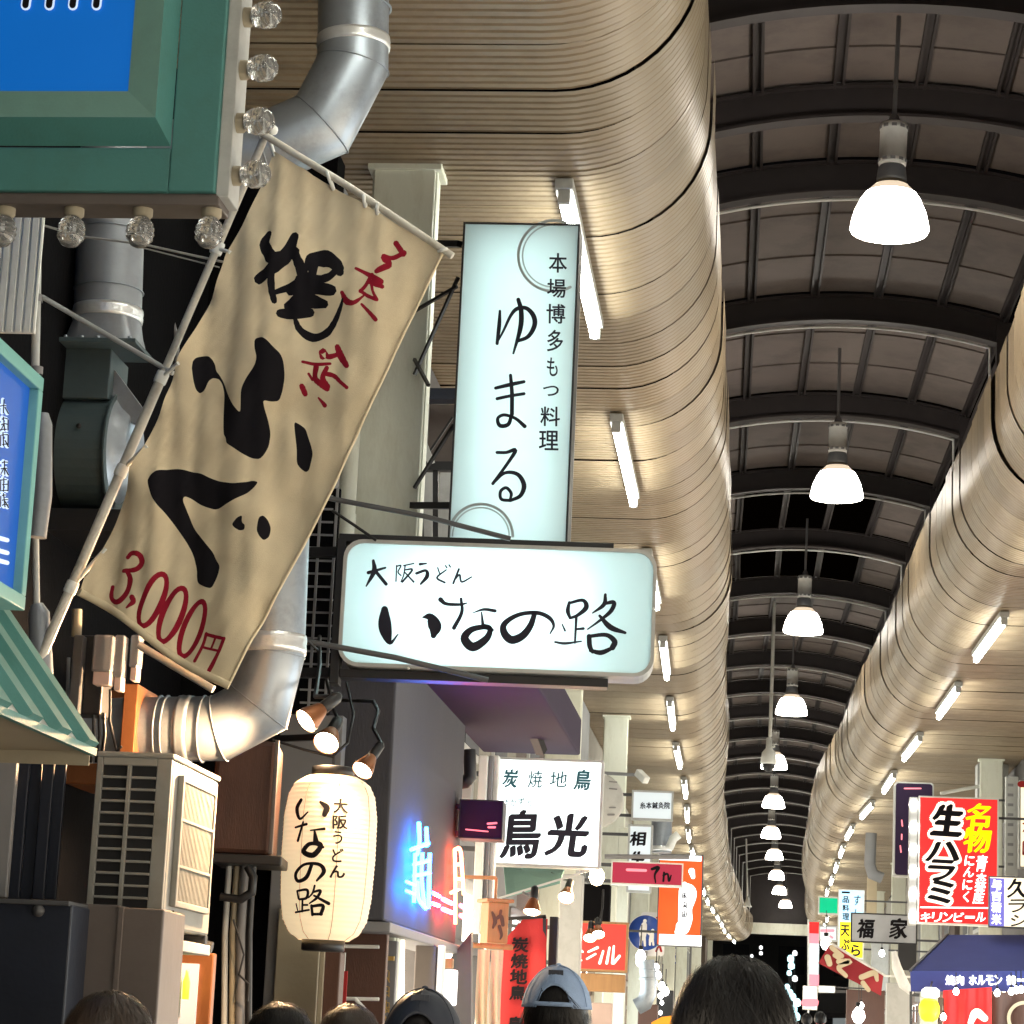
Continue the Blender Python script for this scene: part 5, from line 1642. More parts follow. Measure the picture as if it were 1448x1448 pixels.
# round board
t = thing('round_sign', 'round pale grey disc sign behind the right edge of the square white sign', 'sign', P(846, 1131, 20))
mb = MB(); c = P(843, 1131, 20.0); mb.lathe(c, [(0, -.08), (.20, -.08), (.215, -.06), (.215, 0), (.20, .012), (0, .012)], 40, Vector((0, -1, 0))); part(t, 'disc', mb, M['greywhite'])
mb = MB(); mb.bar(c, (-2.1, c.y + .1, c.z), .05); part(t, 'arm', mb, M['darkgrey'])
mb = MB()
rp = front(843, 1131, 19.98)
put_strokes(mb, [[(862, 1105, 2), (872, 1106, 2)], [(862, 1115, 2), (872, 1116, 2)], [(862, 1142, 2), (870, 1142, 2)], [(860, 1152, 3), (868, 1152, 3)]], on_plane(rp), 0)
part(t, 'print', mb, M['grey'], fix=False)

# clamp lamps along the left shops
def bulb_thing(label, px, py, Y, r, m='warmbulb', power=0, hook=None, col_=(1, .7, .4)):
    c = P(px, py, Y); t = thing('bulb', label, 'lamp', c)
    mb = MB(); mb.lathe(c, [(0, -r * 1.2), (r * .6, -r), (r, -.2 * r), (r * .85, r * .5), (r * .4, r * 1.1), (r * .35, r * 1.3)], 16); part(t, 'globe', mb, M[m], fix=False)
    mb = MB(); mb.lathe(c, [(r * .38, r * 1.2), (r * .42, r * 1.9), (0, r * 2)], 12); mb.tube([c + Vector((0, 0, r * 1.8)), c + Vector((0, .01, r * 3.2)), c + Vector((0, .03, r * 6))], .006, 6); part(t, 'socket', mb, M['black'])
    if power:
        ld = bpy.data.lights.new('bulb_light', 'POINT'); ld.energy = power; ld.color = col_; ld.shadow_soft_size = r * 1.6
        lo = bpy.data.objects.new('bulb_light', ld); col.objects.link(lo); lo.parent = t; lo.location = (0, -r * 2.2, -r)
    return t
bulb_thing('bare glowing bulb at the lower right of the square white sign', 844, 1239, 16.2, .05, power=14)
clamp_lamp('shaded lamp below the square white sign by the grey pillar', 800, 1270, 15.9, (-.1, -.65, -.7), [(800, 1245, 16.1), (780, 1235, 16.3)], 10, .05)
t = clamp_lamp('lamp pouring light on the red vertical banner', 752, 1290, 14.8, (-.05, -.35, -.9), [(755, 1270, 14.95), (740, 1262, 15.3)], 10, .05)

# red vertical banner
RB = 15.1
rpl = front(740, 1370, RB, -3)
t = thing('red_banner', 'red vertical cloth banner with black characters lit from above', 'banner', P(738, 1460, RB))
def redp(s, v):
    a, b = pxrect(rpl, 708, 1298, 770, 1520)[:2]; c, d = pxrect(rpl, 708, 1298, 770, 1520)[2:]
    top = d - (1 - min(1, s / .45)) * .14 if s < .45 else d
    q = c + (top - c) * v
    return rpl.pt(a + (b - a) * s, q, .008 * math.sin(s * 9) + .005 * math.sin(v * 11))
mb = MB(); mb.grid(redp, 20, 40); o = part(t, 'cloth', mb, M['redcloth'], fix=False)
mb = MB()
for ch, x, y in (('炭', 736, 1336), ('焼', 735, 1359), ('地', 734, 1381), ('鳥', 733, 1404), ('鳥', 730, 1448)): mb = MB(); put_glyph(mb, rpl, ch, x, y, 23, 20, .018, .035, nib=True); part(o, 'character', mb, M['matteblack'], fix=False)
mb = MB(); mb.bar(P(770, 1296, RB), P(771, 1470, RB), .02); mb.bar(P(706, 1300, RB), P(772, 1296, RB), .02); part(t, 'rod', mb, M['black'])
t = thing('dark_post', 'black post right of the red vertical banner', 'post', P(777, 1440, 15.3))
mb = MB(); pbox(mb, 772, 1296, 784, 1560, 15.3, .1); part(t, 'post', mb, M['black'], .004)
# wooden hanging box and linen curtain
t = thing('wooden_sign', 'small wooden box sign with a carved figure and little roof', 'sign', P(704, 1336, 14.4))
pl = front(704, 1305, 14.4, 24)
a = pxrect(pl, 690, 1276, 719, 1334)
mb = MB(); pl.slab(mb, a[0], a[1], a[2], a[3], -.14, 0); part(t, 'box', mb, M['wood'], .005)
mb = MB(); pl.slab(mb, a[0] - .02, a[1] + .02, a[3], a[3] + .02, -.16, .03); part(t, 'roof', mb, M['wood'], .004)
mb = MB(); put_strokes(mb, [[(696, 1290, 3), (700, 1302, 6), (697, 1312, 3)], [(700, 1300, 4), (708, 1296, 6), (711, 1308, 5)], [(706, 1310, 5), (709, 1322, 4), (707, 1328, 2)], [(708, 1288, 4), (707, 1294, 4)]], on_plane(pl), .003); part(t, 'carving', mb, M['darkwood'], fix=False)
mb = MB(); c = pl.pt((a[0] + a[1]) / 2, a[3] + .02, -.07); mb.bar(c, c + Vector((0, 0, .12)), .015); mb.bar(c + Vector((0, 0, .12)), (-2.1, c.y + .1, c.z + .12), .02); part(t, 'hanger', mb, M['wood'])
t = thing('linen_curtain', 'natural linen shop curtain hanging below the wooden box sign', 'curtain', P(690, 1450, 14.3))
cp = front(690, 1400, 14.3, 18)
a = pxrect(cp, 671, 1343, 708, 1540)
for s0, s1 in ((0, .48), (.52, 1)):
    mb = MB(); mb.grid(lambda s, v: cp.pt(a[0] + (a[1] - a[0]) * (s0 + (s1 - s0) * s) + .01 * (1 - v) * math.sin(v * 6), a[2] + (a[3] - a[2]) * v, .02 * math.sin(s * 10 + v * 2) * (1.2 - v)), 16, 20); part(t, 'cloth', mb, M['noren'], fix=False)
mb = MB(); mb.tube([cp.pt(a[0] - .08, a[3] + .02), cp.pt(a[1] + .05, a[3] + .02)], .016, 10); part(t, 'rod', mb, M['wood'])

# lower storefront between lantern and neon
t = thing('dark_wood_door', 'dark brown wooden panel door beside the lantern with pale rails', 'door', P(505, 1440, 11.3))
mb = MB(); pbox(mb, 470, 1160, 546, 1560, 11.3, .06); part(t, 'panel', mb, M['darkwood'], .005)
for y in (1338, 1412):
    mb = MB(); mb.tube([P(488, y, 11.15), P(536, y + 1, 11.15)], .008, 8); part(t, 'rail', mb, M['white'])
mb = MB(); mb.tube([P(502, 1412, 11.12), P(516, 1427, 11.12)], .009, 6); part(t, 'rail_end', mb, M['white'])
t = thing('poster_strip', 'narrow red and white poster right below the lantern', 'poster', P(482, 1440, 10.9))
mb = MB(); pbox(mb, 474, 1373, 489, 1460, 10.9, .01); part(t, 'print', mb, M['redcloth'])
mb = MB(); pbox(mb, 475, 1347, 488, 1373, 10.9, .01); part(t, 'print_top', mb, M['white'])
t = thing('lantern_post', 'dark post standing under the paper lantern', 'post', P(460, 1440, 10.6))
mb = MB(); pbox(mb, 452, 1345, 476, 1560, 10.6, .12); part(t, 'post', mb, M['darkwood'], .006)
mb = MB(); pbox(mb, 446, 1345, 453, 1560, 10.58, .1); part(t, 'edge', mb, M['beige'], .003)
t = thing('gold_letter_board', 'narrow grey vertical board with gold lettering under the neon', 'sign', P(543, 1440, 11.6))
gp = front(543, 1400, 11.6)
mb = MB(); pbox(mb, 534, 1330, 556, 1560, 11.6, .05); part(t, 'board', mb, M['grey'], .004)
M['gold'] = mat('gold_leaf', (0.75, 0.52, 0.16), .35, .6, .2, 20)
mb = MB()
for i, y in enumerate((1380, 1402, 1424, 1446)): put_strokes(mb, scribble(546, y, 11, 19, 60 + i), on_plane(gp), .005)
part(t, 'lettering', mb, M['gold'], fix=False)
mb = MB(); pbox(mb, 543, 1352, 557, 1358, 11.57, .02); part(t, 'clip', mb, M['gold'])
t = thing('glowing_poles', 'pair of tall white poles given emission beside the gold lettered board', 'lamp', P(562, 1440, 11.9))
M['poleglow'] = glow('pole_glow', (1.0, 0.86, 0.68), 1.4)  # poles are no lamp; their lit white is put in as emission
for x in (557, 568):
    mb = MB(); mb.tube([P(x, 1326, 11.9), P(x - 1, 1480, 11.9)], .015, 12); part(t, 'tube', mb, M['poleglow'])
t = thing('shop_pier', 'plain grey pier panel below the neon', 'pier', P(596, 1440, 12.6))
mb = MB(); pbox(mb, 582, 1336, 612, 1560, 12.6, .1); part(t, 'panel', mb, M['brownboard'], .006)
mb = MB(); pbox(mb, 614, 1336, 622, 1560, 12.6, .1); part(t, 'trim', mb, M['white'], .004)
t = thing('vertical_lamp', 'upright white glowing lamp below the red neon', 'lamp', P(636, 1420, 13.2))
mb = MB(); pbox(mb, 627, 1371, 645, 1422, 13.2, .06); part(t, 'diffuser', mb, M['whiteprint'], .01)
mb = MB(); pbox(mb, 625, 1355, 640, 1369, 13.2, .06); part(t, 'bracket', mb, M['wood'], .005)
t = thing('eave_bracket', 'dark slanted eave piece below the red neon', 'bracket', P(640, 1350, 13.6))
mb = MB(); mb.prism([P(624, 1372, 13.6), P(666, 1318, 13.6), P(666, 1560, 13.6), P(624, 1560, 13.6)], (0, .1, 0)); part(t, 'panel', mb, M['darkgrey'])
# between the air conditioner and lantern
t = thing('range_hood', 'brown metal hood cabinet right of the air conditioner', 'hood', P(350, 1210, 9.6))
mb = MB(); pbox(mb, 300, 1046, 388, 1208, 9.6, .3, 6); part(t, 'body', mb, M['darkwood'], .02)
mb = MB(); pbox(mb, 300, 1208, 398, 1222, 9.55, .34, 6); part(t, 'lower_edge', mb, M['black'], .006)
mb = MB(); pbox(mb, 384, 1046, 390, 1208, 9.58, .02, 6); part(t, 'edge_strip', mb, M['brownboard'], .003)
t = thing('stucco_wall', 'plain pale wall strip left of the paper lantern', 'wall', P(415, 1440, 10.4))
mb = MB(); pbox(mb, 380, 1010, 470, 1560, 10.9, .1); part(t, 'wall', mb, M['grey'], .004)
mb = MB(); pbox(mb, 386, 1285, 447, 1560, 10.84, .04); part(t, 'panel', mb, M['beige'], .004)
t = thing('pipe_bundle', 'bundle of refrigerant pipes and loose cables below the brown hood', 'pipes', P(325, 1440, 9.6))
for px, r, m_ in ((318, .012, 'greywhite'), (329, .012, 'beige'), (341, .02, 'grey'), (352, .014, 'black')):
    mb = MB(); mb.tube([P(px + 6, 1225, 9.7), P(px + 3, 1270, 9.7), P(px, 1320, 9.7), P(px - 2, 1560, 9.7)], r, 10); part(t, 'pipe', mb, M[m_])
mb = MB(); mb.tube([P(312, 1268, 9.6), P(340, 1272, 9.6), P(356, 1262, 9.6), P(358, 1240, 9.6), P(350, 1225, 9.6)], .016, 10); part(t, 'hose', mb, M['black'])
mb = MB(); mb.tube([P(330, 1300, 9.58), P(345, 1350, 9.58), P(338, 1378, 9.58), P(352, 1392, 9.58), P(350, 1416, 9.58)], .004, 6); part(t, 'cable', mb, M['black'])
t = thing('shop_lattice_window', 'brown framed shop window with a yellow bottle inside, under the air conditioner', 'window', P(262, 1440, 9.0))
mb = MB(); pbox(mb, 224, 1346, 296, 1560, 9.0, .05); part(t, 'frame', mb, M['copper'], .006)
M['paneback'] = glow('dim_window', (0.55, 0.5, 0.55), .28)
mb = MB(); pbox(mb, 243, 1362, 274, 1560, 8.98, .02); part(t, 'pane', mb, M['paneback'])
M['yellowbottle'] = glow('yellow_glow_bottle', (0.75, 0.9, 0.05), .9)  # bottle's brightness put in as emission
mb = MB(); c = P(262, 1413, 8.94); mb.lathe(c, [(0, 0), (.012, 0), (.013, .06), (.006, .085), (.005, .1), (0, .1)], 12); part(t, 'bottle', mb, M['yellowbottle'])
mb = MB(); pbox(mb, 248, 1376, 256, 1440, 8.95, .01); part(t, 'label_strip', mb, M['white'])
mb = MB(); pbox(mb, 226, 1364, 234, 1448, 8.96, .02); part(t, 'wood_strip', mb, M['wood'])  # thin wood-coloured strip
mb = MB(); mb.tube([P(226, 1325, 8.8), P(300, 1340, 8.8)], .02, 8); part(t, 'rail', mb, M['black'])

# rain pipe beside the first column, gantry behind the tall sign
t = thing('rain_pipe', 'pale round rain pipe left of the cream column', 'pipe', P(485, 1000, 11.5))
mb = MB(); mb.tube([P(500, 560, 11.5), P(488, 760, 11.5), P(478, 1060, 11.5), P(472, 1300, 11.5)], .042, 18); part(t, 'pipe', mb, M['cream'])
for y in (742, 980):
    mb = MB(); mb.lathe(P(489 - (y - 742) * .045, y, 11.5), [(.047, 0), (.047, .05)], 18); part(t, 'collar', mb, M['cream'])
t = thing('upper_gantry', 'dark steel beam and lattice behind the tall vertical sign', 'beam', P(615, 660, 14.5))
mb = MB(); mb.bar(P(560, 560, 15.0), P(700, 560, 15.0), .12, .07); part(t, 'beam', mb, M['navy'])
mb = MB(); mb.bar(P(560, 660, 14.2), P(700, 660, 14.2), .06, .05); mb.bar(P(594, 660, 14.2), P(596, 770, 14.2), .03); mb.bar(P(616, 660, 14.2), P(616, 770, 14.2), .03); part(t, 'rail', mb, M['black'])
mb = MB(); pbox(mb, 560, 572, 720, 668, 15.4, .06); part(t, 'dark_wall', mb, M['brownboard'])
for i, (x0, x1) in enumerate(((578, 592), (598, 613), (619, 640))):
    mb = MB(); pbox(mb, x0, 668, x1, 775, 14.6, .04); part(t, 'white_panel', mb, M['greywhite'], .004)
mb = MB(); mb.bar(P(584, 590, 14.0), P(610, 655, 14.0), .04); part(t, 'brace', mb, M['greywhite'])
mb = MB()
for a, b in (((590, 665), (640, 590)), ((500, 640), (520, 620)), ((500, 690), (516, 672))):
    mb = MB(); mb.bar(P(*a, 14.1), P(*b, 14.1), .012); part(t, 'wire', mb, M['black'])
# =================================================================== small signs farther along, left
box_sign('clinic_sign', 'small pale sign with a row of five tiny characters, far left side', (893, 1118, 952, 1160), 27.0, M['softlit'], 'greywhite', .12, .02,
         [(c, 909 + 8.6 * i, 1139, 7.5, 9) for i, c in enumerate('糸本鍼灸院')], 'ink', .03, 1.5, arm=-2.3)
box_sign('name_sign', 'small upright white sign with one bold black character below the clinic sign', (887, 1166, 922, 1262), 26.0, M['softlit'], 'greywhite', .1, .02, [('相', 902, 1186, 21, 19), ('生', 902, 1214, 21, 19)], 'matteblack', .07, 1.0, arm=-2.3)
t = thing('steel_flue', 'short grey steel flue below the clinic sign', 'flue', P(935, 1205, 27.4))
mb = MB(); mb.tube([P(936, 1150, 27.4), P(935, 1206, 27.4)], .11, 20); part(t, 'pipe', mb, M['galv'])
seam(t, P(935, 1200, 27.4), Vector((0, 0, 1)), .11, .05, M['band'])
t = thing('white_bent_pipe', 'white bent pipe end beside the grey steel flue', 'pipe', P(955, 1190, 27.2))
mb = MB(); mb.tube([P(946, 1200, 27.2), P(952, 1186, 27.2), P(960, 1180, 27.2)], .045, 12); part(t, 'pipe', mb, M['white'])
t, pl, fa = box_sign('crimson_sign', 'long crimson sign with black brush characters above the blue round sign', (864, 1219, 966, 1252), 22.5, M['crimson'], 'white', .2, .012, (),
         strokes=[[(922, 1229, 4), (931, 1227, 5), (926, 1237, 3), (927, 1248, 2)], [(939, 1234, 3), (938, 1246, 3)], [(938, 1238, 3), (944, 1236, 3), (946, 1246, 3), (949, 1238, 2)]], stroke_ink='matteblack', rz=2, arm=-2.1)
mb = MB(); put_strokes(mb, [[(887, 1230, 4), (913, 1231, 4)]], on_plane(pl), .008); part(fa, 'print_bar', mb, M['pinkprint'], fix=False)
mb = MB(); mb.tube([P(855, 1211, 22.5), P(975, 1212, 22.5)], .02, 8); part(t, 'top_rail', mb, M['grey'])
# tall orange light box
t, pl, fa = box_sign('orange_light_box', 'tall glowing orange and red light box with white bands top and bottom', (930, 1208, 993, 1338), 33.0, M['orangelit'], 'darkgrey', .25, .015, arm=-2.5)
for y0, y1 in ((1209.5, 1217), (1322, 1337)):
    mb = MB(); a = pxrect(pl, 932, y0, 992, y1); pl.slab(mb, a[0], a[1], a[2], a[3], .003, .012); part(fa, 'white_band', mb, M['whiteprint'])
mb = MB(); put_strokes(mb, [[(978, 1232, 9), (980, 1240, 6)], [(968, 1250, 6), (974, 1262, 22), (970, 1284, 18), (973, 1300, 12), (965, 1312, 20), (960, 1318, 12)], [(968, 1260, 16), (968, 1305, 18)]], on_plane(pl), .008); part(fa, 'brush_lettering', mb, M['whiteprint'], fix=False)
mb = MB()
for i, y in enumerate((1266, 1280, 1293)): put_strokes(mb, scribble(968, y, 7, 9, 70 + i), on_plane(pl), .014)
part(fa, 'lettering', mb, M['ink'], fix=False)
# salmon square sign
t, pl, fa = box_sign('salmon_sign', 'square glowing salmon red sign with pale brush strokes and two small lamps', (810, 1303, 888, 1374), 20.0, M['salmonlit'], 'wood', .2, .018, (),
         strokes=[[(832, 1346, 3), (845, 1340, 4)], [(830, 1356, 3), (842, 1349, 3)], [(853, 1345, 3), (848, 1362, 4)], [(862, 1340, 3), (858, 1362, 4)], [(868, 1338, 3), (866, 1362, 4)], [(876, 1352, 4), (868, 1362, 4)], [(815, 1338, 3), (824, 1346, 3)], [(814, 1352, 3), (822, 1358, 3)], [(818, 1325, 3), (822, 1332, 2)]], stroke_ink='creamprint', rz=2, arm=-2.1)
mb = MB(); a = pxrect(pl, 818, 1377, 884, 1402); pl.slab(mb, a[0], a[1], a[2], a[3], -.25, -.01); part(t, 'wooden_base', mb, M['wood'], .006)
clamp_lamp('left of two small lamps on the salmon sign', 834, 1327, 19.7, (0, -.6, -.8), [(845, 1310, 19.8), (852, 1285, 19.9), (853, 1262, 20.0)], 3, .05, spot=False)
clamp_lamp('right of two small lamps on the salmon sign', 846, 1322, 19.7, (.1, -.6, -.8), [(850, 1305, 19.8), (852, 1280, 19.9), (853, 1258, 20.0)], 3, .05, spot=False)
# pedestrians sign
def ped_sign(label, px, py, rp, Y, plate):
    c = P(px, py, Y); k = Y / FPX; t = thing('traffic_sign', label, 'sign', (c.x, c.y, 0))
    M_b = M.setdefault('signblue', mat('traffic_blue', (0.02, 0.07, 0.36), .4)); M.setdefault('signwhite', mat('traffic_white', (.85, .85, .85), .4))
    pl = front(px, py, Y)
    mb = MB(); mb.lathe(c, [(0, -.02), (rp * k, -.02), (rp * k, 0), (0, 0)], 36, Vector((0, -1, 0))); d = part(t, 'disc', mb, M_b)
    mb = MB(); mb.lathe(c, [(rp * k * .97, .002), (rp * k, .003), (rp * k, .001)], 36, Vector((0, -1, 0))); part(d, 'border', mb, M['signwhite'])
    s = rp / 25
    mb = MB(); put_strokes(mb, [[(px - 1, py - 17 * s, 5 * s), (px - 1, py - 16 * s, 5 * s)], [(px - 2, py - 11 * s, 8 * s), (px - 4, py, 11 * s), (px - 4, py + 7 * s, 8 * s)], [(px - 6, py + 5 * s, 4 * s), (px - 7, py + 18 * s, 3 * s)], [(px - 2, py + 6 * s, 4 * s), (px - 1, py + 18 * s, 3 * s)],
                               [(px + 10 * s, py - 3 * s, 5 * s), (px + 10 * s, py - 2 * s, 5 * s)], [(px + 9 * s, py + 2 * s, 6 * s), (px + 8 * s, py + 10 * s, 7 * s)], [(px + 6 * s, py + 10 * s, 3 * s), (px + 6 * s, py + 17 * s, 3 * s)], [(px + 10 * s, py + 10 * s, 3 * s), (px + 11 * s, py + 17 * s, 3 * s)], [(px - 2, py - 4 * s, 3 * s), (px + 8 * s, py + 4 * s, 3 * s)]], on_plane(pl), .004)
    part(d, 'pictogram', mb, M['signwhite'], fix=False)
    if plate:
        mb = MB(); pl2 = front(px + 8, py + 3, Y + .12); a = pxrect(pl2, px - 8, py - 29, px + 27, py + 33); pl2.poly(mb, pl2.rrect(*a, .06), -.02, 0); pt_ = part(t, 'plate', mb, M['signwhite'])
        mb = MB(); put_strokes(mb, [[(px + 17, py - 20, 6), (px + 22, py - 14, 5), (px + 22, py - 6, 3)], [(px + 15, py + 26, 3), (px + 19, py + 18, 3), (px + 22, py + 26, 3)]], on_plane(pl2), .004); part(pt_, 'print', mb, M['redcloth'], fix=False)
    mb = MB(); mb.tube([(c.x, c.y + .08, 0), (c.x, c.y + .08, c.z + rp * k * .8)], .03, 10); part(t, 'post', mb, M['grey'])
ped_sign('large round blue pedestrian sign with white figures on a white plate', 913, 1319, 25, 38.0, True)
ped_sign('smaller round blue pedestrian sign under the orange light box', 956, 1351, 12, 78.0, False)
# steel elbow duct
t = thing('elbow_duct', 'small shiny steel duct elbow under the round blue sign', 'duct', P(914, 1410, 24))
mb = MB(); mb.tube([P(914, 1358, 24), P(917, 1385, 24), P(917, 1404, 24), P(911, 1418, 24), P(900, 1424, 24)], .075, 16); part(t, 'duct', mb, M['galv'], fix=False)
for y in (1372, 1384): seam(t, P(916, y, 24), Vector((0, 0, 1)), .075, .02)
# pillars and wall pieces of the left row
def filler(name, label, cat, rect, Y, m, depth=.2, pn='panel'):
    t = thing(name, label, cat, P((rect[0] + rect[2]) / 2, rect[3], Y)); mb = MB(); pbox(mb, *rect, Y, depth); part(t, pn, mb, M[m], .008); return t
filler('grey_pillar', 'pale pinkish grey pillar left of the salmon sign', 'pillar', (786, 1236, 818, 1560), 19.0, 'greywhite')
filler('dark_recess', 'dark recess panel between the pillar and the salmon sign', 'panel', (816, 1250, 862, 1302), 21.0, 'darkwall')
filler('cream_post', 'narrow cream post behind the steel elbow duct', 'post', (868, 1170, 884, 1560), 26.8, 'cream')
filler('white_post', 'narrow white post next to the narrow cream post', 'post', (852, 1252, 866, 1560), 23.0, 'cream')
filler('poster_board', 'pinkish poster board low on the left beyond the blue cap', 'poster', (834, 1418, 864, 1560), 17.5, 'pinkplastic', .03)
filler('brown_shutter', 'brown shutter strip beside the elbow duct', 'shutter', (900, 1420, 928, 1560), 26.0, 'darkwood')
filler('black_stand', 'black display stand with little lights beside the elbow duct', 'stand', (926, 1400, 950, 1560), 28.0, 'black')
t = thing('orange_pennant', 'orange paper pennant at the bottom near the large dark head', 'pennant', P(940, 1448, 12)); M['orangecloth'] = glow('orange_glow_paper', (1.0, .35, .03), .6)  # paper's brightness put in as emission
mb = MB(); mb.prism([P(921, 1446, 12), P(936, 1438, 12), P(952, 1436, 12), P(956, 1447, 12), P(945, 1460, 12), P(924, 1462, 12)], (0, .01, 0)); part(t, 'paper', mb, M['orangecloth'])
mb = MB(); mb.bar(P(940, 1450, 12.01), P(940, 1560, 12.01), .012); part(t, 'stick', mb, M['black'])
k_ = 0
for (px, py, Y, r) in ((928, 1368, 28, .035), (931, 1379, 28, .035), (926, 1390, 28, .03), (936, 1395, 28, .04), (941, 1402, 28, .04), (934, 1408, 28, .03), (906, 1352, 30, .06), (905, 1360, 30, .05), (936, 1418, 28, .02), (934, 1432, 28, .02), (926, 1436, 28, .02)):
    k_ += 1
    bulb_thing('small white chain bulb below the round blue sign, %s from top' % ['one', 'two', 'three', 'four', 'five', 'six', 'seven', 'eight', 'nine', 'ten', 'eleven'][k_ - 1], px, py, Y, r, 'whitelamp')
# surveillance cameras
t = thing('dome_camera', 'white dome security camera hanging on a rod between the pendant lamps', 'camera', P(1087, 1092, 40))
mb = MB(); mb.tube([P(1095, 850, 40), P(1089, 1042, 40)], .028, 8); part(t, 'rod', mb, M['white'])
c = P(1087, 1078, 40)
sk_ = 1.5
mb = MB(); mb.lathe(c, [(0, .40), (.045, .38), (.052, .22), (.11, .15), (.13, .0), (.12, -.03), (0, -.03)], 20); part(t, 'housing', mb, M['white'])
mb = MB(); mb.lathe(c, [(.105, -.03), (.095, -.09), (.05, -.14), (0, -.15)], 20); part(t, 'dome', mb, M['black'])
mb = MB(); mb.bar(c + Vector((0, 0, .22)), c + Vector((.09, -.05, .25)), .03); part(t, 'arm', mb, M['white'])
t = thing('hanging_speaker', 'small white horn on a thin rod at the end of the left soffit', 'speaker', P(1056, 1278, 84))
mb = MB(); mb.tube([P(1055, 1186, 84), P(1057, 1268, 84)], .03, 8); part(t, 'rod', mb, M['white'])
mb = MB(); mb.lathe(P(1057, 1282, 84), [(.15, 0), (.10, .06), (.05, .3), (0, .3)], 14); part(t, 'horn', mb, M['white'])
t = thing('wall_camera', 'white bullet camera above the clinic sign', 'camera', P(908, 1100, 24))
mb = MB(); mb.bar(P(902, 1092, 24), P(914, 1104, 23.9), .07); part(t, 'body', mb, M['white'], .01)
mb = MB(); mb.bar(P(905, 1096, 24.05), Vector((-2.1, 24.2, P(900, 1090, 24).z)), .03); part(t, 'arm', mb, M['grey'])

# =================================================================== right side
RYD = 33.5
gl_ = [('生', 1340, 1160, 40, 42), ('ハ', 1333, 1204, 46, 26), ('ラ', 1331, 1231, 36, 29), ('ミ', 1330, 1261, 32, 30),
       ('名', 1383, 1153, 32, 32, 1), ('物', 1382, 1187, 36, 36, 1), ('青', 1388, 1221, 15, 23, 2), ('森', 1387, 1246, 15, 22, 2), ('産', 1384, 1267, 15, 22, 2),
       ('に', 1371, 1217, 13, 14, 2), ('ん', 1370, 1233, 14, 14, 2), ('に', 1368, 1251, 13, 14, 2), ('く', 1366, 1268, 8, 15, 2)]
gl_ += [(c, 1309 + 15.6 * i, 1297, 13, 13 if c != 'ー' else 3, 2) for i, c in enumerate('キリンビール')]
t, pl, fa = box_sign('red_light_box', 'bright red light box sign with outlined black and yellow characters and bulbs down its side', (1298, 1127, 1412, 1308), RYD, M['redlit'], 'white', .22, .02, gl_, ['matteblack', 'yellowprint', 'whiteprint'], .045, rz=-1, outline=('creamprint', .15), arm=3.8)
mb = MB(); put_strokes(mb, [[(1302, 1283, 2), (1397, 1284, 2)]], on_plane(pl), .009); part(fa, 'rule', mb, M['whiteprint'], fix=False)
mb = MB(); a = pxrect(pl, 1285, 1127, 1297, 1308); pl.slab(mb, a[0], a[1], a[2], a[3], -.22, 0); st = part(t, 'bulb_strip', mb, M['greywhite'], .01)
for i in range(6):
    mb = MB(); c = pl.pt(*pl.uv(1292, 1138 + 31.5 * i), .0); mb.lathe(c, [(.05, 0), (.06, .03), (.045, .06), (0, .07)], 14, pl.N); part(st, 'bulb', mb, M['whitelamp'])
t, pl, fa = box_sign('purple_sign', 'tall dark purple box sign behind the red light box', (1264, 1106, 1320, 1240), 36.0, M['purpledark'], 'greywhite', .3, .02, (), strokes=[[(1279, 1115, 2), (1302, 1115, 2)], [(1275, 1160, 2), (1276, 1168, 2)], [(1275, 1180, 2), (1275, 1187, 2)], [(1273, 1196, 2), (1274, 1205, 2)]], stroke_ink='pinkprint', radius=.05, arm=3.8)
t, pl, fa = box_sign('rice_sign', 'cream light box sign with a violet strip of white characters at the right edge', (1398, 1240, 1475, 1312), 31.0, M['creamlit'], 'darkgrey', .2, .012, [('久', 1438, 1256, 26, 26, 1), ('ラ', 1438, 1281, 24, 18, 1), ('シ', 1440, 1302, 22, 16, 1)], ['whiteprint', 'matteblack'], .03, rz=-3, arm=3.8)
mb = MB(); a = pxrect(pl, 1399.5, 1242, 1420, 1311); pl.slab(mb, a[0], a[1], a[2], a[3], .003, .007); o = part(fa, 'violet_strip', mb, M['violetlit'])
mb = MB()
for ch, y in (('与', 1251), ('吉', 1267), ('精', 1283), ('米', 1300)): put_glyph(mb, pl, ch, 1409, y, 13, 14, .010, .04)
part(o, 'lettering', mb, M['whiteprint'], fix=False)
box_sign('cream_sign', 'tall cream light box sign cut by the right edge of the picture', (1441, 1104, 1480, 1228), 34.5, M['creamlit'], 'greywhite', .2, .02, (), strokes=scribble(1455, 1165, 20, 24, 81) + scribble(1455, 1198, 20, 24, 82) + [[(1443, 1109, 9), (1478, 1109, 9)]], stroke_ink='redcloth', arm=3.8)
t = thing('ladder_frame', 'grey ladder like steel frame beside the cream sign', 'frame', P(1432, 1235, 34.8))
mb = MB(); pbox(mb, 1422, 1098, 1440, 1238, 34.8, .12); part(t, 'panel', mb, M['greywhite'], .006)
for i in range(9):
    mb = MB(); pbox(mb, 1425, 1108 + 14 * i, 1433, 1112 + 14 * i, 34.66, .02); part(t, 'rung', mb, M['grey'])
t = thing('grey_cabinet', 'pale grey cabinet high up behind the red light box', 'cabinet', P(1400, 1130, 37))
mb = MB(); pbox(mb, 1382, 1080, 1426, 1160, 37, .4); part(t, 'body', mb, M['greywhite'], .01)
mb = MB(); mb.tube([P(1330, 1122, 36.6), P(1385, 1112, 36.8)], .025, 8); part(t, 'stay', mb, M['white'])
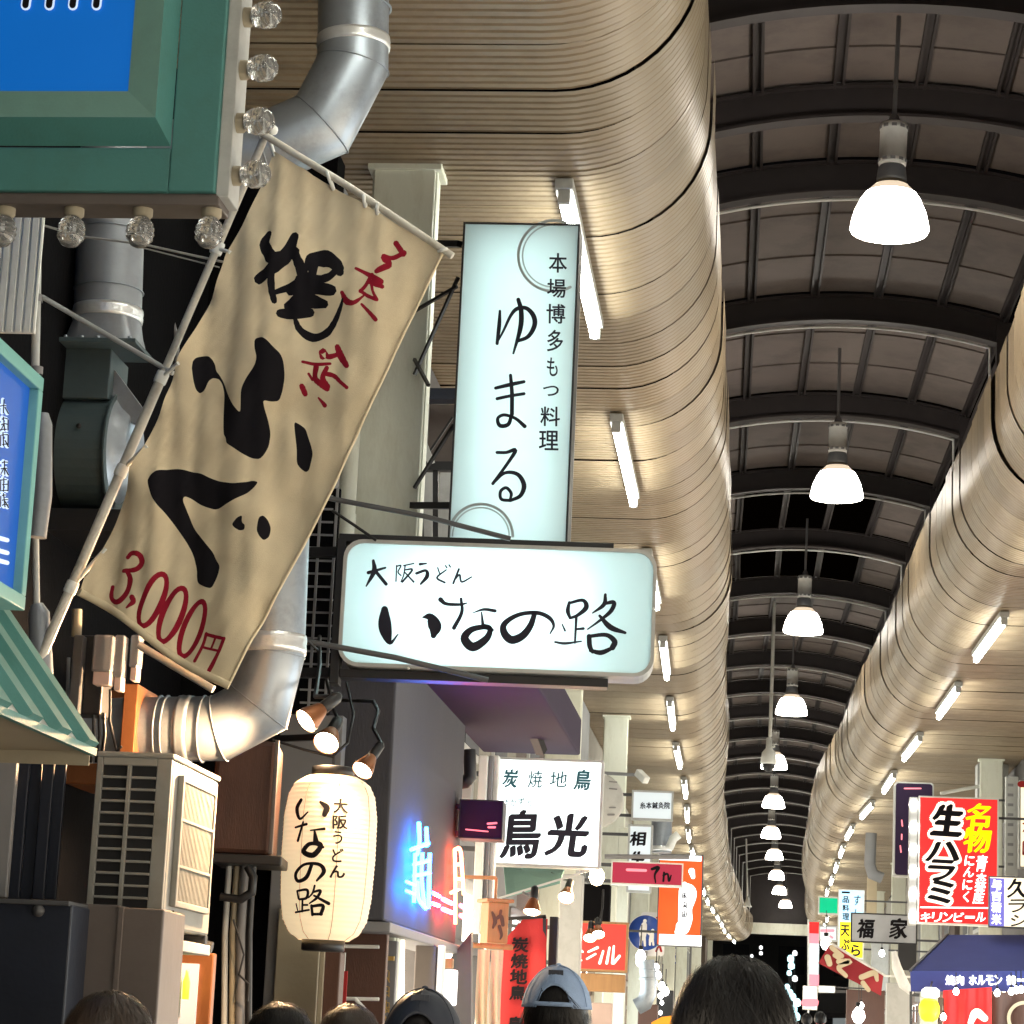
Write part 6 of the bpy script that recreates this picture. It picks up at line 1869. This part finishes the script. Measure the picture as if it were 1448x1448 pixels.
box_sign('grey_board_sign', 'grey signboard with two black characters in a black frame', (1203, 1292, 1297, 1334), 37.0, mat('grey_board', (.42, .44, .48), .5) , 'black', .1, .018, [('福', 1224, 1313, 22, 26), ('家', 1271, 1313, 24, 28)], 'matteblack', .05, arm=3.8)
# blue shop awning
t = thing('blue_awning', 'blue canvas shop awning with white lettering on its valance', 'awning', P(1370, 1400, 30))
q0, q1 = P(1340, 1322, 31.4), P(1500, 1322, 31.4); b0, b1 = P(1287, 1373, 30.0), P(1500, 1373, 30.0); c0, c1 = P(1288, 1402, 30.0), P(1500, 1402, 30.0)
mb = MB(); mb.add([b0, b1, q1, q0], [(0, 1, 2, 3)]); mb.add([b0, q0, q0 + Vector((0, .02, -.45))], [(0, 1, 2)]); part(t, 'canvas', mb, M['bluecloth'], fix=False)
mb = MB(); mb.add([c0, c1, b1, b0], [(0, 1, 2, 3)]); va = part(t, 'valance', mb, M['bluecloth'], fix=False)
vp = front(1390, 1388, 29.98)
mb = MB(); x = 1337
for ch, w in (('焼', 13), ('肉', 12), (None, 5), ('ホ', 11), ('ル', 11), ('モ', 11), ('ン', 11), (None, 4), ('鶴', 14), ('一', 13), ('番', 13)):
    if ch: put_glyph(mb, vp, ch, x + w / 2, 1386, w - 1, 13 if ch != '一' else 3, .006, .05)
    x += w + 1
part(va, 'lettering', mb, M['whiteprint'], fix=False)  # brightness of the letters on canvas put in as emission
mb = MB(); mb.bar(c0, P(1288, 1560, 30.0), .03); mb.bar(b0, q0, .03); part(t, 'frame', mb, M['darkgrey'])
t = thing('red_shop_curtain', 'red and orange shop curtain under the blue awning', 'curtain', P(1368, 1448, 29.6))
pl = front(1370, 1430, 29.6); a = pxrect(pl, 1333, 1402, 1402, 1520)
mb = MB(); mb.grid(lambda s, v: pl.pt(a[0] + (a[1] - a[0]) * s, a[2] + (a[3] - a[2]) * v + .06 * s, .02 * math.sin(s * 16)), 20, 10); cu = part(t, 'cloth', mb, M['redlit'], fix=False)  # lit look of the cloth put in as emission
mb = MB(); put_strokes(mb, [[(1372, 1446, 8), (1380, 1432, 12), (1392, 1440, 10)]], on_plane(pl), .03); part(cu, 'print', mb, M['creamprint'], fix=False)
t = thing('brown_shop_curtain', 'brown shop curtain with a pale ring at the right edge', 'curtain', P(1430, 1448, 29.7))
pl = front(1430, 1430, 29.7); a = pxrect(pl, 1402, 1404, 1480, 1520)
mb = MB(); mb.grid(lambda s, v: pl.pt(a[0] + (a[1] - a[0]) * s, a[2] + (a[3] - a[2]) * v, .02 * math.sin(s * 14)), 20, 10); cu = part(t, 'cloth', mb, M['darkwood'], fix=False)
mb = MB(); put_strokes(mb, [ringpx(1448, 1440, 22, 150, 300, 5)], on_plane(pl), .03); part(cu, 'print', mb, M['noren'], fix=False)
t = thing('yellow_lantern', 'small yellow and white round lantern at the corner of the blue awning', 'lantern', P(1315, 1440, 29.4))
mb = MB(); c = P(1314, 1428, 29.4); mb.lathe(c, [(.05, -.13), (.09, -.1), (.115, -.03), (.115, .04), (.09, .1), (.05, .13)], 20); part(t, 'shade', mb, M['yellowlit'], fix=False)
mb = MB(); c = P(1316, 1405, 29.4); mb.lathe(c, [(.05, -.05), (.1, -.03), (.1, .04), (.06, .07), (0, .07)], 20); part(t, 'top_lamp', mb, M['whiteprint'], fix=False)
mb = MB(); mb.tube([P(1316, 1396, 29.4), P(1318, 1388, 29.9)], .01, 6); part(t, 'cord', mb, M['black'])
for i, (px, py) in enumerate(((1334, 1438), (1352, 1402), (1430, 1402), (1437, 1400), (1444, 1399), (1410, 1404))):
    bulb_thing('tiny white bulb along the blue awning, %s of six from the left' % ['second', 'third', 'fifth', 'sixth', 'last', 'fourth'][i] if i else 'tiny white bulb beside the yellow lantern', px, py, 29.3, .035, 'whitelamp')
# tilted red flag
fy = 40.0; pl = front(1204, 1370, fy)
t = thing('red_flag', 'tilted red cloth flag with cream brush characters', 'flag', P(1204, 1400, fy))
CQ = [Vector(pl.uv(*c)) for c in ((1173, 1335), (1249, 1380), (1246, 1408), (1157, 1362))]
mb = MB(); mb.grid(lambda s, v: pl.pt(*(CQ[0].lerp(CQ[1], s)).lerp(CQ[3].lerp(CQ[2], s), v), .04 * math.sin(s * 9 + v * 2)), 24, 10); fl = part(t, 'cloth', mb, M['darkredcloth'], fix=False)
mb = MB(); put_strokes(mb, [[(1176, 1340, 7), (1190, 1352, 7)], [(1170, 1354, 9), (1173, 1363, 8)], [(1180, 1351, 6), (1186, 1355, 6)], [(1186, 1360, 8), (1202, 1360, 7), (1186, 1368, 7), (1196, 1380, 6)], [(1218, 1382, 8), (1236, 1376, 8), (1240, 1386, 5)], [(1220, 1390, 7), (1228, 1400, 6)]], on_plane(pl), .055); part(fl, 'brush_lettering', mb, M['noren'], fix=False)
mb = MB(); mb.tube([P(1172, 1332, fy), P(1252, 1380, fy)], .02, 8); mb.bar(P(1252, 1380, fy), Vector((3.6, fy, P(1252, 1380, fy).z)), .03); part(t, 'rod', mb, M['white'])
t, pl, fa = box_sign('sushi_sign', 'slim pale blue and yellow light box sign behind the tilted red flag', (1185, 1258, 1222, 1356), 46.0, M['skylit'], 'white', .2, .02, [('す', 1212, 1273, 9, 14), ('し', 1212, 1292, 7, 12), ('一', 1196, 1262, 11, 2), ('品', 1196, 1272, 9, 9), ('料', 1196, 1284, 9, 9), ('理', 1196, 1296, 9, 9)], 'ink', .03, arm=3.6)
mb = MB(); a = pxrect(pl, 1187, 1304, 1220, 1354); pl.slab(mb, a[0], a[1], a[2], a[3], .003, .012); o = part(fa, 'yellow_panel', mb, M['yellowlit'])
mb = MB()
for ch, x, y in (('天', 1195, 1316), ('ぷ', 1195, 1336), ('ら', 1210, 1344)): put_glyph(mb, pl, ch, x, y, 12, 15, .016, .04)
part(o, 'lettering', mb, M['ink'], fix=False)
box_sign('green_sign', 'small plain green lit sign far down on the right', (1157, 1268, 1186, 1293), 62.0, M['greenlit'], 'white', .2, .03, (), arm=3.4)
box_sign('small_grey_sign', 'tiny grey sign with pink print under the green sign', (1158, 1309, 1184, 1331), 58.0, M['softlit'], 'greywhite', .15, .03, (), strokes=[[(1162, 1316, 4), (1178, 1316, 4)], [(1174, 1324, 3), (1177, 1326, 3)]], stroke_ink='pinkprint', arm=3.4)
t = thing('white_vertical_flag', 'narrow white and red vertical flag far down on the right', 'flag', P(1150, 1396, 60))
pl = front(1150, 1350, 60)
for y0, y1, m_ in ((1304, 1320, 'redlit'), (1320, 1334, 'pinkprint'), (1334, 1378, 'softlit'), (1378, 1394, 'pinkprint')):
    mb = MB(); a = pxrect(pl, 1144, y0, 1158, y1); pl.slab(mb, a[0], a[1], a[2], a[3], 0, .02); part(t, 'cloth_panel', mb, M[m_])  # flag cloth given emission for its brightness
mb = MB(); mb.bar(P(1143, 1300, 60), P(1143, 1448, 60), .04); part(t, 'pole', mb, M['white'])
box_sign('white_pink_sign', 'low white and pink light box near the far end on the right', (1135, 1394, 1156, 1428), 55.0, M['whiteprint'], 'white', .2, .02, (), strokes=[[(1139, 1418, 12), (1152, 1418, 12)]], stroke_ink='pinkprint', arm=3.4)
box_sign('pale_roof_sign', 'low pale lit strip sign left of the tilted red flag', (1157, 1394, 1181, 1404), 55.0, M['skylit'], 'white', .2, .02, (), arm=3.4)
t = thing('dark_stall_canopy', 'small dark stall canopy below the tilted red flag', 'canopy', P(1180, 1430, 50))
mb = MB(); mb.prism([P(1160, 1404, 50), P(1196, 1404, 50), P(1204, 1432, 49), P(1155, 1432, 49)], (0, 0, -.1)); part(t, 'canvas', mb, M['darkwall'])
t = thing('flue_pipe', 'dark grey flue pipe with a bend under the right soffit', 'pipe', P(1230, 1240, 46))
mb = MB(); mb.tube([P(1232, 1178, 46), P(1230, 1222, 46), P(1234, 1236, 46), P(1248, 1242, 46)], .1, 16); part(t, 'pipe', mb, M['grey'])
filler('tan_board', 'tan board hanging below the dark grey flue pipe', 'board', (1226, 1240, 1240, 1292), 47.5, 'noren', .1)
filler('dark_door_block', 'dark doorway block under the tilted red flag', 'doorway', (1196, 1400, 1250, 1560), 48.0, 'darkwood', .3)
filler('grey_cupboard', 'grey cupboard left of the blue awning', 'cupboard', (1253, 1390, 1287, 1560), 36.0, 'greywhite', .3)
filler('wall_plate', 'grey wall board behind the tilted red flag', 'board', (1232, 1334, 1256, 1400), 44.0, 'greywhite', .1)
filler('menu_board', 'black menu board under the grey signboard', 'board', (1270, 1334, 1296, 1372), 36.6, 'black', .1)
t = thing('clear_bag', 'bundle of white plastic hanging left of the blue awning', 'bag', P(1272, 1404, 33))
mb = MB(); mb.tube([P(1264, 1345, 33), P(1268, 1368, 33), P(1278, 1392, 33), P(1290, 1406, 33)], [.03, .06, .07, .03], 10); part(t, 'bundle', mb, M['white'])
for i, (px, py, Y, r) in enumerate(((1214, 1436, 47, .12), (1247, 1348, 43, .05), (1168, 1334, 57, .12), (1218, 1422, 47, .05))):
    bulb_thing(['tall white bulb in the dark doorway', 'white bulb behind the tilted red flag', 'white bulb above the corner of the tilted red flag', 'small bulb above the tall doorway bulb'][i], px, py, Y, r, 'whitelamp')
# chain of street lights past the far end
far = [(1124, 1348, .22, 1), (1118, 1356, .3, 0), (1119, 1366, .3, 0), (1116, 1376, .22, 0), (1124, 1384, .25, 1), (1113, 1396, .25, 0), (1117, 1404, .28, 0), (1121, 1410, .3, 0), (1127, 1418, .34, 0), (1122, 1428, .34, 0), (1126, 1438, .34, 0), (1121, 1445, .34, 0), (1063, 1352, .14, 1), (1076, 1340, .16, 1), (1076, 1348, .16, 1)]
M['cyanlamp'] = glow('far_cyan_lamp', (0.55, 0.95, 1.0), 1.6)
for i, (px, py, r, w) in enumerate(far):
    c = P(px, py, 128); t = thing('street_light', 'far bluish street light past the arcade end, %s in the chain' % ['first', 'second', 'third', 'fourth', 'fifth', 'sixth', 'seventh', 'eighth', 'ninth', 'tenth', 'eleventh', 'twelfth', 'thirteenth', 'fourteenth', 'fifteenth'][i], 'lamp', (c.x, c.y, 0), 'street lights past the far end')
    mb = MB(); mb.lathe(c, [(0, -r * .6), (r * .5, -r * .4), (r * .55, .2 * r), (r * .3, r * .6), (0, r * .65)], 10); part(t, 'globe', mb, M['whiteprint'] if w else M['cyanlamp'])
    mb = MB(); mb.bar((c.x, c.y + .1, 0), (c.x, c.y + .1, c.z - r * .3), .06); part(t, 'post', mb, M['black'])
M['farwin'] = glow('far_lit_window', (0.55, 0.6, 0.6), .2)
t = thing('far_building', 'dark building closing the view past the far end', 'building', (2, 160, 0))
mb = MB(); mb.bb(-14, 18, 160, 170, 0, 13); part(t, 'wall', mb, M['darkgrey'])
for i in range(7):
    for j in range(3):
        mb = MB(); mb.bb(-9 + 3.4 * i, -7.4 + 3.4 * i, 159.9, 160, 2.5 + 3.4 * j, 4.2 + 3.4 * j); part(t, 'window', mb, M['navy'] if (i * 5 + j * 3) % 4 else M['farwin'])
# =================================================================== people walking ahead
def person(label, px, py_top, wpx, Y, hair='hair', top=(0.03, 0.03, 0.04), cap=None, style='short', yaw=0.0):
    hw = wpx * Y / FPX                         # hair width
    tp = P(px, py_top, Y)
    H = tp.z
    hh = .235; hr = hw / 2 - .012
    base = Vector((tp.x, tp.y, 0))
    t = thing('person', label, 'person', base)
    # body: one skinned figure, hands in the jacket pockets
    zs = H / 1.70
    J = [((0, 0, .95), .15, .11), ((0, 0, 1.12), .14, .10), ((0, .0, 1.28), .165, .11), ((0, .01, 1.385), .13, .085), ((0, .0, 1.45), .056, .058), ((0, -.0, 1.52), .055, .06)]
    E = [(0, 1), (1, 2), (2, 3), (3, 4), (4, 5)]
    for s in (-1, 1):
        o = len(J)
        J += [((s * .17, .01, 1.36), .07, .065), ((s * .215, .03, 1.22), .055, .055), ((s * .25, .06, 1.06), .045, .045), ((s * .225, -.06, .93), .038, .038), ((s * .17, -.13, .90), .035, .035)]
        E += [(3, o), (o, o + 1), (o + 1, o + 2), (o + 2, o + 3), (o + 3, o + 4)]
        o = len(J)
        J += [((s * .09, 0, .84), .095, .095), ((s * .095, -.03 + .06 * s, .48), .066, .066), ((s * .095, .02 + .05 * s, .10), .045, .045), ((s * .1, -.11 + .05 * s, .045), .045, .035)]
        E += [(0, o), (o, o + 1), (o + 1, o + 2), (o + 2, o + 3)]
    me = bpy.data.meshes.new('skel'); me.from_pydata([(x * zs, y * zs, z * zs) for (x, y, z), _, _ in J], E, [])
    ob = bpy.data.objects.new('skel', me); col.objects.link(ob)
    sk = ob.modifiers.new('skin', 'SKIN'); sk.use_smooth_shade = True
    lay = me.skin_vertices[0] if me.skin_vertices else None
    for i, (_, rx, ry) in enumerate(J):
        lay.data[i].radius = (rx * zs, ry * zs); lay.data[i].use_root = (i == 0)
    sb = ob.modifiers.new('sub', 'SUBSURF'); sb.levels = 2; sb.render_levels = 2
    bpy.context.view_layer.update()
    body = bpy.data.meshes.new_from_object(ob.evaluated_get(bpy.context.evaluated_depsgraph_get()))
    bpy.data.objects.remove(ob)
    # head with face, joined to the neck
    bm = bmesh.new(); bm.from_mesh(body)
    for f in bm.faces: f.material_index = 0 if f.calc_center_median().z < 1.455 * zs else 1; f.smooth = True
    for f in bm.faces:
        z = f.calc_center_median().z
        if z < .86 * zs: f.material_index = 2
    cz = H - .012 - hh / 2
    def headp(th, ph):
        x = math.sin(th) * math.cos(ph); y = math.sin(th) * math.sin(ph); z = math.cos(th)
        rx, ry = hr, hr * 1.2
        if z < 0: rx *= 1 - .28 * z * z; ry *= 1 - .12 * z * z
        v = Vector((x * rx, y * ry, z * hh / 2))
        fwd = max(0, y)                       # face looks up the street, away from the camera
        if fwd > .9: v.y += .022 * math.exp(-((z + .18) / .16) ** 2) * math.exp(-(x / .16) ** 2)      # nose
        v.y -= .010 * math.exp(-((z - .02) / .10) ** 2) * (math.exp(-((x - .33) / .14) ** 2) + math.exp(-((x + .33) / .14) ** 2)) * (y > 0)
        v.y += .006 * math.exp(-((z + .48) / .07) ** 2) * math.exp(-(x / .3) ** 2) * (y > 0)
        return v + Vector((0, 0, cz))
    NT, NP = 24, 32
    vv = [[bm.verts.new(headp(math.pi * (i + .001) / (NT + .002), 2 * math.pi * j / NP)) for j in range(NP)] for i in range(NT + 1)]
    for i in range(NT):
        for j in range(NP):
            f = bm.faces.new((vv[i][j], vv[i + 1][j], vv[i + 1][(j + 1) % NP], vv[i][(j + 1) % NP])); f.material_index = 1; f.smooth = True
    for s in (-1, 1):                          # ears
        r = bmesh.ops.create_uvsphere(bm, u_segments=10, v_segments=8, radius=.03)
        for v in r['verts']: v.co = Vector((v.co.x * .35 + s * hr * .99, v.co.y * .75 + .0, v.co.z * 1.05 + cz - .015))
        for v in r['verts']:
            for f in v.link_faces: f.material_index = 1
    bm.to_mesh(body); bm.free()
    body.materials.clear()
    body.materials.append(mat('jacket', top, .85, 0, .2, 20, .2, 200)); body.materials.append(M['skin']); body.materials.append(mat('trousers', (.03, .03, .045), .85, 0, .2, 20))
    bo = bpy.data.objects.new('body', body); col.objects.link(bo); bo.parent = t
    t.rotation_euler.z = yaw
    # hair: scalp shell plus locks following the skull
    rng = random.Random(int(px))
    mb = MB()
    low = -.60 if style == 'short' else -.95
    def sh(th, ph, off):
        # th polar from crown, ph azimuth; front (y>0) hair ends higher
        v = headp(th, ph) - Vector((0, 0, cz))
        n = Vector((v.x / hr ** 2, v.y / (1.2 * hr) ** 2, v.z / (hh / 2) ** 2)).normalized()
        return v + n * off + Vector((0, 0, cz))
    def thmax(ph):
        y = math.sin(ph)
        return math.acos(max(-.99, low * (.5 - .5 * y) + .15 * (.5 + .5 * y)))
    NP2, NT2 = 40, 14
    vs = []
    for i in range(NT2 + 1):
        for j in range(NP2):
            ph = 2 * math.pi * j / NP2; th = .01 + thmax(ph) * i / NT2
            vs.append(sh(th, ph, .010 + .005 * noise.noise(Vector((j * .8, i * .5, px))) * (1 if i else 0)) + base)
    fs = [(i * NP2 + j, (i + 1) * NP2 + j, (i + 1) * NP2 + (j + 1) % NP2, i * NP2 + (j + 1) % NP2) for i in range(NT2) for j in range(NP2)]
    mb.add(vs, fs, True)
    nl = 6500 if wpx > 110 else (3500 if wpx > 40 else 200)
    whorl = rng.random() * 6
    for _ in range(nl):
        ph = rng.random() * 2 * math.pi; t0 = rng.random() ** .7 * thmax(ph) * .86; ln = rng.uniform(.35, .8)
        w = rng.uniform(.0005, .0013); lift = rng.uniform(.007, .021); sw = rng.gauss(.0, .65) + .25
        pts = []
        K = 5
        for i in range(K + 1):
            q = i / K; th = min(t0 + ln * q, thmax(ph) + .16); p2 = ph + sw * q * .5
            pts.append(sh(th, p2, lift + .004 * math.sin(q * 3.1) + (.006 * q if rng.random() < .15 else 0)) + base)
        side = (pts[-1] - pts[0]).cross(pts[0] - base - Vector((0, 0, cz)))
        if side.length < 1e-7: continue
        if cap and t0 < (1.45 if math.sin(ph) > -.3 or abs(math.cos(ph)) > .46 else 1.0): continue
        side.normalize()
        vs = []
        for i, p in enumerate(pts):
            ww = w * (1 - .75 * i / K); vs += [p - side * ww, p + side * ww]
        mb.add(vs, [(2 * i, 2 * i + 1, 2 * i + 3, 2 * i + 2) for i in range(K)], True)
    part(t, 'hair', mb, M[hair], fix=False)
    if cap:
        mb = MB(); NPc, NTc = 48, 14
        def capp(th, ph, off=.022): return sh(th, ph, off) + base
        def cth(ph):
            y = -math.sin(ph)                       # back of the head
            e = 1.42
            if y > .3:                               # opening over the strap at the back
                g = max(0, 1 - (math.cos(ph) / .50) ** 2)
                e -= .50 * math.sqrt(g)
            return e
        vs, fs = [], []
        for i in range(NTc + 1):
            for j in range(NPc):
                ph = 2 * math.pi * j / NPc; vs.append(capp(.01 + cth(ph) * i / NTc, ph, .020 + .003 * math.sin(ph * 3)))
        mb.add(vs, [(i * NPc + j, (i + 1) * NPc + j, (i + 1) * NPc + (j + 1) % NPc, i * NPc + (j + 1) % NPc) for i in range(NTc) for j in range(NPc)], True)
        o = part(t, 'cap', mb, M[cap], fix=False)
        so = o.modifiers.new('thick', 'SOLIDIFY'); so.thickness = .004
        mb = MB()
        mb.grid(lambda s, v: base + Vector(((s - .5) * 1.9 * hr * (1 - .15 * v), hr * 1.1 + .075 * v * (1 - (2 * s - 1) ** 2 * .6), cz + .022 - .02 * v - .02 * (2 * s - 1) ** 2)), 16, 5); b = part(o, 'brim', mb, M[cap], fix=False)
        mb = MB(); mb.tube([capp(1.36, -math.pi / 2 + a, .022) for a in [(-.5 + i / 10) for i in range(11)]], .007, 6); part(o, 'strap', mb, M[cap])
        mb = MB(); mb.lathe(capp(.01, 0, .022), [(.009, 0), (.007, .005), (0, .007)], 10); part(o, 'button', mb, M[cap])
        for k in range(6):
            ph = math.pi / 6 + k * math.pi / 3
            mb = MB(); mb.tube([capp(.02 + cth(ph) * .96 * i / 10, ph, .0225) for i in range(11)], .0016, 5); part(o, 'seam', mb, M[cap])
        mb = MB()
        for i in range(4): mb.box(capp(.60, -math.pi / 2 + (i - 1.5) * .16, .026), (.011, .003, .014))
        part(o, 'embroidery', mb, M['navy'])
    return t
person('person with thick black hair seen from behind, largest head at the bottom', 1041, 1358, 160, 4.2, 'hair', (.02, .02, .024))
person('person with black hair in a faded blue cap seen from behind', 789, 1370, 92, 7.4, 'hair', (.50, .55, .65), cap='capblue', style='long')
person('person with brown hair in front of the steel cabinet', 158, 1406, 128, 5.2, 'hairbrown', (.10, .07, .06), style='long')
person('person with dark hair under the left of the lantern', 398, 1421, 100, 6.6, 'hair', (.05, .05, .06))
person('person with dark brown hair low under the lantern post', 496, 1423, 92, 7.0, 'hairbrown', (.04, .04, .04), style='long')
person('person with black hair wearing a dark cap below the neon', 600, 1404, 108, 6.0, 'hair', (.03, .03, .04), cap='navy')
person('small far person with dark hair near the right far signs', 1141, 1432, 15, 46.0, 'hair', (.1, .1, .12))
person('small far person with dark hair next to the other far walker', 1160, 1430, 17, 42.0, 'hair', (.3, .05, .05))
